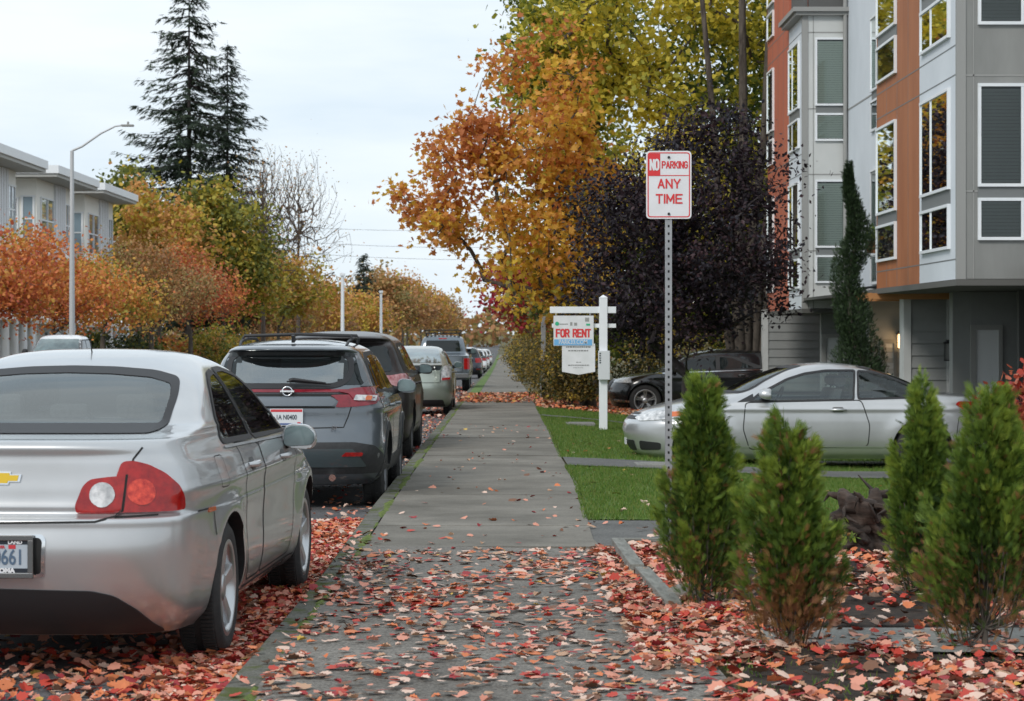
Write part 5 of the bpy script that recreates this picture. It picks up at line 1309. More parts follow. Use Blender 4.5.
def scatter(name, tv, tf, Mx, P, S, mats, midx=None, parent=None, smooth=False):
    tv = np.array(tv, float); n = len(P)
    V = np.einsum('nij,vj->nvi', Mx, tv)*S[:, None, None] + P[:, None, :]
    by = {}
    for f in tf: by.setdefault(len(f), []).append(f)
    F = []; MI = []
    for k, fs in by.items():
        fs = np.array(fs); FF = (fs[None]+np.arange(n)[:, None, None]*len(tv)).reshape(-1, k); F.append(FF)
        if midx is not None: MI.append(np.repeat(midx, len(fs)))
    return np_mesh(name, V.reshape(-1, 3), F, mats, parent, np.concatenate(MI) if midx is not None else None, smooth)

# leaf shapes, unit size, in the XY plane with a fold
LEAF_OVAL = ([(0,0,0),(.28,.45,.07),(0,1,0),(-.28,.45,.07)], [(0,1,2),(0,2,3)])
LEAF_QUAD = ([(-.3,0,.04),(.3,0,.04),(.34,.8,-.03),(0,1,0.03),(-.34,.8,-.03)], [(0,1,2,3,4)])
_ml = [(0,0),(.22,.06),(.44,.12),(.42,.28),(.56,.46),(.38,.54),(.34,.74),(.17,.74),(0,.98),(-.17,.74),(-.34,.74),(-.38,.54),(-.56,.46),(-.42,.28),(-.44,.12),(-.22,.06)]
def maple_leaf(curl=.12, cup=1):
    V = [(0, .36, 0)]+[(x, y, cup*curl*(x*x*1.6+(y-.36)**2)) for x, y in _ml]
    n = len(_ml); return V, [(0, 1+i, 1+(i+1) % n) for i in range(n)]
LEAF_MAPLE = maple_leaf()
_m5 = [(0,0),(.5,.08),(.32,.35),(.6,.55),(.2,.6),(0,1),(-.2,.6),(-.6,.55),(-.32,.35),(-.5,.08)]
LEAF_LOBED = ([(x, y, .1*x*x) for x, y in _m5], [(0,1,2),(2,3,4),(4,5,6),(6,7,8),(8,9,0),(0,2,4),(4,6,8),(0,4,8)])
def spray(nl=8, w=.06):
    """flat scale-leaf spray"""
    V = []; F = []
    def leaflet(x, y, a, l):
        b = len(V); dx, dy = math.sin(a), math.cos(a); px, py = dy, -dx
        V.extend([(x, y, 0), (x+dx*l*.5+px*w*l, y+dy*l*.5+py*w*l, .02), (x+dx*l, y+dy*l, .05*l), (x+dx*l*.5-px*w*l, y+dy*l*.5-py*w*l, .02)]); F.append((b, b+1, b+2, b+3))
    leaflet(0, 0, 0, 1.0)
    for i in range(nl):
        t = .15+.65*i/nl; s = 1 if i % 2 else -1
        leaflet(0, t, s*.62, .55*(1-t*.45))
    return V, F
SPRAY = spray()
NEEDLE = ([(0,0,0),(.10,.3,-.02),(0,1,-.12),(-.10,.3,-.02),(.34,.62,-.10),(-.34,.62,-.10),(.06,.5,0),(-.06,.5,0),(.26,.38,-.1),(-.26,.38,-.1),(.05,.2,0),(-.05,.2,0)],
          [(0,1,2),(0,2,3),(7,6,4),(6,7,5),(11,10,8),(10,11,9)])

def skeleton(base, trunk, clumps, r_tip=.008, seg=.55, seed=1, up=.25, kexp=.5, jit=.05):
    """grow limbs from trunk nodes to every clump; returns nodes, parents, radii"""
    g = np.random.default_rng(seed)
    nodes = [np.array(p, float) for p in trunk]; par = [-1]+list(range(len(trunk)-1)); tips = []
    top = np.array(trunk[-1]); order = np.argsort([np.linalg.norm(c-top*np.array([1,1,.8])-np.array([0,0,0])) for c in clumps])
    for i in order:
        c = clumps[i]; A = np.array(nodes)
        d = np.linalg.norm(A-c, axis=1); hz = np.linalg.norm((A-c)[:, :2], axis=1)
        pen = np.maximum(0, A[:, 2]-(c[2]-up*hz))*1.6
        pen[:max(1, len(trunk)//3)] += 50 if len(trunk) > 3 else 0
        j = int(np.argmin(d+pen)); a = nodes[j]; L = np.linalg.norm(c-a); n = max(1, int(L/seg)); k = j
        for q in range(1, n+1):
            t = q/n; p = a*(1-t)+c*t; p = p+np.array([0, 0, .12*L*math.sin(t*math.pi)*(.5 if c[2] > a[2] else -.2)])+(g.normal(0, jit*L/n+.01, 3) if q < n else 0)
            nodes.append(p); par.append(k); k = len(nodes)-1
        tips.append(k)
    cnt = np.zeros(len(nodes))
    for t in tips: cnt[t] += 1
    for k in range(len(nodes)-1, 0, -1): cnt[par[k]] += cnt[k]
    return np.array(nodes), np.array(par), r_tip*np.maximum(cnt, 1)**kexp

def tubes(name, nodes, par, rad, m, parent, sides=6, r0=None, tmin=0.0):
    idx = [k for k in range(len(nodes)) if par[k] >= 0 and rad[k] >= tmin]
    a = nodes[par[idx]]; b = nodes[idx]; rb = rad[idx]; ra = np.minimum(rad[par[idx]], rb*1.6)
    if r0: ra = np.minimum(ra, r0); rb = np.minimum(rb, r0)
    d = b-a; l = np.linalg.norm(d, axis=1); ok = l > 1e-5; a, b, ra, rb, d = a[ok], b[ok], ra[ok], rb[ok], d[ok]
    R3 = rot_from(d, np.zeros(len(d))); t = np.linspace(0, 2*math.pi, sides, endpoint=False)
    ring = np.stack([np.cos(t), np.sin(t), t*0], 1); rg = np.einsum('nij,vj->nvi', R3, ring)
    V = np.concatenate([a[:, None]+rg*ra[:, None, None], b[:, None]+rg*rb[:, None, None]], 1).reshape(-1, 3)
    f = np.array([(k, (k+1) % sides, sides+(k+1) % sides, sides+k) for k in range(sides)])
    F = (f[None]+np.arange(len(a))[:, None, None]*2*sides).reshape(-1, 4)
    return np_mesh(name, V, [F], m, parent, smooth=True)

def in_env(env, n, g, outer=.45):
    """random points in a union of ellipsoids (cx,cy,cz,rx,ry,rz,weight)"""
    w_ = np.array([e[6] if len(e) > 6 else e[3]*e[4]*e[5] for e in env], float); w_ /= w_.sum()
    k = g.choice(len(env), n, p=w_); E = np.array([e[:6] for e in env])[k]
    d = g.normal(size=(n, 3)); d /= np.linalg.norm(d, axis=1, keepdims=True)
    return E[:, :3]+d*(g.random(n)**outer)[:, None]*E[:, 3:6]

def palette(name, cols, trans=.25): return [leaf_mat('%s_%d' % (name, i), c, trans=trans) for i, c in enumerate(cols)]

def tree(name, label, base, env, nclump, nleaf, size, mats, bark='bark', group=None, trunk_h=None, trunk_r=.16, clump_r=.35, leaf=LEAF_OVAL, seed=1, lean=(0, 0), hue=None, cat='tree',
         outer=.45, droop=0.0, tip=.007, stems=1, sides=6, face=None, minr=0.0, flat=.8, szvar=.35, up=.25):
    g = np.random.default_rng(seed)
    root = empty(name, base); tag(root, label, cat, group)
    C = in_env(env, nclump, g, outer)
    th = trunk_h or min(e[2]-e[5]*.4 for e in env)
    trunk = [(0, 0, -.15)]; n = 6
    for i in range(1, n+1):
        t = i/n; trunk.append((lean[0]*t+g.normal(0, .02)*t*th*.15, lean[1]*t+g.normal(0, .02)*t*th*.15, th*t))
    nodes, par, rad = skeleton(base, trunk, list(C), r_tip=tip, seed=seed, seg=max(.35, clump_r*1.1), up=up, jit=.05 if up < 1 else .02)
    rad = rad*min(1.0, 1e9); rad = np.where(rad > trunk_r, trunk_r, rad)
    for i in range(len(trunk)): rad[i] = trunk_r*(1.25-(.55 if up < 1 else 1.12)*i/n) if i else trunk_r*1.5
    tubes('trunk', nodes, par, rad, M[bark], root, sides, tmin=minr)
    if nleaf:
        per = nleaf//nclump; k = np.repeat(np.arange(nclump), per); N = len(k)
        sc = g.uniform(.6, 1.35, nclump)
        P = C[k]+g.normal(0, 1, (N, 3))*np.array([1, 1, flat])*(clump_r*sc[k])[:, None]
        nr = g.normal(0, .75, (N, 3))+np.array([0, 0, .65])
        if face is not None: nr = nr+np.array(face)
        Mx = rot_from(nr, g.uniform(0, 2*math.pi, N))
        # every clump leans to one colour of the palette
        nm = len(mats)
        if hue is None: hv = g.random(nclump)
        else: hv = np.array([hue(c) for c in C])+g.normal(0, .16, nclump)
        mi = np.clip(((hv[k]+g.normal(0, .13, N))*nm), 0, nm-1).astype(int)
        S = size*g.uniform(1-szvar, 1+szvar, N)
        P[:, 2] = np.maximum(P[:, 2], .25)
        scatter('crown', *leaf, Mx, P, S, mats, mi, root)
    return root

# ---- street trees of the right side ---------------------------------------------------
P_MAPLE = palette('maple_leaf', [(0.48,0.17,0.06),(0.62,0.27,0.07),(0.68,0.36,0.07),(0.68,0.42,0.065),(0.66,0.46,0.06),(0.34,0.30,0.05)], trans=.38)
def maple_hue(c):   # browner high up, yellow low on the right
    return .52+.10*(c[0]+1)-.07*(c[2]-4.5)
tree('maple_tree', 'orange maple leaning over the pavement and the parked cars in mid picture', (2.0, 53.5, tz(2.0, 53.5)),
     [(-2.2,0,5.1,2.3,2.0,1.9,24),(-1.4,0,6.9,1.7,2.0,1.3,14),(-.5,.5,4.2,1.7,2.0,1.9,22),(-3.6,0,4.7,1.0,1.2,.9,6),(-1.2,0,3.1,1.5,1.6,.9,9),(-2.6,0,6.4,1.1,1.4,.8,7),(-.2,0,2.6,1.0,1.4,.8,8),(-.7,.4,5.8,1.2,1.6,1.8,10),(-1.0,.3,8.2,1.3,1.3,.9,5)],
     210, 12500, .13, P_MAPLE, trunk_h=2.6, trunk_r=.17, clump_r=.27, leaf=LEAF_LOBED, seed=11, hue=maple_hue, lean=(-.3, 0), tip=.009)
P_POP = palette('poplar_leaf', [(0.07,0.10,0.02),(0.15,0.18,0.03),(0.34,0.33,0.05),(0.56,0.48,0.075),(0.72,0.60,0.09)], trans=.4)
def pop_hue(c): return .52-.11*abs(c[0]+1.0)+.05*(c[2]-9)*(c[2] > 9)*0+.10*math.sin(c[0]*1.3+c[2]*.9)
for j, (bx, by, env, lab, sd, tr, hue, nl) in enumerate((
    (6.2, 57.5, [(-3.2,0,9.2,2.6,2.5,2.8,30),(-2.2,0,12.5,2.8,2.4,2.4,22),(-1.4,0,6.0,2.6,2.2,2.2,18),(-4.6,0,7.6,1.5,2.0,2.2,14),(-4.6,0,11.5,1.5,2.0,2.4,12),(-.2,.5,9.5,1.4,2.0,4.0,16)], 'tall yellow-green tree behind the dark purple tree, its thick trunk beside the townhouses', 5, .30, lambda c: .88-.13*abs(c[0]+2.6), 24000),
    (7.2, 63.5, [(-.8,0,9.5,2.4,2.4,4.6,30),(-.5,0,5.5,1.8,1.8,2.5,10)], 'tall dark green tree with bare upright stems against the orange townhouse wall', 6, .34, lambda c: .18, 13000),
    (2.6, 68.0, [(-.4,0,9.0,2.2,2.2,2.6,14),(-.1,0,12.0,2.3,2.0,2.2,16),(.2,0,6.0,2.2,2.2,2.4,12)], 'tall green tree rising behind the orange maple', 7, .22, lambda c: .42, 13000))):
    tree('broadleaf_tree', lab, (bx, by, tz(bx, by)), env, 190, nl, .135, P_POP, trunk_h=(7.5 if j == 1 else 4.5), trunk_r=tr, clump_r=.42, leaf=LEAF_QUAD, seed=sd, hue=hue, lean=(-.4, 0), tip=.012)
# bare-stemmed limbs of the dark green tree are seen against the leaves
bt = [o for o in col.objects if o.name == 'broadleaf_tree'][0]
for k, (x0, x1, r) in enumerate(((-.9,-1.5,.10),(-.55,-.5,.14),(-.3,.2,.11),(0,.55,.10),(.25,1.1,.12))):
    b = MB(); b.tube([(x0*.4,-.6,0),(x0,-1.8,3.2),(x0+(x1-x0)*.5+.08,-2.5,6.5),(x1,-2.6,10.5),(x1*1.1,-2.6,14)], [r*1.3,r,r*.8,r*.55,r*.25], 8); b.build('stem', M['bark'], bt)
tree('broadleaf_tree', 'dense olive green tree filling the gap between the orange maple and the dark purple tree', (4.3, 67, tz(4.3, 67)), [(-.6,0,3.3,2.0,1.8,2.0,12),(1.0,0,3.0,1.8,1.8,1.8,10),(2.3,0,2.6,1.4,1.6,1.5,6)], 120, 9500, .15, P_POP, trunk_h=1.2, trunk_r=.14, clump_r=.4, leaf=LEAF_QUAD, seed=8, hue=lambda c: .25)
P_PLUM = palette('plum_leaf', [(0.014,0.009,0.014),(0.022,0.013,0.019),(0.034,0.018,0.024),(0.056,0.028,0.034),(0.034,0.032,0.042)], trans=.12)
tree('plum_tree', 'dark purple-leaved tree behind the no parking sign and the silver coupe', (3.35, 42.0, tz(3.35, 42)),
     [(-.3,0,3.6,2.05,1.9,1.5,34),(.5,0,5.2,.9,1.0,.7,7),(.5,0,4.5,1.4,1.5,1.0,12),(-.9,0,2.5,1.4,1.5,.9,12),(1.0,0,2.9,1.2,1.4,1.1,12),(.1,0,2.0,1.2,1.3,.7,8),(-1.3,0,3.9,.8,1.0,.8,5)],
     210, 27000, .095, P_PLUM, 'bark_dark', trunk_h=1.1, trunk_r=.12, clump_r=.24, seed=21, tip=.008, stems=2)
P_CRIM = palette('crimson_leaf', [(0.30,0.02,0.035),(0.42,0.035,0.06),(0.26,0.03,0.03),(0.36,0.09,0.03)])
tree('crimson_tree', 'crimson tree over the far end of the pavement, behind the orange maple', (1.35, 104, tz(1.35, 104)), [(-.9,0,4.2,1.8,2,1.5,10),(.2,0,3.4,1.7,2,1.5,10),(-.2,0,5.2,1.2,1.5,1.0,4)], 60, 4200, .17, P_CRIM, trunk_h=1.5, trunk_r=.12, clump_r=.42, leaf=LEAF_QUAD, seed=31)
P_OLIVE = palette('olive_leaf', [(0.045,0.055,0.014),(0.09,0.10,0.02),(0.19,0.15,0.025),(0.34,0.22,0.025),(0.42,0.17,0.02)])
far_right = None
for j, (x, y, h, lab) in enumerate(((3.2, 88, 5.6, 'brown and olive tree behind the white sign post'), (3.6, 125, 6.5, 'orange olive tree far along the pavement, beyond the crimson tree'), (3.4, 160, 6.5, 'small faded tree farthest along the right side of the pavement'))):
    tree('broadleaf_tree', lab, (x, y, tz(x, y)), [(0,0,h*.55,2.2,2.2,h*.38)], 60, 3200, .2, P_OLIVE, trunk_h=1.5, trunk_r=.14, clump_r=.5, leaf=LEAF_QUAD, seed=40+j, hue=lambda c: .45)

# ---- shrubs on the right of the footway -------------------------------------------------
def bush(name, label, base, env, ncl, nl, size, mats, seed, leaf=LEAF_OVAL, cr=.16, group=None, bark='bark', cat='shrub', hue=None, tip=.004):
    return tree(name, label, base, env, ncl, nl, size, mats, bark, group, trunk_h=.12, trunk_r=.025, clump_r=cr, leaf=leaf, seed=seed, cat=cat, hue=hue, tip=tip, sides=4)
P_BUSH = palette('bush_leaf', [(0.035,0.045,0.015),(0.065,0.07,0.02),(0.12,0.09,0.03),(0.26,0.17,0.035),(0.46,0.32,0.045)])
for j, (x, y, rx, rz, lab, hu) in enumerate(((1.5, 52.6, .7, .75, 'brown leafy shrub beside the pavement, nearest the leaf pile', .5), (1.6, 52.9, .6, .95, 'tall olive shrub behind the hanging for-rent sign', .35),
        (3.4, 58.6, .9, .8, 'olive shrub between the white sign post and the black SUV', .3), (1.45, 60, .8, .95, 'brownish shrub leaning over the far pavement', .6), (1.35, 69, .85, 1.0, 'ochre shrub over the far pavement, beyond the brownish one', .55), (1.1, 80, .8, 1.0, 'olive shrub crowding the far pavement, beyond the ochre one', .4), (1.0, 96, .85, 1.1, 'brown shrub crowding the far pavement, beyond the olive one', .65), (1.0, 118, .9, 1.2, 'smallest brown shrub, last along the far pavement', .5), (1.1, 140, 1.0, 1.4, 'distant golden shrub at the end of the pavement', .7), (5.2, 60.5, 1.1, 1.05, 'yellow leaved shrub behind the black SUV', .95), (4.2, 61.5, 1.0, 1.2, 'tall yellow and green shrub behind the bonnet of the black SUV', .8))):
    bush('garden_shrub', lab, (x, y, tz(x, y)), [(0,0,rz*.9,rx,rx,rz)], 60, 2600, .085, P_BUSH, 60+j, cr=.2, group='shrubs along the right of the pavement', hue=lambda c, h=hu: h)

# ---- arborvitae in front ----------------------------------------------------------------
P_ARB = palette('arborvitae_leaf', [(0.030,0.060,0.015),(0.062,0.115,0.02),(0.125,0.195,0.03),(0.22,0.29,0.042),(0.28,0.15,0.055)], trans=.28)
M_BROWN = leaf_mat('dry_twig_leaf', (0.24,0.11,0.055), trans=.1)
def arborvitae(x, y, H, Wd, label, seed, brown=.2, tops=((0, 0, 1.0),), n=8500, hfill=.0):
    g = np.random.default_rng(seed); root = empty('arborvitae_shrub', (x, y, tz(x, y)))
    tag(root, label, 'evergreen shrub', 'young evergreens in the mulch bed')
    def rad(z):   # fraction of height -> radius profile
        return Wd/2*np.interp(z, [0, .10, .22, .38, .55, .75, .9, 1.0], [.36, .60, .90, 1.0, .84, .55, .33, .12])
    # vertical plumes carry the sprays
    npl = 62
    pa = g.uniform(0, 2*math.pi, npl); ph = g.uniform(.16, 1.0, npl)**.75; ph[:4] = (.97, 1.0, .93, .9); pr = np.sqrt(g.uniform(.10, 1.0, npl)); pr[g.random(npl) < .16] *= 1.3
    tip = []
    for a, h, r in zip(pa, ph, pr):
        rr = rad(h)*r*1.05; tp = tops[g.integers(len(tops))]
        tip.append((rr*math.cos(a)+tp[0]*h, rr*math.sin(a)+tp[1]*h, H*h*(tp[2] if h > .6 else 1)))
    tip = np.array(tip)
    b0 = np.stack([tip[:, 0]*.5, tip[:, 1]*.5, np.maximum(tip[:, 2]-g.uniform(.28, .5, npl)*H, .03)], 1)
    # stems
    nodes = [np.array([0, 0, -.05])]; par = [-1]
    for i in range(1, 11): nodes.append(np.array([g.normal(0, .008), g.normal(0, .008), H*.085*i])); par.append(i-1)
    for p, t in zip(b0, tip):
        k = min(10, max(1, int(p[2]*.55/(H*.085)))); q = nodes[k]
        nodes.append((q+p)/2+np.array([0, 0, -.01])); par.append(k); nodes.append(p); par.append(len(nodes)-2); nodes.append(p*.4+t*.6); par.append(len(nodes)-2)
    nodes = np.array(nodes); rd = np.full(len(nodes), .0035); rd[:11] = np.linspace(.017, .006, 11)
    tubes('stem', nodes, np.array(par), rd, M['bark'], root, 5)
    k = g.integers(npl, size=n); t = g.random(n)**.7
    P = b0[k]*(1-t)[:, None]+tip[k]*t[:, None]
    cr = (.010+.038*(1-t))*(Wd/.5); P = P+g.normal(0, 1, (n, 3))*cr[:, None]*np.array([1, 1, .8])
    P[:, 2] = np.clip(P[:, 2], .03, H*1.02)
    z = P[:, 2]/H; rr = np.hypot(P[:, 0], P[:, 1]); lim = rad(np.clip(z, 0, 1))*1.5
    f = np.where(rr > lim, lim/np.maximum(rr, 1e-6), 1); P[:, 0] *= f; P[:, 1] *= f
    # thin out the foot
    keep = g.random(n) < np.clip(.38+z*3.4, 0, 1); P, z, rr, t, k = P[keep], z[keep], rr[keep], t[keep], k[keep]; n2 = len(P)
    out_ = np.stack([P[:, 0], P[:, 1], np.full(n2, 0.0)], 1); out_ /= np.maximum(np.linalg.norm(out_, axis=1, keepdims=True), 1e-6)
    d = out_*.75+np.array([0, 0, 1.0])+g.normal(0, .38, (n2, 3))
    Mx = along(d, g.uniform(0, 2*math.pi, n2))
    pc = g.random(npl); hv = .05+.40*pc[k]+.50*t+g.normal(0, .1, n2)  # yellow-green tips; lit tips and dark interior are also put into the colour
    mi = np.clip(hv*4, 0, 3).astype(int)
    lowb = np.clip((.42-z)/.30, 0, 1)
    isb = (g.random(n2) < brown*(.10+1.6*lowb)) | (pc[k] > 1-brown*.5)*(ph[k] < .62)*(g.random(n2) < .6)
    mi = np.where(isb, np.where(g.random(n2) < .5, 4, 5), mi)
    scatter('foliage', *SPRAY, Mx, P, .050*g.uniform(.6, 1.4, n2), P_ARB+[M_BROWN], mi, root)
    return root
arborvitae(1.05, 12.05, 1.22, .50, 'bushy evergreen shrub just right of the sign pole, leftmost of the four', 101, .14, n=12500)
arborvitae(1.30, 10.40, 1.10, .48, 'evergreen shrub with a brown bare foot, second of the four from the left', 102, .55, tops=((-.05,0,1.0),(.05,0,.93)), n=11500)
arborvitae(2.27, 12.45, 1.21, .44, 'slim evergreen shrub right of the driftwood stump, third of the four from the left', 103, .10, tops=((0,0,1.0),(.02,0,.9)), n=11000)
arborvitae(2.20, 10.50, 1.24, .58, 'broad evergreen shrub at the right edge of the picture, yellowish brown low down', 104, .3, tops=((0,0,1.0),(.09,0,.95)), n=14000)

# spiral juniper by the townhouse
def juniper():
    g = np.random.default_rng(77); root = empty('juniper_tree', (5.18, 33.6, tz(5.18, 33.6))); tag(root, 'dark green twisting column-shaped juniper in front of the townhouse', 'tree')
    H = 4.15; s = []
    zz = np.linspace(.05, H, 60)
    cx_ = .11*np.sin(zz*2.6+.4)-.16*np.exp(-((zz-2.7)/.5)**2)-.03+.20*np.exp(-((zz-1.25)/.42)**2)+.05*np.exp(-(zz/.5)**2); cy_ = .12*np.cos(zz*2.3)
    rr = np.interp(zz/H, [0,.12,.26,.40,.50,.62,.72,.85,1], [.22,.30,.46,.26,.27,.18,.24,.11,.03])
    nodes = np.stack([cx_, cy_, zz], 1); nodes = np.vstack([[0,0,-.1], nodes]); par = np.arange(-1, len(nodes)-1)
    tubes('trunk', nodes, par, np.linspace(.06, .012, len(nodes)), M['bark'], root, 6)
    n = 20000; k = g.integers(60, size=n); w_ = rr[k]; a = g.uniform(0, 2*math.pi, n); q = np.sqrt(g.random(n))
    lump = 1+.38*np.sin(zz[k]*4.3+a)+.15*np.sin(zz[k]*9+a*3)
    P = np.stack([cx_[k]+w_*q*lump*np.cos(a), cy_[k]+w_*q*lump*np.sin(a), zz[k]+g.normal(0, .05, n)], 1)
    d = np.stack([np.cos(a)*.6, np.sin(a)*.6, np.full(n, 1.)], 1)+g.normal(0, .4, (n, 3))
    mats = palette('juniper_leaf', [(0.018,0.032,0.014),(0.028,0.05,0.02),(0.042,0.07,0.028)], trans=.1)
    scatter('foliage', *SPRAY, along(d, g.uniform(0, 6.28, n)), P, .075*g.uniform(.5, 1.2, n), mats, g.integers(3, size=n), root)
juniper()

# Japanese maple at the right edge
P_JM = palette('red_maple_leaf', [(0.42,0.06,0.04),(0.52,0.12,0.08),(0.55,0.18,0.11),(0.36,0.07,0.07)], trans=.3)
tree('maple_sapling', 'small red-leaved maple in front of the townhouse at the right edge', (4.42, 19.6, tz(4.42, 19.6)), [(.0,0,1.0,.26,.3,.26,10),(.05,.1,1.85,.14,.2,.06,1),(-.1,0,1.45,.1,.1,.06,1),(.05,0,.7,.26,.3,.2,4)], 26, 620, .06, P_JM, 'bark_dark', trunk_h=.5, trunk_r=.02, clump_r=.09, leaf=LEAF_MAPLE, seed=91, tip=.003, sides=5)
# leaves of the hanging planter
g_ = np.random.default_rng(5); n = 260
P = g_.normal(0, 1, (n, 3))*np.array([.14,.14,.09])+np.array([0,0,.2])
scatter('planter_leaves', *LEAF_OVAL, rot_from(g_.normal(size=(n, 3))+np.array([0,0,.5]), g_.uniform(0, 6, n)), P, .09*np.ones(n), P_ARB, g_.integers(4, size=n), pl)
pl.children[-1].location = (0,0,0)

# ---- across the street ------------------------------------------------------------------
P_ORANGE = palette('orange_leaf', [(0.42,0.10,0.05),(0.56,0.17,0.06),(0.62,0.25,0.07),(0.58,0.34,0.07),(0.30,0.27,0.05)])
P_GOLD = palette('gold_leaf', [(0.13,0.15,0.04),(0.23,0.23,0.045),(0.38,0.32,0.05),(0.52,0.36,0.06),(0.54,0.27,0.09)])
P_RUST = palette('rust_leaf', [(0.26,0.14,0.07),(0.38,0.18,0.08),(0.44,0.24,0.10),(0.36,0.26,0.10),(0.18,0.16,0.06)])
def spread_tree(name, label, base, H, Rd, mats, hue, seed, n=5200, group=None, size=.2, th=.33, ncl=90, tr=.16, cr=.5, leaf=LEAF_QUAD):
    return tree(name, label, base, [(0,0,H*.66,Rd,Rd,H*.25,10),(Rd*.35,0,H*.55,Rd*.65,Rd*.8,H*.15,4),(-Rd*.3,0,H*.82,Rd*.5,Rd*.6,H*.18,4)], ncl, n, size, mats, group=group, trunk_h=H*th, trunk_r=tr, clump_r=cr, leaf=leaf, seed=seed, hue=lambda c: hue)
GL = 'orange street trees across the road'
rows = [(-18.9, 74, 6.7, 3.0, .25, 'orange red tree at the left edge, nearest in its row across the street'), (-18.9, 85, 6.2, 2.9, .35, 'orange red tree just behind the white pickup truck'), (-18.8, 96, 6.1, 2.9, .45, 'orange tree right of the white pickup truck, before the porch columns'),
        (-18.8, 108, 5.9, 2.8, .68, 'orange and green tree under the end of the flat roof'), (-18.5, 121, 7.4, 3.3, .5, 'rusty orange tree fourth along beyond the flat roof'), (-18.2, 134, 7.6, 3.4, .25, 'bright red-orange tree right of the rusty ones')]
for j, (x, y, H, Rd, hu, lab) in enumerate(rows):
    spread_tree('orange_tree', lab, (x, y, tz(x, y)), H, Rd, P_ORANGE if j != 4 else P_RUST, hu, 200+j, n=8500, group=GL, size=.13, leaf=LEAF_OVAL if 0 else LEAF_QUAD, ncl=110)
spread_tree('green_tree', 'dark olive tree right behind the end of the flat roof', (-25.5, 160, tz(-25, 160)), 14.5, 3.6, P_GOLD, .08, 221, n=6000, size=.3, cr=.7)
spread_tree('golden_tree', 'golden brown tree in front of the tall firs', (-22.4, 150, tz(-22, 150)), 12.2, 3.6, P_GOLD, .85, 222, n=7000, size=.26, cr=.65)
spread_tree('green_tree', 'yellow green tree at the foot of the smaller fir', (-18.9, 156, tz(-19, 156)), 13.4, 3.4, P_GOLD, .35, 223, n=8000, size=.26, cr=.65)
spread_tree('golden_tree', 'low golden tree left of the bare tree', (-18.6, 158, tz(-18, 158)), 9.5, 3.6, P_GOLD, .55, 224, n=6000, size=.24, cr=.6)
spread_tree('golden_tree', 'golden tree round the foot of the bare tree', (-16.8, 172, tz(-16, 172)), 9.6, 3.8, P_GOLD, .7, 225, n=6000, size=.26, cr=.6)
for j, (x, y, H, Rd, tp, lab) in enumerate(((-17.2, 165, 16.6, 3.8, .011, 'tall bare tree with thin grey twigs, left one of two'), (-16.2, 182, 17.6, 4.6, .011, 'tall bare tree with thin grey twigs, right one of two'))):
    tree('bare_tree', lab, (x, y, tz(x, y)), [(0,0,H*.56,Rd,Rd,H*.40,10),(0,0,H*.82,Rd*.55,Rd*.5,H*.19,4)], 1100, 1100, .12, P_RUST, 'twig', group='bare trees', trunk_h=H*.9, trunk_r=.16, clump_r=.9, leaf=LEAF_QUAD, seed=240+j, tip=.008, sides=4, outer=.75, hue=lambda c: .6, up=1.6)
# the long far row, shrinking to the vanishing point
protos = {}
fr = random.Random(4)
y = 196; k = 0
while y < 620:
    H = fr.uniform(6.4, 8.8) if y < 320 else fr.uniform(11.5, 14); kind = k % 3
    x = -19+fr.uniform(-1.2, 1.2)+(y-196)*.006
    lab = ['rust coloured tree of the far row, %s', 'tawny orange tree of the far row, %s', 'greenish gold tree of the far row, %s'][kind] % (['nearest of the row, beside the light poles', 'just beyond the dark little fir', 'left of the gap of sky', 'fourth along', 'fifth along', 'sixth along', 'seventh along', 'eighth along', 'ninth along', 'tenth along', 'eleventh along', 'twelfth along', 'thirteenth along', 'fourteenth along', 'fifteenth along', 'sixteenth along', 'seventeenth along'][min(k, 16)])
    if kind not in protos:
        t = spread_tree('autumn_tree', lab, (x, y, tz(x, y)), 10.5, 5.0, [P_RUST, P_RUST, P_GOLD][kind], [.30, .55, .85][kind], 260+kind, n=5200, group='trees of the far row across the road', size=.34, cr=.85, ncl=100, tr=.2); protos[kind] = t
    else:
        t = copy_tree(protos[kind]); t['label'] = lab
    t.location = (x, y, tz(x, y)); t.rotation_euler.z = fr.uniform(0, 6.28); s = H/10.5; t.scale = (s, s, s)
    y += 13+k*2.6; k += 1
# right-hand far row
y = 190; k = 0
while y < 520:
    t = copy_tree(protos[k % 3]); x = 8+fr.uniform(-1, 1.5); t.location = (x, y, tz(x, y)); t.rotation_euler.z = fr.uniform(0, 6.28); s = fr.uniform(.6, .75); t.scale = (s, s, s)
    t['label'] = 'distant autumn tree far up the right side, %s' % ['first past the crimson tree', 'second', 'third', 'fourth', 'fifth', 'sixth', 'seventh', 'eighth', 'ninth'][min(k, 8)]
    if k > 1: t.location.x = 3.5+k*.5
    t['group'] = 'far trees on the right of the pavement'
    y += 26+k*9; k += 1
# closing the street: a far-off wood
def wood():
    g = np.random.default_rng(9); n = 9000
    X = g.uniform(-160, 160, n); Y = 760+g.normal(0, 12, n); Z = -3+g.random(n)**.8*(14+4*np.sin(X*.06)+3*np.sin(X*.21+1))
    o = scatter('far_wood', *LEAF_QUAD, rot_from(g.normal(size=(n, 3))+np.array([0,-.8,.5]), g.uniform(0, 6, n)), np.stack([X, Y, Z], 1), g.uniform(1.2, 2.6, n), P_RUST, g.integers(5, size=n))
    tag(o, 'far off autumn wood closing the street at the horizon', 'wood', kind='stuff')
wood()

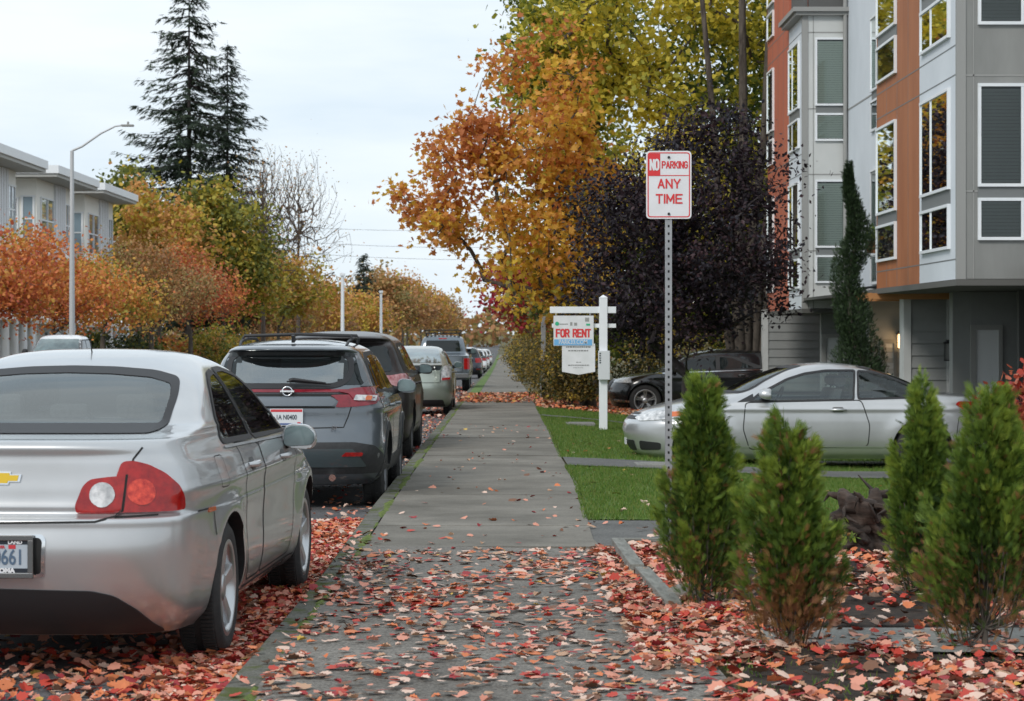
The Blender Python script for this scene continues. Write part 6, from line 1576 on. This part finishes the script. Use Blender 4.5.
# ---- firs ---------------------------------------------------------------------------------
P_FIR = palette('fir_needle', [(0.014,0.024,0.014),(0.022,0.036,0.020),(0.034,0.052,0.028)], trans=.05)
def fir(label, base, H, Rm, seed, group=None, nl=46, z0=.12, size=.9, dens=1.0):
    g = np.random.default_rng(seed); root = empty('fir_tree', base); tag(root, label, 'tree', group)
    nodes = [np.array([0,0,-.2])]; par = [-1]; rd = [H*.014]
    for i in range(1, 21): nodes.append(np.array([0,0,H*i/20])); par.append(i-1); rd.append(H*.013*(1-i/20.5))
    PP, DD, SS = [], [], []
    for i in range(nl):
        f = z0+(1-z0)*(i/nl)**1.0; z = H*f+g.normal(0, .1)
        env = np.interp(f, [z0, .25, .5, .75, .92, 1], [.9, 1, .82, .52, .2, .03])*Rm
        for b in range(int(5+3*(1-f))):
            a = g.uniform(0, 2*math.pi); L = env*g.uniform(.45, 1.15)
            if L < .25: L = .25
            # branch sweeps down and turns up at its tip
            n = max(3, int(L/.45)); k0 = min(20, int(f*20)); prev = k0
            sl = g.uniform(-.42, -.12)
            for q in range(1, n+1):
                t = q/n; r = L*t; p = np.array([r*math.cos(a), r*math.sin(a), z+L*(sl*t+.16*t*t*t)])
                if q == 1: nodes.append(np.array([0,0,z])); par.append(k0); rd.append(.05); prev = len(nodes)-1
                nodes.append(p); par.append(prev); rd.append(.045*(1-t)+.012); prev = len(nodes)-1
                m_ = int(3*dens+1)
                for _ in range(m_):
                    s = g.choice([-1, 1]); d = np.array([math.cos(a+s*g.uniform(.3,1.2)), math.sin(a+s*g.uniform(.3,1.2)), g.uniform(-.75, .0)])
                    PP.append(p+g.normal(0, .12, 3)); DD.append(d); SS.append(size*g.uniform(.55, 1.15)*(.6+.6*(1-t*.5)*min(1, L/2)))
    tubes('trunk', np.array(nodes), np.array(par), np.array(rd), M['bark_dark'], root, 5)
    PP = np.array(PP); DD = np.array(DD); N = len(PP)
    Mx = along(DD, g.normal(0, .5, N)+math.pi)
    scatter('needles', *NEEDLE, Mx, PP, np.array(SS), P_FIR, g.integers(3, size=N), root)
    return root
fir('tallest dark fir, left of the two behind the golden trees', (-26.2, 192, tz(-26, 192)), 33.5, 7.0, 301, 'tall firs', nl=50, size=.95, dens=1.3)
fir('slimmer dark fir, right and shorter of the two', (-23.6, 197, tz(-23, 197)), 28.0, 5.8, 302, 'tall firs', nl=46, size=.85, dens=1.2)
fir('small distant fir beside the light poles', (-18.5, 305, tz(-18, 305)), 14.2, 3.2, 303, None, nl=40, size=.9, z0=.05)

# ---- hedge and greenery at the foot of the left row ----------------------------------------
P_DARK = palette('dark_leaf', [(0.02,0.03,0.012),(0.035,0.05,0.016),(0.06,0.075,0.02),(0.12,0.12,0.02)])
for j, (x, y, rx, rz, pal, lab) in enumerate(((-21.2, 80, 1.2, 1.5, P_DARK, 'dark clipped bush at the left edge before the white columns'), (-21.5, 119, 1.6, 1.4, P_DARK, 'dark bush under the orange trees'), (-20.4, 127, 1.8, 1.3, P_DARK, 'second dark bush under the orange trees'), (-20.6, 138, 1.8, 1.1, P_ORANGE, 'low rusty hedge under the red-orange tree'),
        (-17.8, 140, 2.0, 1.7, P_GOLD, 'yellow green bush left of the grey crossover roof'), (-18.4, 154, 2.2, 1.6, P_GOLD, 'second yellow green bush behind the grey crossover'), (-18.4, 170, 2.2, 1.8, P_RUST, 'rusty bush at the foot of the bare trees'), (-18.2, 186, 2.3, 1.8, P_RUST, 'rusty bush beyond the bare trees'))):
    bush('garden_shrub', lab, (x, y, tz(x, y)), [(0,0,rz*.8,rx,rx*1.6,rz)], 55, 2600, .17, pal, 330+j, LEAF_QUAD, cr=.36, group='bushes across the road', tip=.006)
# ================================================================ STREET FURNITURE
# no parking sign
S0 = (1.115, 15.5)
sp = empty('parking_sign', (S0[0], S0[1], tz(*S0))); tag(sp, 'white and red no parking any time sign on a perforated steel pole', 'sign')
b = MB()   # perforated square tube: real holes in the front face, 25 mm pitch
pw = .022; z = -.1; top = 2.66
hz = []
while z < top: hz.append(z); z += .0508
for z in hz:
    b.box(-pw, -.0065, -pw, -pw+.003, z, z+.0508); b.box(.0065, pw, -pw, -pw+.003, z, z+.0508); b.box(-.0065, .0065, -pw, -pw+.003, z, z+.034)
b.box(-pw, pw, pw-.003, pw, -.1, top); b.box(-pw, -pw+.003, -pw+.003, pw-.003, -.1, top); b.box(pw-.003, pw, -pw+.003, pw-.003, -.1, top)
b.build('pole', M['steel'], sp)
b = MB(); b.box(-.010, .010, -.012, .012, -.1, top-.01); b.build('pole_core', M['dark_metal'], sp)
SZ = 2.455
pan = empty('x'); bpy.data.objects.remove(pan)
def rrect(w_, h_, r): return rounded([(-w_/2,-h_/2),(w_/2,-h_/2),(w_/2,h_/2),(-w_/2,h_/2)], r, 6)
b = MB(); b.prism([(x, y+SZ) for x, y in rrect(.305, .457, .03)], 'y', -.032, -.028); panel = b.build('sign_panel', M['sign_white'], sp)
def ring(w_, h_, r, t, yy, m, name):
    o = rrect(w_, h_, r); i = rrect(w_-2*t, h_-2*t, max(.004, r-t)); n = len(o)
    mb = MB(); mb.add([(x, yy, y+SZ) for x, y in o]+[(x, yy, y+SZ) for x, y in i], [(k, (k+1) % n, n+(k+1) % n, n+k) for k in range(n)]); return mb.build(name, m, panel)
ring(.285, .437, .023, .007, -.0335, M['sign_red'], 'red_border')
b = MB(); b.box(-.135, -.058, -.0345, -.0325, SZ+.06, SZ+.21); b.build('red_field', M['sign_red'], panel)
b = MB(); b.box(-.056, .135, -.0340, -.0325, SZ+.0605, SZ+.0655); b.build('red_line', M['sign_red'], panel)
sign_text('lettering', 'NO', -.0965, SZ+.135, -.0365, .078, .066, .0125, M['sign_white'], panel)
sign_text('lettering', 'PARKING', .040, SZ+.135, -.035, .050, .176, .0075, M['sign_red'], panel)
sign_text('lettering', 'ANY', .002, SZ+.008, -.035, .066, .155, .0105, M['sign_red'], panel)
sign_text('lettering', 'TIME', .002, SZ-.094, -.035, .066, .182, .0105, M['sign_red'], panel)
for dz in (.185, -.195):
    b = MB(); b.tube([(0,-.031,SZ+dz),(0,-.040,SZ+dz)], .009, 8); b.build('bolt', M['dark_metal'], panel)

# for-rent post
fx, fy = 1.70, 39.0
rp_ = empty('rent_sign', (fx, fy, tz(fx, fy))); tag(rp_, 'white timber post with arm and hanging for rent board on the lawn', 'sign')
s_ = 1/58.97
def Z(py): return (430-py)*s_
def Xp(px): return (px-603.3)*s_
b = MB(); b.box(-.068,.068,-.068,.068,-.1,Z(297),bev=.006); b.add([(-.075,-.075,Z(297)-.001),(.075,-.075,Z(297)-.001),(.075,.075,Z(297)-.001),(-.075,.075,Z(297)-.001),(0,0,Z(297)+.05)], [(0,1,4),(1,2,4),(2,3,4),(3,0,4),(3,2,1,0)]); b.build('post', M['white_paint'], rp_)
b = MB(); b.box(Xp(550), Xp(616), -.048, .048, Z(312.5), Z(306), bev=.005); b.build('arm', M['white_paint'], rp_)
b = MB(); b.box(Xp(552), Xp(616), -.02, .02, Z(327), Z(323)); b.build('rail', M['white_paint'], rp_)
b = MB(); b.prism([(Xp(562),Z(343)),(Xp(595),Z(343)),(Xp(595),Z(371)),(Xp(578.5),Z(374)),(Xp(562),Z(371))], 'y', -.055, -.045); low = b.build('lower_board', M['sign_white'], rp_)
b = MB(); b.box(Xp(553.5), Xp(593.5), -.065, -.055, Z(345), Z(315)); up = b.build('upper_board', M['sign_white'], rp_)
b = MB(); b.box(Xp(554), Xp(592), -.068, -.065, Z(344.6), Z(338.6)); b.build('blue_band', M['sign_blue'], up)
for px in (556, 590):
    b = MB(); b.tube([(Xp(px),-.06,Z(315)),(Xp(px),-.04,Z(312))], .008, 6); b.build('hook', M['steel'], up)
sign_text('lettering', 'FOR RENT', Xp(573.3), Z(332.5), -.069, .148, .60, .027, M['sign_red'], up)
text('lettering', 'PARK33.COM', .105, (Xp(573), -.0705, Z(341.5)), (R(90),0,0), M['sign_white'], up, bold=.001, sx=.78)
b = MB(); b.tube([(Xp(557),-.066,Z(323)),(Xp(557),-.07,Z(323))], .035, 10); b.box(Xp(586),Xp(590),-.068,-.065,Z(325),Z(323)); b.build('green_mark', M['sign_green'], up)
b = MB(); b.box(Xp(559.5),Xp(568),-.067,-.065,Z(324),Z(323)); b.box(Xp(570),Xp(572.3),-.067,-.065,Z(325),Z(321.5)); b.box(Xp(574),Xp(577),-.067,-.065,Z(325),Z(322)); b.box(Xp(585),Xp(589),-.067,-.065,Z(321),Z(317)); b.build('grey_mark', M['trim_grey'], up)
b = MB()
for py, x0, x1, t in ((346.3,566,591,1.2),(350,568,588,1.1),(361.5,576,581,.6),(364.5,568,589,1.0),(367,573,583,.4)): 
    x = x0
    while x < x1: w2 = fr.uniform(1.2, 2.6); b.box(Xp(x), Xp(min(x1, x+w2)), -.058, -.055, Z(py+t/2), Z(py-t/2)); x += w2+.5
b.build('small_print', M['ink_grey'] if 'ink_grey' in M else M['trim_grey'], low)
b = MB(); b.box(Xp(598), Xp(609.6), -.16, -.069, Z(379), Z(350), bev=.01); fb = b.build('leaflet_box', M['plate_white'], rp_)
b = MB()
for i in range(5): b.box(Xp(599), Xp(600.6), -.163, -.159, Z(352+i*2.3+1.4), Z(352+i*2.3))
b.build('box_print', M['ink_dark'], fb)

# grey post behind the hanging sign
b = MB(); b.box(-.06,.06,-.06,.06,-.1,2.2,bev=.006); b.box(-.09,.09,-.06,-.05,.02,.5)
o = b.build('grey_post', M['steel']); o.location = (1.08, 61.5, tz(1.08, 61.5)); tag(o, 'grey metal post among the shrubs at the pavement edge, left of the hanging sign', 'post')

# street lamp across the road
X_, Y_ = -14.95-.95, 85.0
lx = (72-503)*80/2300
sl_ = empty('street_lamp', (lx, 80, tz(-15.9, 80)+.02)); tag(sl_, 'tall pale street lamp with a curved arm in front of the flat roofed houses', 'street lamp')
Ht = 8.95+.45-.25
b = MB(); b.tube([(0,0,-.1),(0,0,.5),(0,0,Ht-.95)], [.12,.11,.065], 12); b.box(-.2,.2,-.2,.2,0,.06); b.build('pole', M['lamp_pole'] if 'lamp_pole' in M else M['trim_grey'], sl_)
b = MB(); b.tube([(0,0,Ht-.95),(.35,0,Ht-.80),(1.0,0,Ht-.35),(1.5,0,Ht-.10),(1.8,0,Ht-.06)], [.045,.04,.035,.03,.03], 8); b.build('arm', M['lamp_pole'] if 'lamp_pole' in M else M['trim_grey'], sl_)
b = MB(); b.box(1.72,2.15,-.12,.12,Ht-.11,Ht-.04,bev=.02); b.tube([(1.95,0,Ht-.05),(1.95,0,Ht+.06)], .04, 8); b.build('lamp_head', M['trim_grey'], sl_)
# light poles further up
for px, ztop, d, lab in ((342.5, 276, 150, 'thin white light pole, left of two beyond the grey crossover'), (381, 293, 190, 'thin white light pole, right of two, beside the orange maple')):
    x = (px-503)*d/2300; z1 = EYE+(333-ztop)*d/2300; zb = tz(x, d)
    p = empty('light_pole', (x, d, zb)); tag(p, lab, 'pole', 'white light poles')
    b = MB(); b.tube([(0,0,-.1),(0,0,z1-zb)], [.14,.10], 8); b.build('pole', M['white_paint'], p)
    b = MB(); b.box(-.16,.16,-.16,.16,z1-zb,z1-zb+.2,bev=.03); b.build('pole_cap', M['white_paint'], p)
# overhead wires across the far sky
for k, (ya, yb) in enumerate(((226, 222), (240, 242), (251, 255))):
    d = 210; xa, xb = (265-503)*d/2300, (640-503)*d/2300
    za, zb = EYE+(333-ya)*d/2300, EYE+(333-yb)*d/2300
    b = MB(); b.tube([(xa+(xb-xa)*t, d, za+(zb-za)*t-1.2*math.sin(math.pi*t)*.5) for t in np.linspace(0, 1, 14)], .013, 4, caps=False)
    o = b.build('overhead_wire', M['dark_metal']); tag(o, ['overhead wire across the street, uppermost of three', 'overhead wire across the street, middle of three', 'overhead wire across the street, lowest of three'][k], 'wire', 'overhead wires')
# small white post and yard sign across the street
b = MB(); b.box(-.1,.1,-.1,.1,0,.9,bev=.01); b.box(-.13,.13,-.13,.13,.9,.96,0); o = b.build('white_bollard', M['white_paint']); o.location = ((129-503)*105/2300, 105, tz(-17, 105)); tag(o, 'short white post across the street right of the porch columns', 'post')

# ---- driftwood stump and rocks -------------------------------------------------------------
def blob(name, loc, size, m, seed, amp, fr_, label, cat, sub=4, sq=(1,1,1)):
    g = np.random.default_rng(seed); bm = bmesh.new(); bmesh.ops.create_icosphere(bm, subdivisions=sub, radius=1)
    W = [(g.normal(0, fr_, 3), g.uniform(0, 6.28), g.uniform(.3, 1)) for _ in range(14)]
    for v in bm.verts:
        c = np.array(v.co); s = sum(w_*math.sin(float(np.dot(k, c))+p) for k, p, w_ in W)/14
        c = c*(1+amp*s*2.2); c[2] = max(c[2], -.55); v.co = Vector(c*np.array(size)*np.array(sq))
    me = bpy.data.meshes.new(name); bm.to_mesh(me); bm.free()
    for p in me.polygons: p.use_smooth = True
    o = link(name, me, m); o.location = loc
    if label: tag(o, label, cat)
    return o
M['driftwood'] = mat('driftwood', (0.018,0.012,0.009), 0.8, c2=(0.075,0.05,0.038), scale=7, bump=1.0, bscale=14, stretch=(.5,1,3))
st = blob('wood_stump', (2.37, 15.1, tz(2.37, 15.1)+.15), (.19,.17,.25), M['driftwood'], 8, .95, 5.5, 'dark twisted driftwood stump between the second and third evergreens', 'stump', 5)
g_ = random.Random(6); b = MB()
for k in range(12):
    a = g_.uniform(0, 6.28); z0 = g_.uniform(-.05, .24); r = .13
    pts = [(r*.5*math.cos(a), r*.5*math.sin(a), z0)]
    for q in range(4): a += g_.uniform(-.5, .5); r += .035; pts.append((r*math.cos(a), r*math.sin(a), z0+.03*q*g_.uniform(-.6, 1.5)))
    b.tube(pts, [.038,.030,.024,.016,.004], 6)
rt = b.build('root', M['driftwood'], st)
M['rock'] = mat('rock', (0.20,0.19,0.17), 0.85, c2=(0.33,0.32,0.29), scale=9, bump=.6)
blob('rock', (.965, 12.35, .05), (.085,.07,.055), M['rock'], 12, .25, 2.0, 'pale rounded stone beside the edging board under the leftmost evergreen', 'rock', 4)

# ================================================================ FALLEN LEAVES
P_FALL = [leaf_mat('fallen_%s' % n_, c, trans=.0, rough=.6) for n_, c in (('red', (0.46,0.055,0.035)), ('orange', (0.60,0.19,0.08)), ('salmon', (0.62,0.27,0.19)), ('pale', (0.66,0.47,0.38)), ('crimson', (0.30,0.035,0.04)), ('tan', (0.46,0.28,0.18)), ('brown', (0.18,0.085,0.05)), ('yellow', (0.58,0.38,0.08)))]
W_FALL = np.array([.13,.13,.26,.19,.07,.11,.10,.01])
def fold_leaf(k, wx, wy):
    V, F = maple_leaf(.1, 1); return [(x*wx*math.cos(k*abs(x)), y*wy, z+abs(x)*math.sin(k)*.8+.15*k*(y-.4)**2) for x, y, z in V], F
VARS = [maple_leaf(.10, 1), fold_leaf(.35, .85, 1.0), maple_leaf(.16, -1), fold_leaf(.7, .62, .9)]
def zsurf(x, y):
    kx = kerb_x(y)
    if x < kx: return gz(y)-.13
    if x < rw(y): return gz(y)+.008
    return tz(x, y)+.014
LV = {k: [] for k in range(4)}
def leaves(n, xf, yf, seed, smin=.045, smax=.09, pile=0.0, tilt=.28, w=None, zf=None):
    g = np.random.default_rng(seed)
    for _ in range(n):
        y = yf(g); x = xf(g, y)
        z = (zf or zsurf)(x, y)+.006+g.random()*pile
        v = int(g.integers(4)); s = (smin+(smax-smin)*g.random()**1.3)*g.choice([.6, 1, 1, 1.2])*(1.15 if v < 3 else 1)
        nr = np.array([g.normal(0, tilt), g.normal(0, tilt), 1.0])
        if v == 2: z += .010
        s *= .74
        LV[v].append((x, y, z, nr[0], nr[1], nr[2], g.uniform(0, 6.28), s, g.choice(8, p=W_FALL if w is None else w)))
U = lambda a, b: (lambda g: g.uniform(a, b))
# gutter: dense drifts
leaves(12000, lambda g, y: kerb_x(y)-.02-abs(g.normal(0, .28)) if g.random() < .8 else g.uniform(-2.6, -1.2), lambda g: g.uniform(7.5, 19.5), 1, .05, .085, pile=.035, tilt=.35, w=np.array([.22,.20,.25,.09,.09,.07,.07,.01]))
leaves(1500, lambda g, y: g.uniform(-4.2, -1.3), lambda g: g.uniform(7.0, 11.5), 2, .05, .085)
leaves(900, lambda g, y: kerb_x(y)-abs(g.normal(0, .35)), lambda g: g.uniform(19.5, 58), 3, .05, .09, pile=.02)
leaves(150, lambda g, y: kerb_x(y)+g.uniform(0, .3), U(8, 17), 4, .05, .08)
# bed: thick towards the edging board
patchy = lambda x, y: math.sin(x*4.1+y*1.3)+math.sin(x*1.7-y*3.7+1)
def px_(lo, hi, th):
    def f(g, y):
        for _ in range(6):
            x = g.uniform(lo, hi)
            if patchy(x, y) > th or g.random() < .18: return x
        return x
    return f
leaves(4200, px_(.78, 4.6, -.5), U(11.15, 15.6), 5, .05, .09, pile=.03, tilt=.35)
leaves(2100, lambda g, y: g.uniform(.58, 1.2), U(9.8, 15.4), 6, .05, .09, pile=.02, tilt=.3)
leaves(420, lambda g, y: g.uniform(.95, 4.0), U(10.35, 11.1), 7, .05, .09)
leaves(2600, px_(.85, 3.8, .15), lambda g: 8.3+2.1*g.random(), 8, .055, .095, pile=.03, tilt=.35)
# footway beyond the near part
leaves(1500, px_(-1.0, .85, -1.1), lambda g: 8.6+6.8*g.random(), 9, .055, .09, tilt=.12)
leaves(420, px_(-1.0, .85, -.3), lambda g: 11.8+3.5*g.random(), 19, .05, .085, tilt=.15)
leaves(150, lambda g, y: g.uniform(-.9, .7), lambda g: 15.8+g.random()**1.4*24, 10, .05, .085)
leaves(190, lambda g, y: g.uniform(.8, 5), lambda g: 18.3+g.random()*20, 11, .06, .1, w=np.array([.05,.15,.15,.25,.05,.25,.05,.05]))
leaves(50, lambda g, y: g.uniform(.7, 2.6), lambda g: g.uniform(15.8, 18), 12, .05, .09)
# drift across the far footway
leaves(1700, lambda g, y: g.uniform(.8, 3.6), lambda g: 50.6+g.random()*5, 16, .08, .13, pile=.06, tilt=.5, w=np.array([.04,.34,.08,.03,.03,.28,.15,.05]))
leaves(3000, lambda g, y: g.uniform(-1.1, 3.0), lambda g: 55+g.random()**.8*11, 13, .09, .15, pile=.05, tilt=.5, w=np.array([.05,.38,.08,.03,.03,.23,.15,.05]))
leaves(500, lambda g, y: g.uniform(-2.0, -1.1), U(48, 90), 14, .09, .15, pile=.03, tilt=.4)
leaves(900, lambda g, y: g.uniform(-22, -15.8), U(80, 150), 15, .12, .2, w=np.array([.1,.4,.1,.05,.05,.2,.05,.05]))
allv = []; V0 = []; F0 = []; MI0 = []; nb = 0
for v, rows_ in LV.items():
    A = np.array(rows_); tv, tf = VARS[v]; tv = np.array(tv); n = len(A)
    Mx = rot_from(A[:, 3:6], A[:, 6]); V = np.einsum('nij,vj->nvi', Mx, tv-np.array([0,.36,0]))*A[:, 7][:, None, None]+A[:, None, :3]
    V0.append(V.reshape(-1, 3)); F0.append((np.array(tf)[None]+np.arange(n)[:, None, None]*len(tv)).reshape(-1, 3)+nb); nb += n*len(tv)
    MI0.append(np.repeat(A[:, 8].astype(int), len(tf)))
o = np_mesh('fallen_leaves', np.concatenate(V0), [np.concatenate(F0)], P_FALL, midx=np.concatenate(MI0)); tag(o, 'drifts of red and orange fallen leaves in the gutter, the bed and over the pavement', 'fallen leaves', kind='stuff')
# the leaves that show largest are objects of their own
g = np.random.default_rng(77); CN = ['red', 'orange', 'salmon pink', 'pale pink', 'dark crimson', 'tan', 'brown', 'yellow']
meshes = {}
for k in range(8):
    for v in range(4):
        tv, tf = VARS[v]; me = bpy.data.meshes.new('fallen_leaf'); me.from_pydata([(x, y-.36, z) for x, y, z in tv], [], tf); me.materials.append(P_FALL[k]); meshes[k, v] = me
for i in range(298):
    y = 8.75+4.0*g.random()**.95; x = g.uniform(-.98, .70 if g.random() < .7 else 1.0)
    if g.random() < .35: x = .25+.75*g.random()
    k = int(g.choice(8, p=W_FALL)); v = int(g.integers(4))
    o = bpy.data.objects.new('fallen_leaf', meshes[k, v]); col.objects.link(o); s = g.uniform(.042, .072); o.scale = (s, s, s)
    o.location = (x, y, zsurf(x, y)+.008+(.012 if v == 2 else 0)); o.rotation_euler = (g.normal(0, .09), g.normal(0, .09), g.uniform(0, 6.28))
    tag(o, '%s fallen leaf lying loose on the near asphalt pavement' % CN[k], 'leaf', 'loose %s leaves on the near pavement' % CN[k])

# ================================================================ GRASS
def grass(name, n, xf, yf, h0, h1, mats, label, seed, clump=0.0):
    g = np.random.default_rng(seed); Y = yf(g, n); X = xf(g, Y)
    Zs = np.array([tz(a, b_)+.008 for a, b_ in zip(X, Y)])
    P = np.stack([X, Y, Zs], 1); d = g.normal(0, .35, (n, 3)); d[:, 2] = 1
    Mx = along(d, g.uniform(0, 6.28, n))
    tv = [(-.09,0,0),(.09,0,0),(.05,.6,.05),(0,1,.16),(-.05,.6,.05)]
    o = scatter(name, tv, [(0,1,2,3,4)], Mx, P, g.uniform(h0, h1, n), mats, g.integers(len(mats), size=n)); tag(o, label, 'grass', kind='stuff')
P_GR = palette('grass', [(0.07,0.14,0.02),(0.10,0.185,0.028),(0.14,0.22,0.04),(0.18,0.21,0.055)], trans=.2)
rwv = np.vectorize(rw)
def strip_x(a, b): return lambda g, Y: rwv(Y)+.03+g.random(len(Y))*(b) - (g.random(len(Y)) < .02)*g.random(len(Y))*.08 if 0 else rwv(Y)-.03+g.random(len(Y))*(b)
grass('grass', 70000, strip_x(0, 4.9), lambda g, n: 18.03+g.random(n)**1.05*8.0, .025, .05, P_GR, 'short green lawn between the near path and the first drive strip', 1)
grass('grass', 60000, strip_x(0, 5.0), lambda g, n: 28.0+g.random(n)*16.3, .03, .06, P_GR, 'short green lawn round the white sign post', 2)
grass('grass', 12000, strip_x(0, 5.0), lambda g, n: 45.2+g.random(n)*5.2, .04, .07, P_GR, 'green lawn in front of the garden shrubs', 3)
grass('grass', 700, lambda g, Y: .95+g.random(len(Y))**1.5*2.6, lambda g, n: 8.6+g.random(n)*1.7, .02, .05, P_GR, 'sparse green weeds in the mulch of the bed', 4)
# undergrowth between the two middle evergreens
bush('ground_shrub', 'low bluish green shrub at the foot of the driftwood stump', (1.83, 13.6, tz(1.83, 13.6)), [(0,0,.14,.22,.2,.12)], 30, 1500, .035, P_ARB, 401, cr=.06, tip=.002)
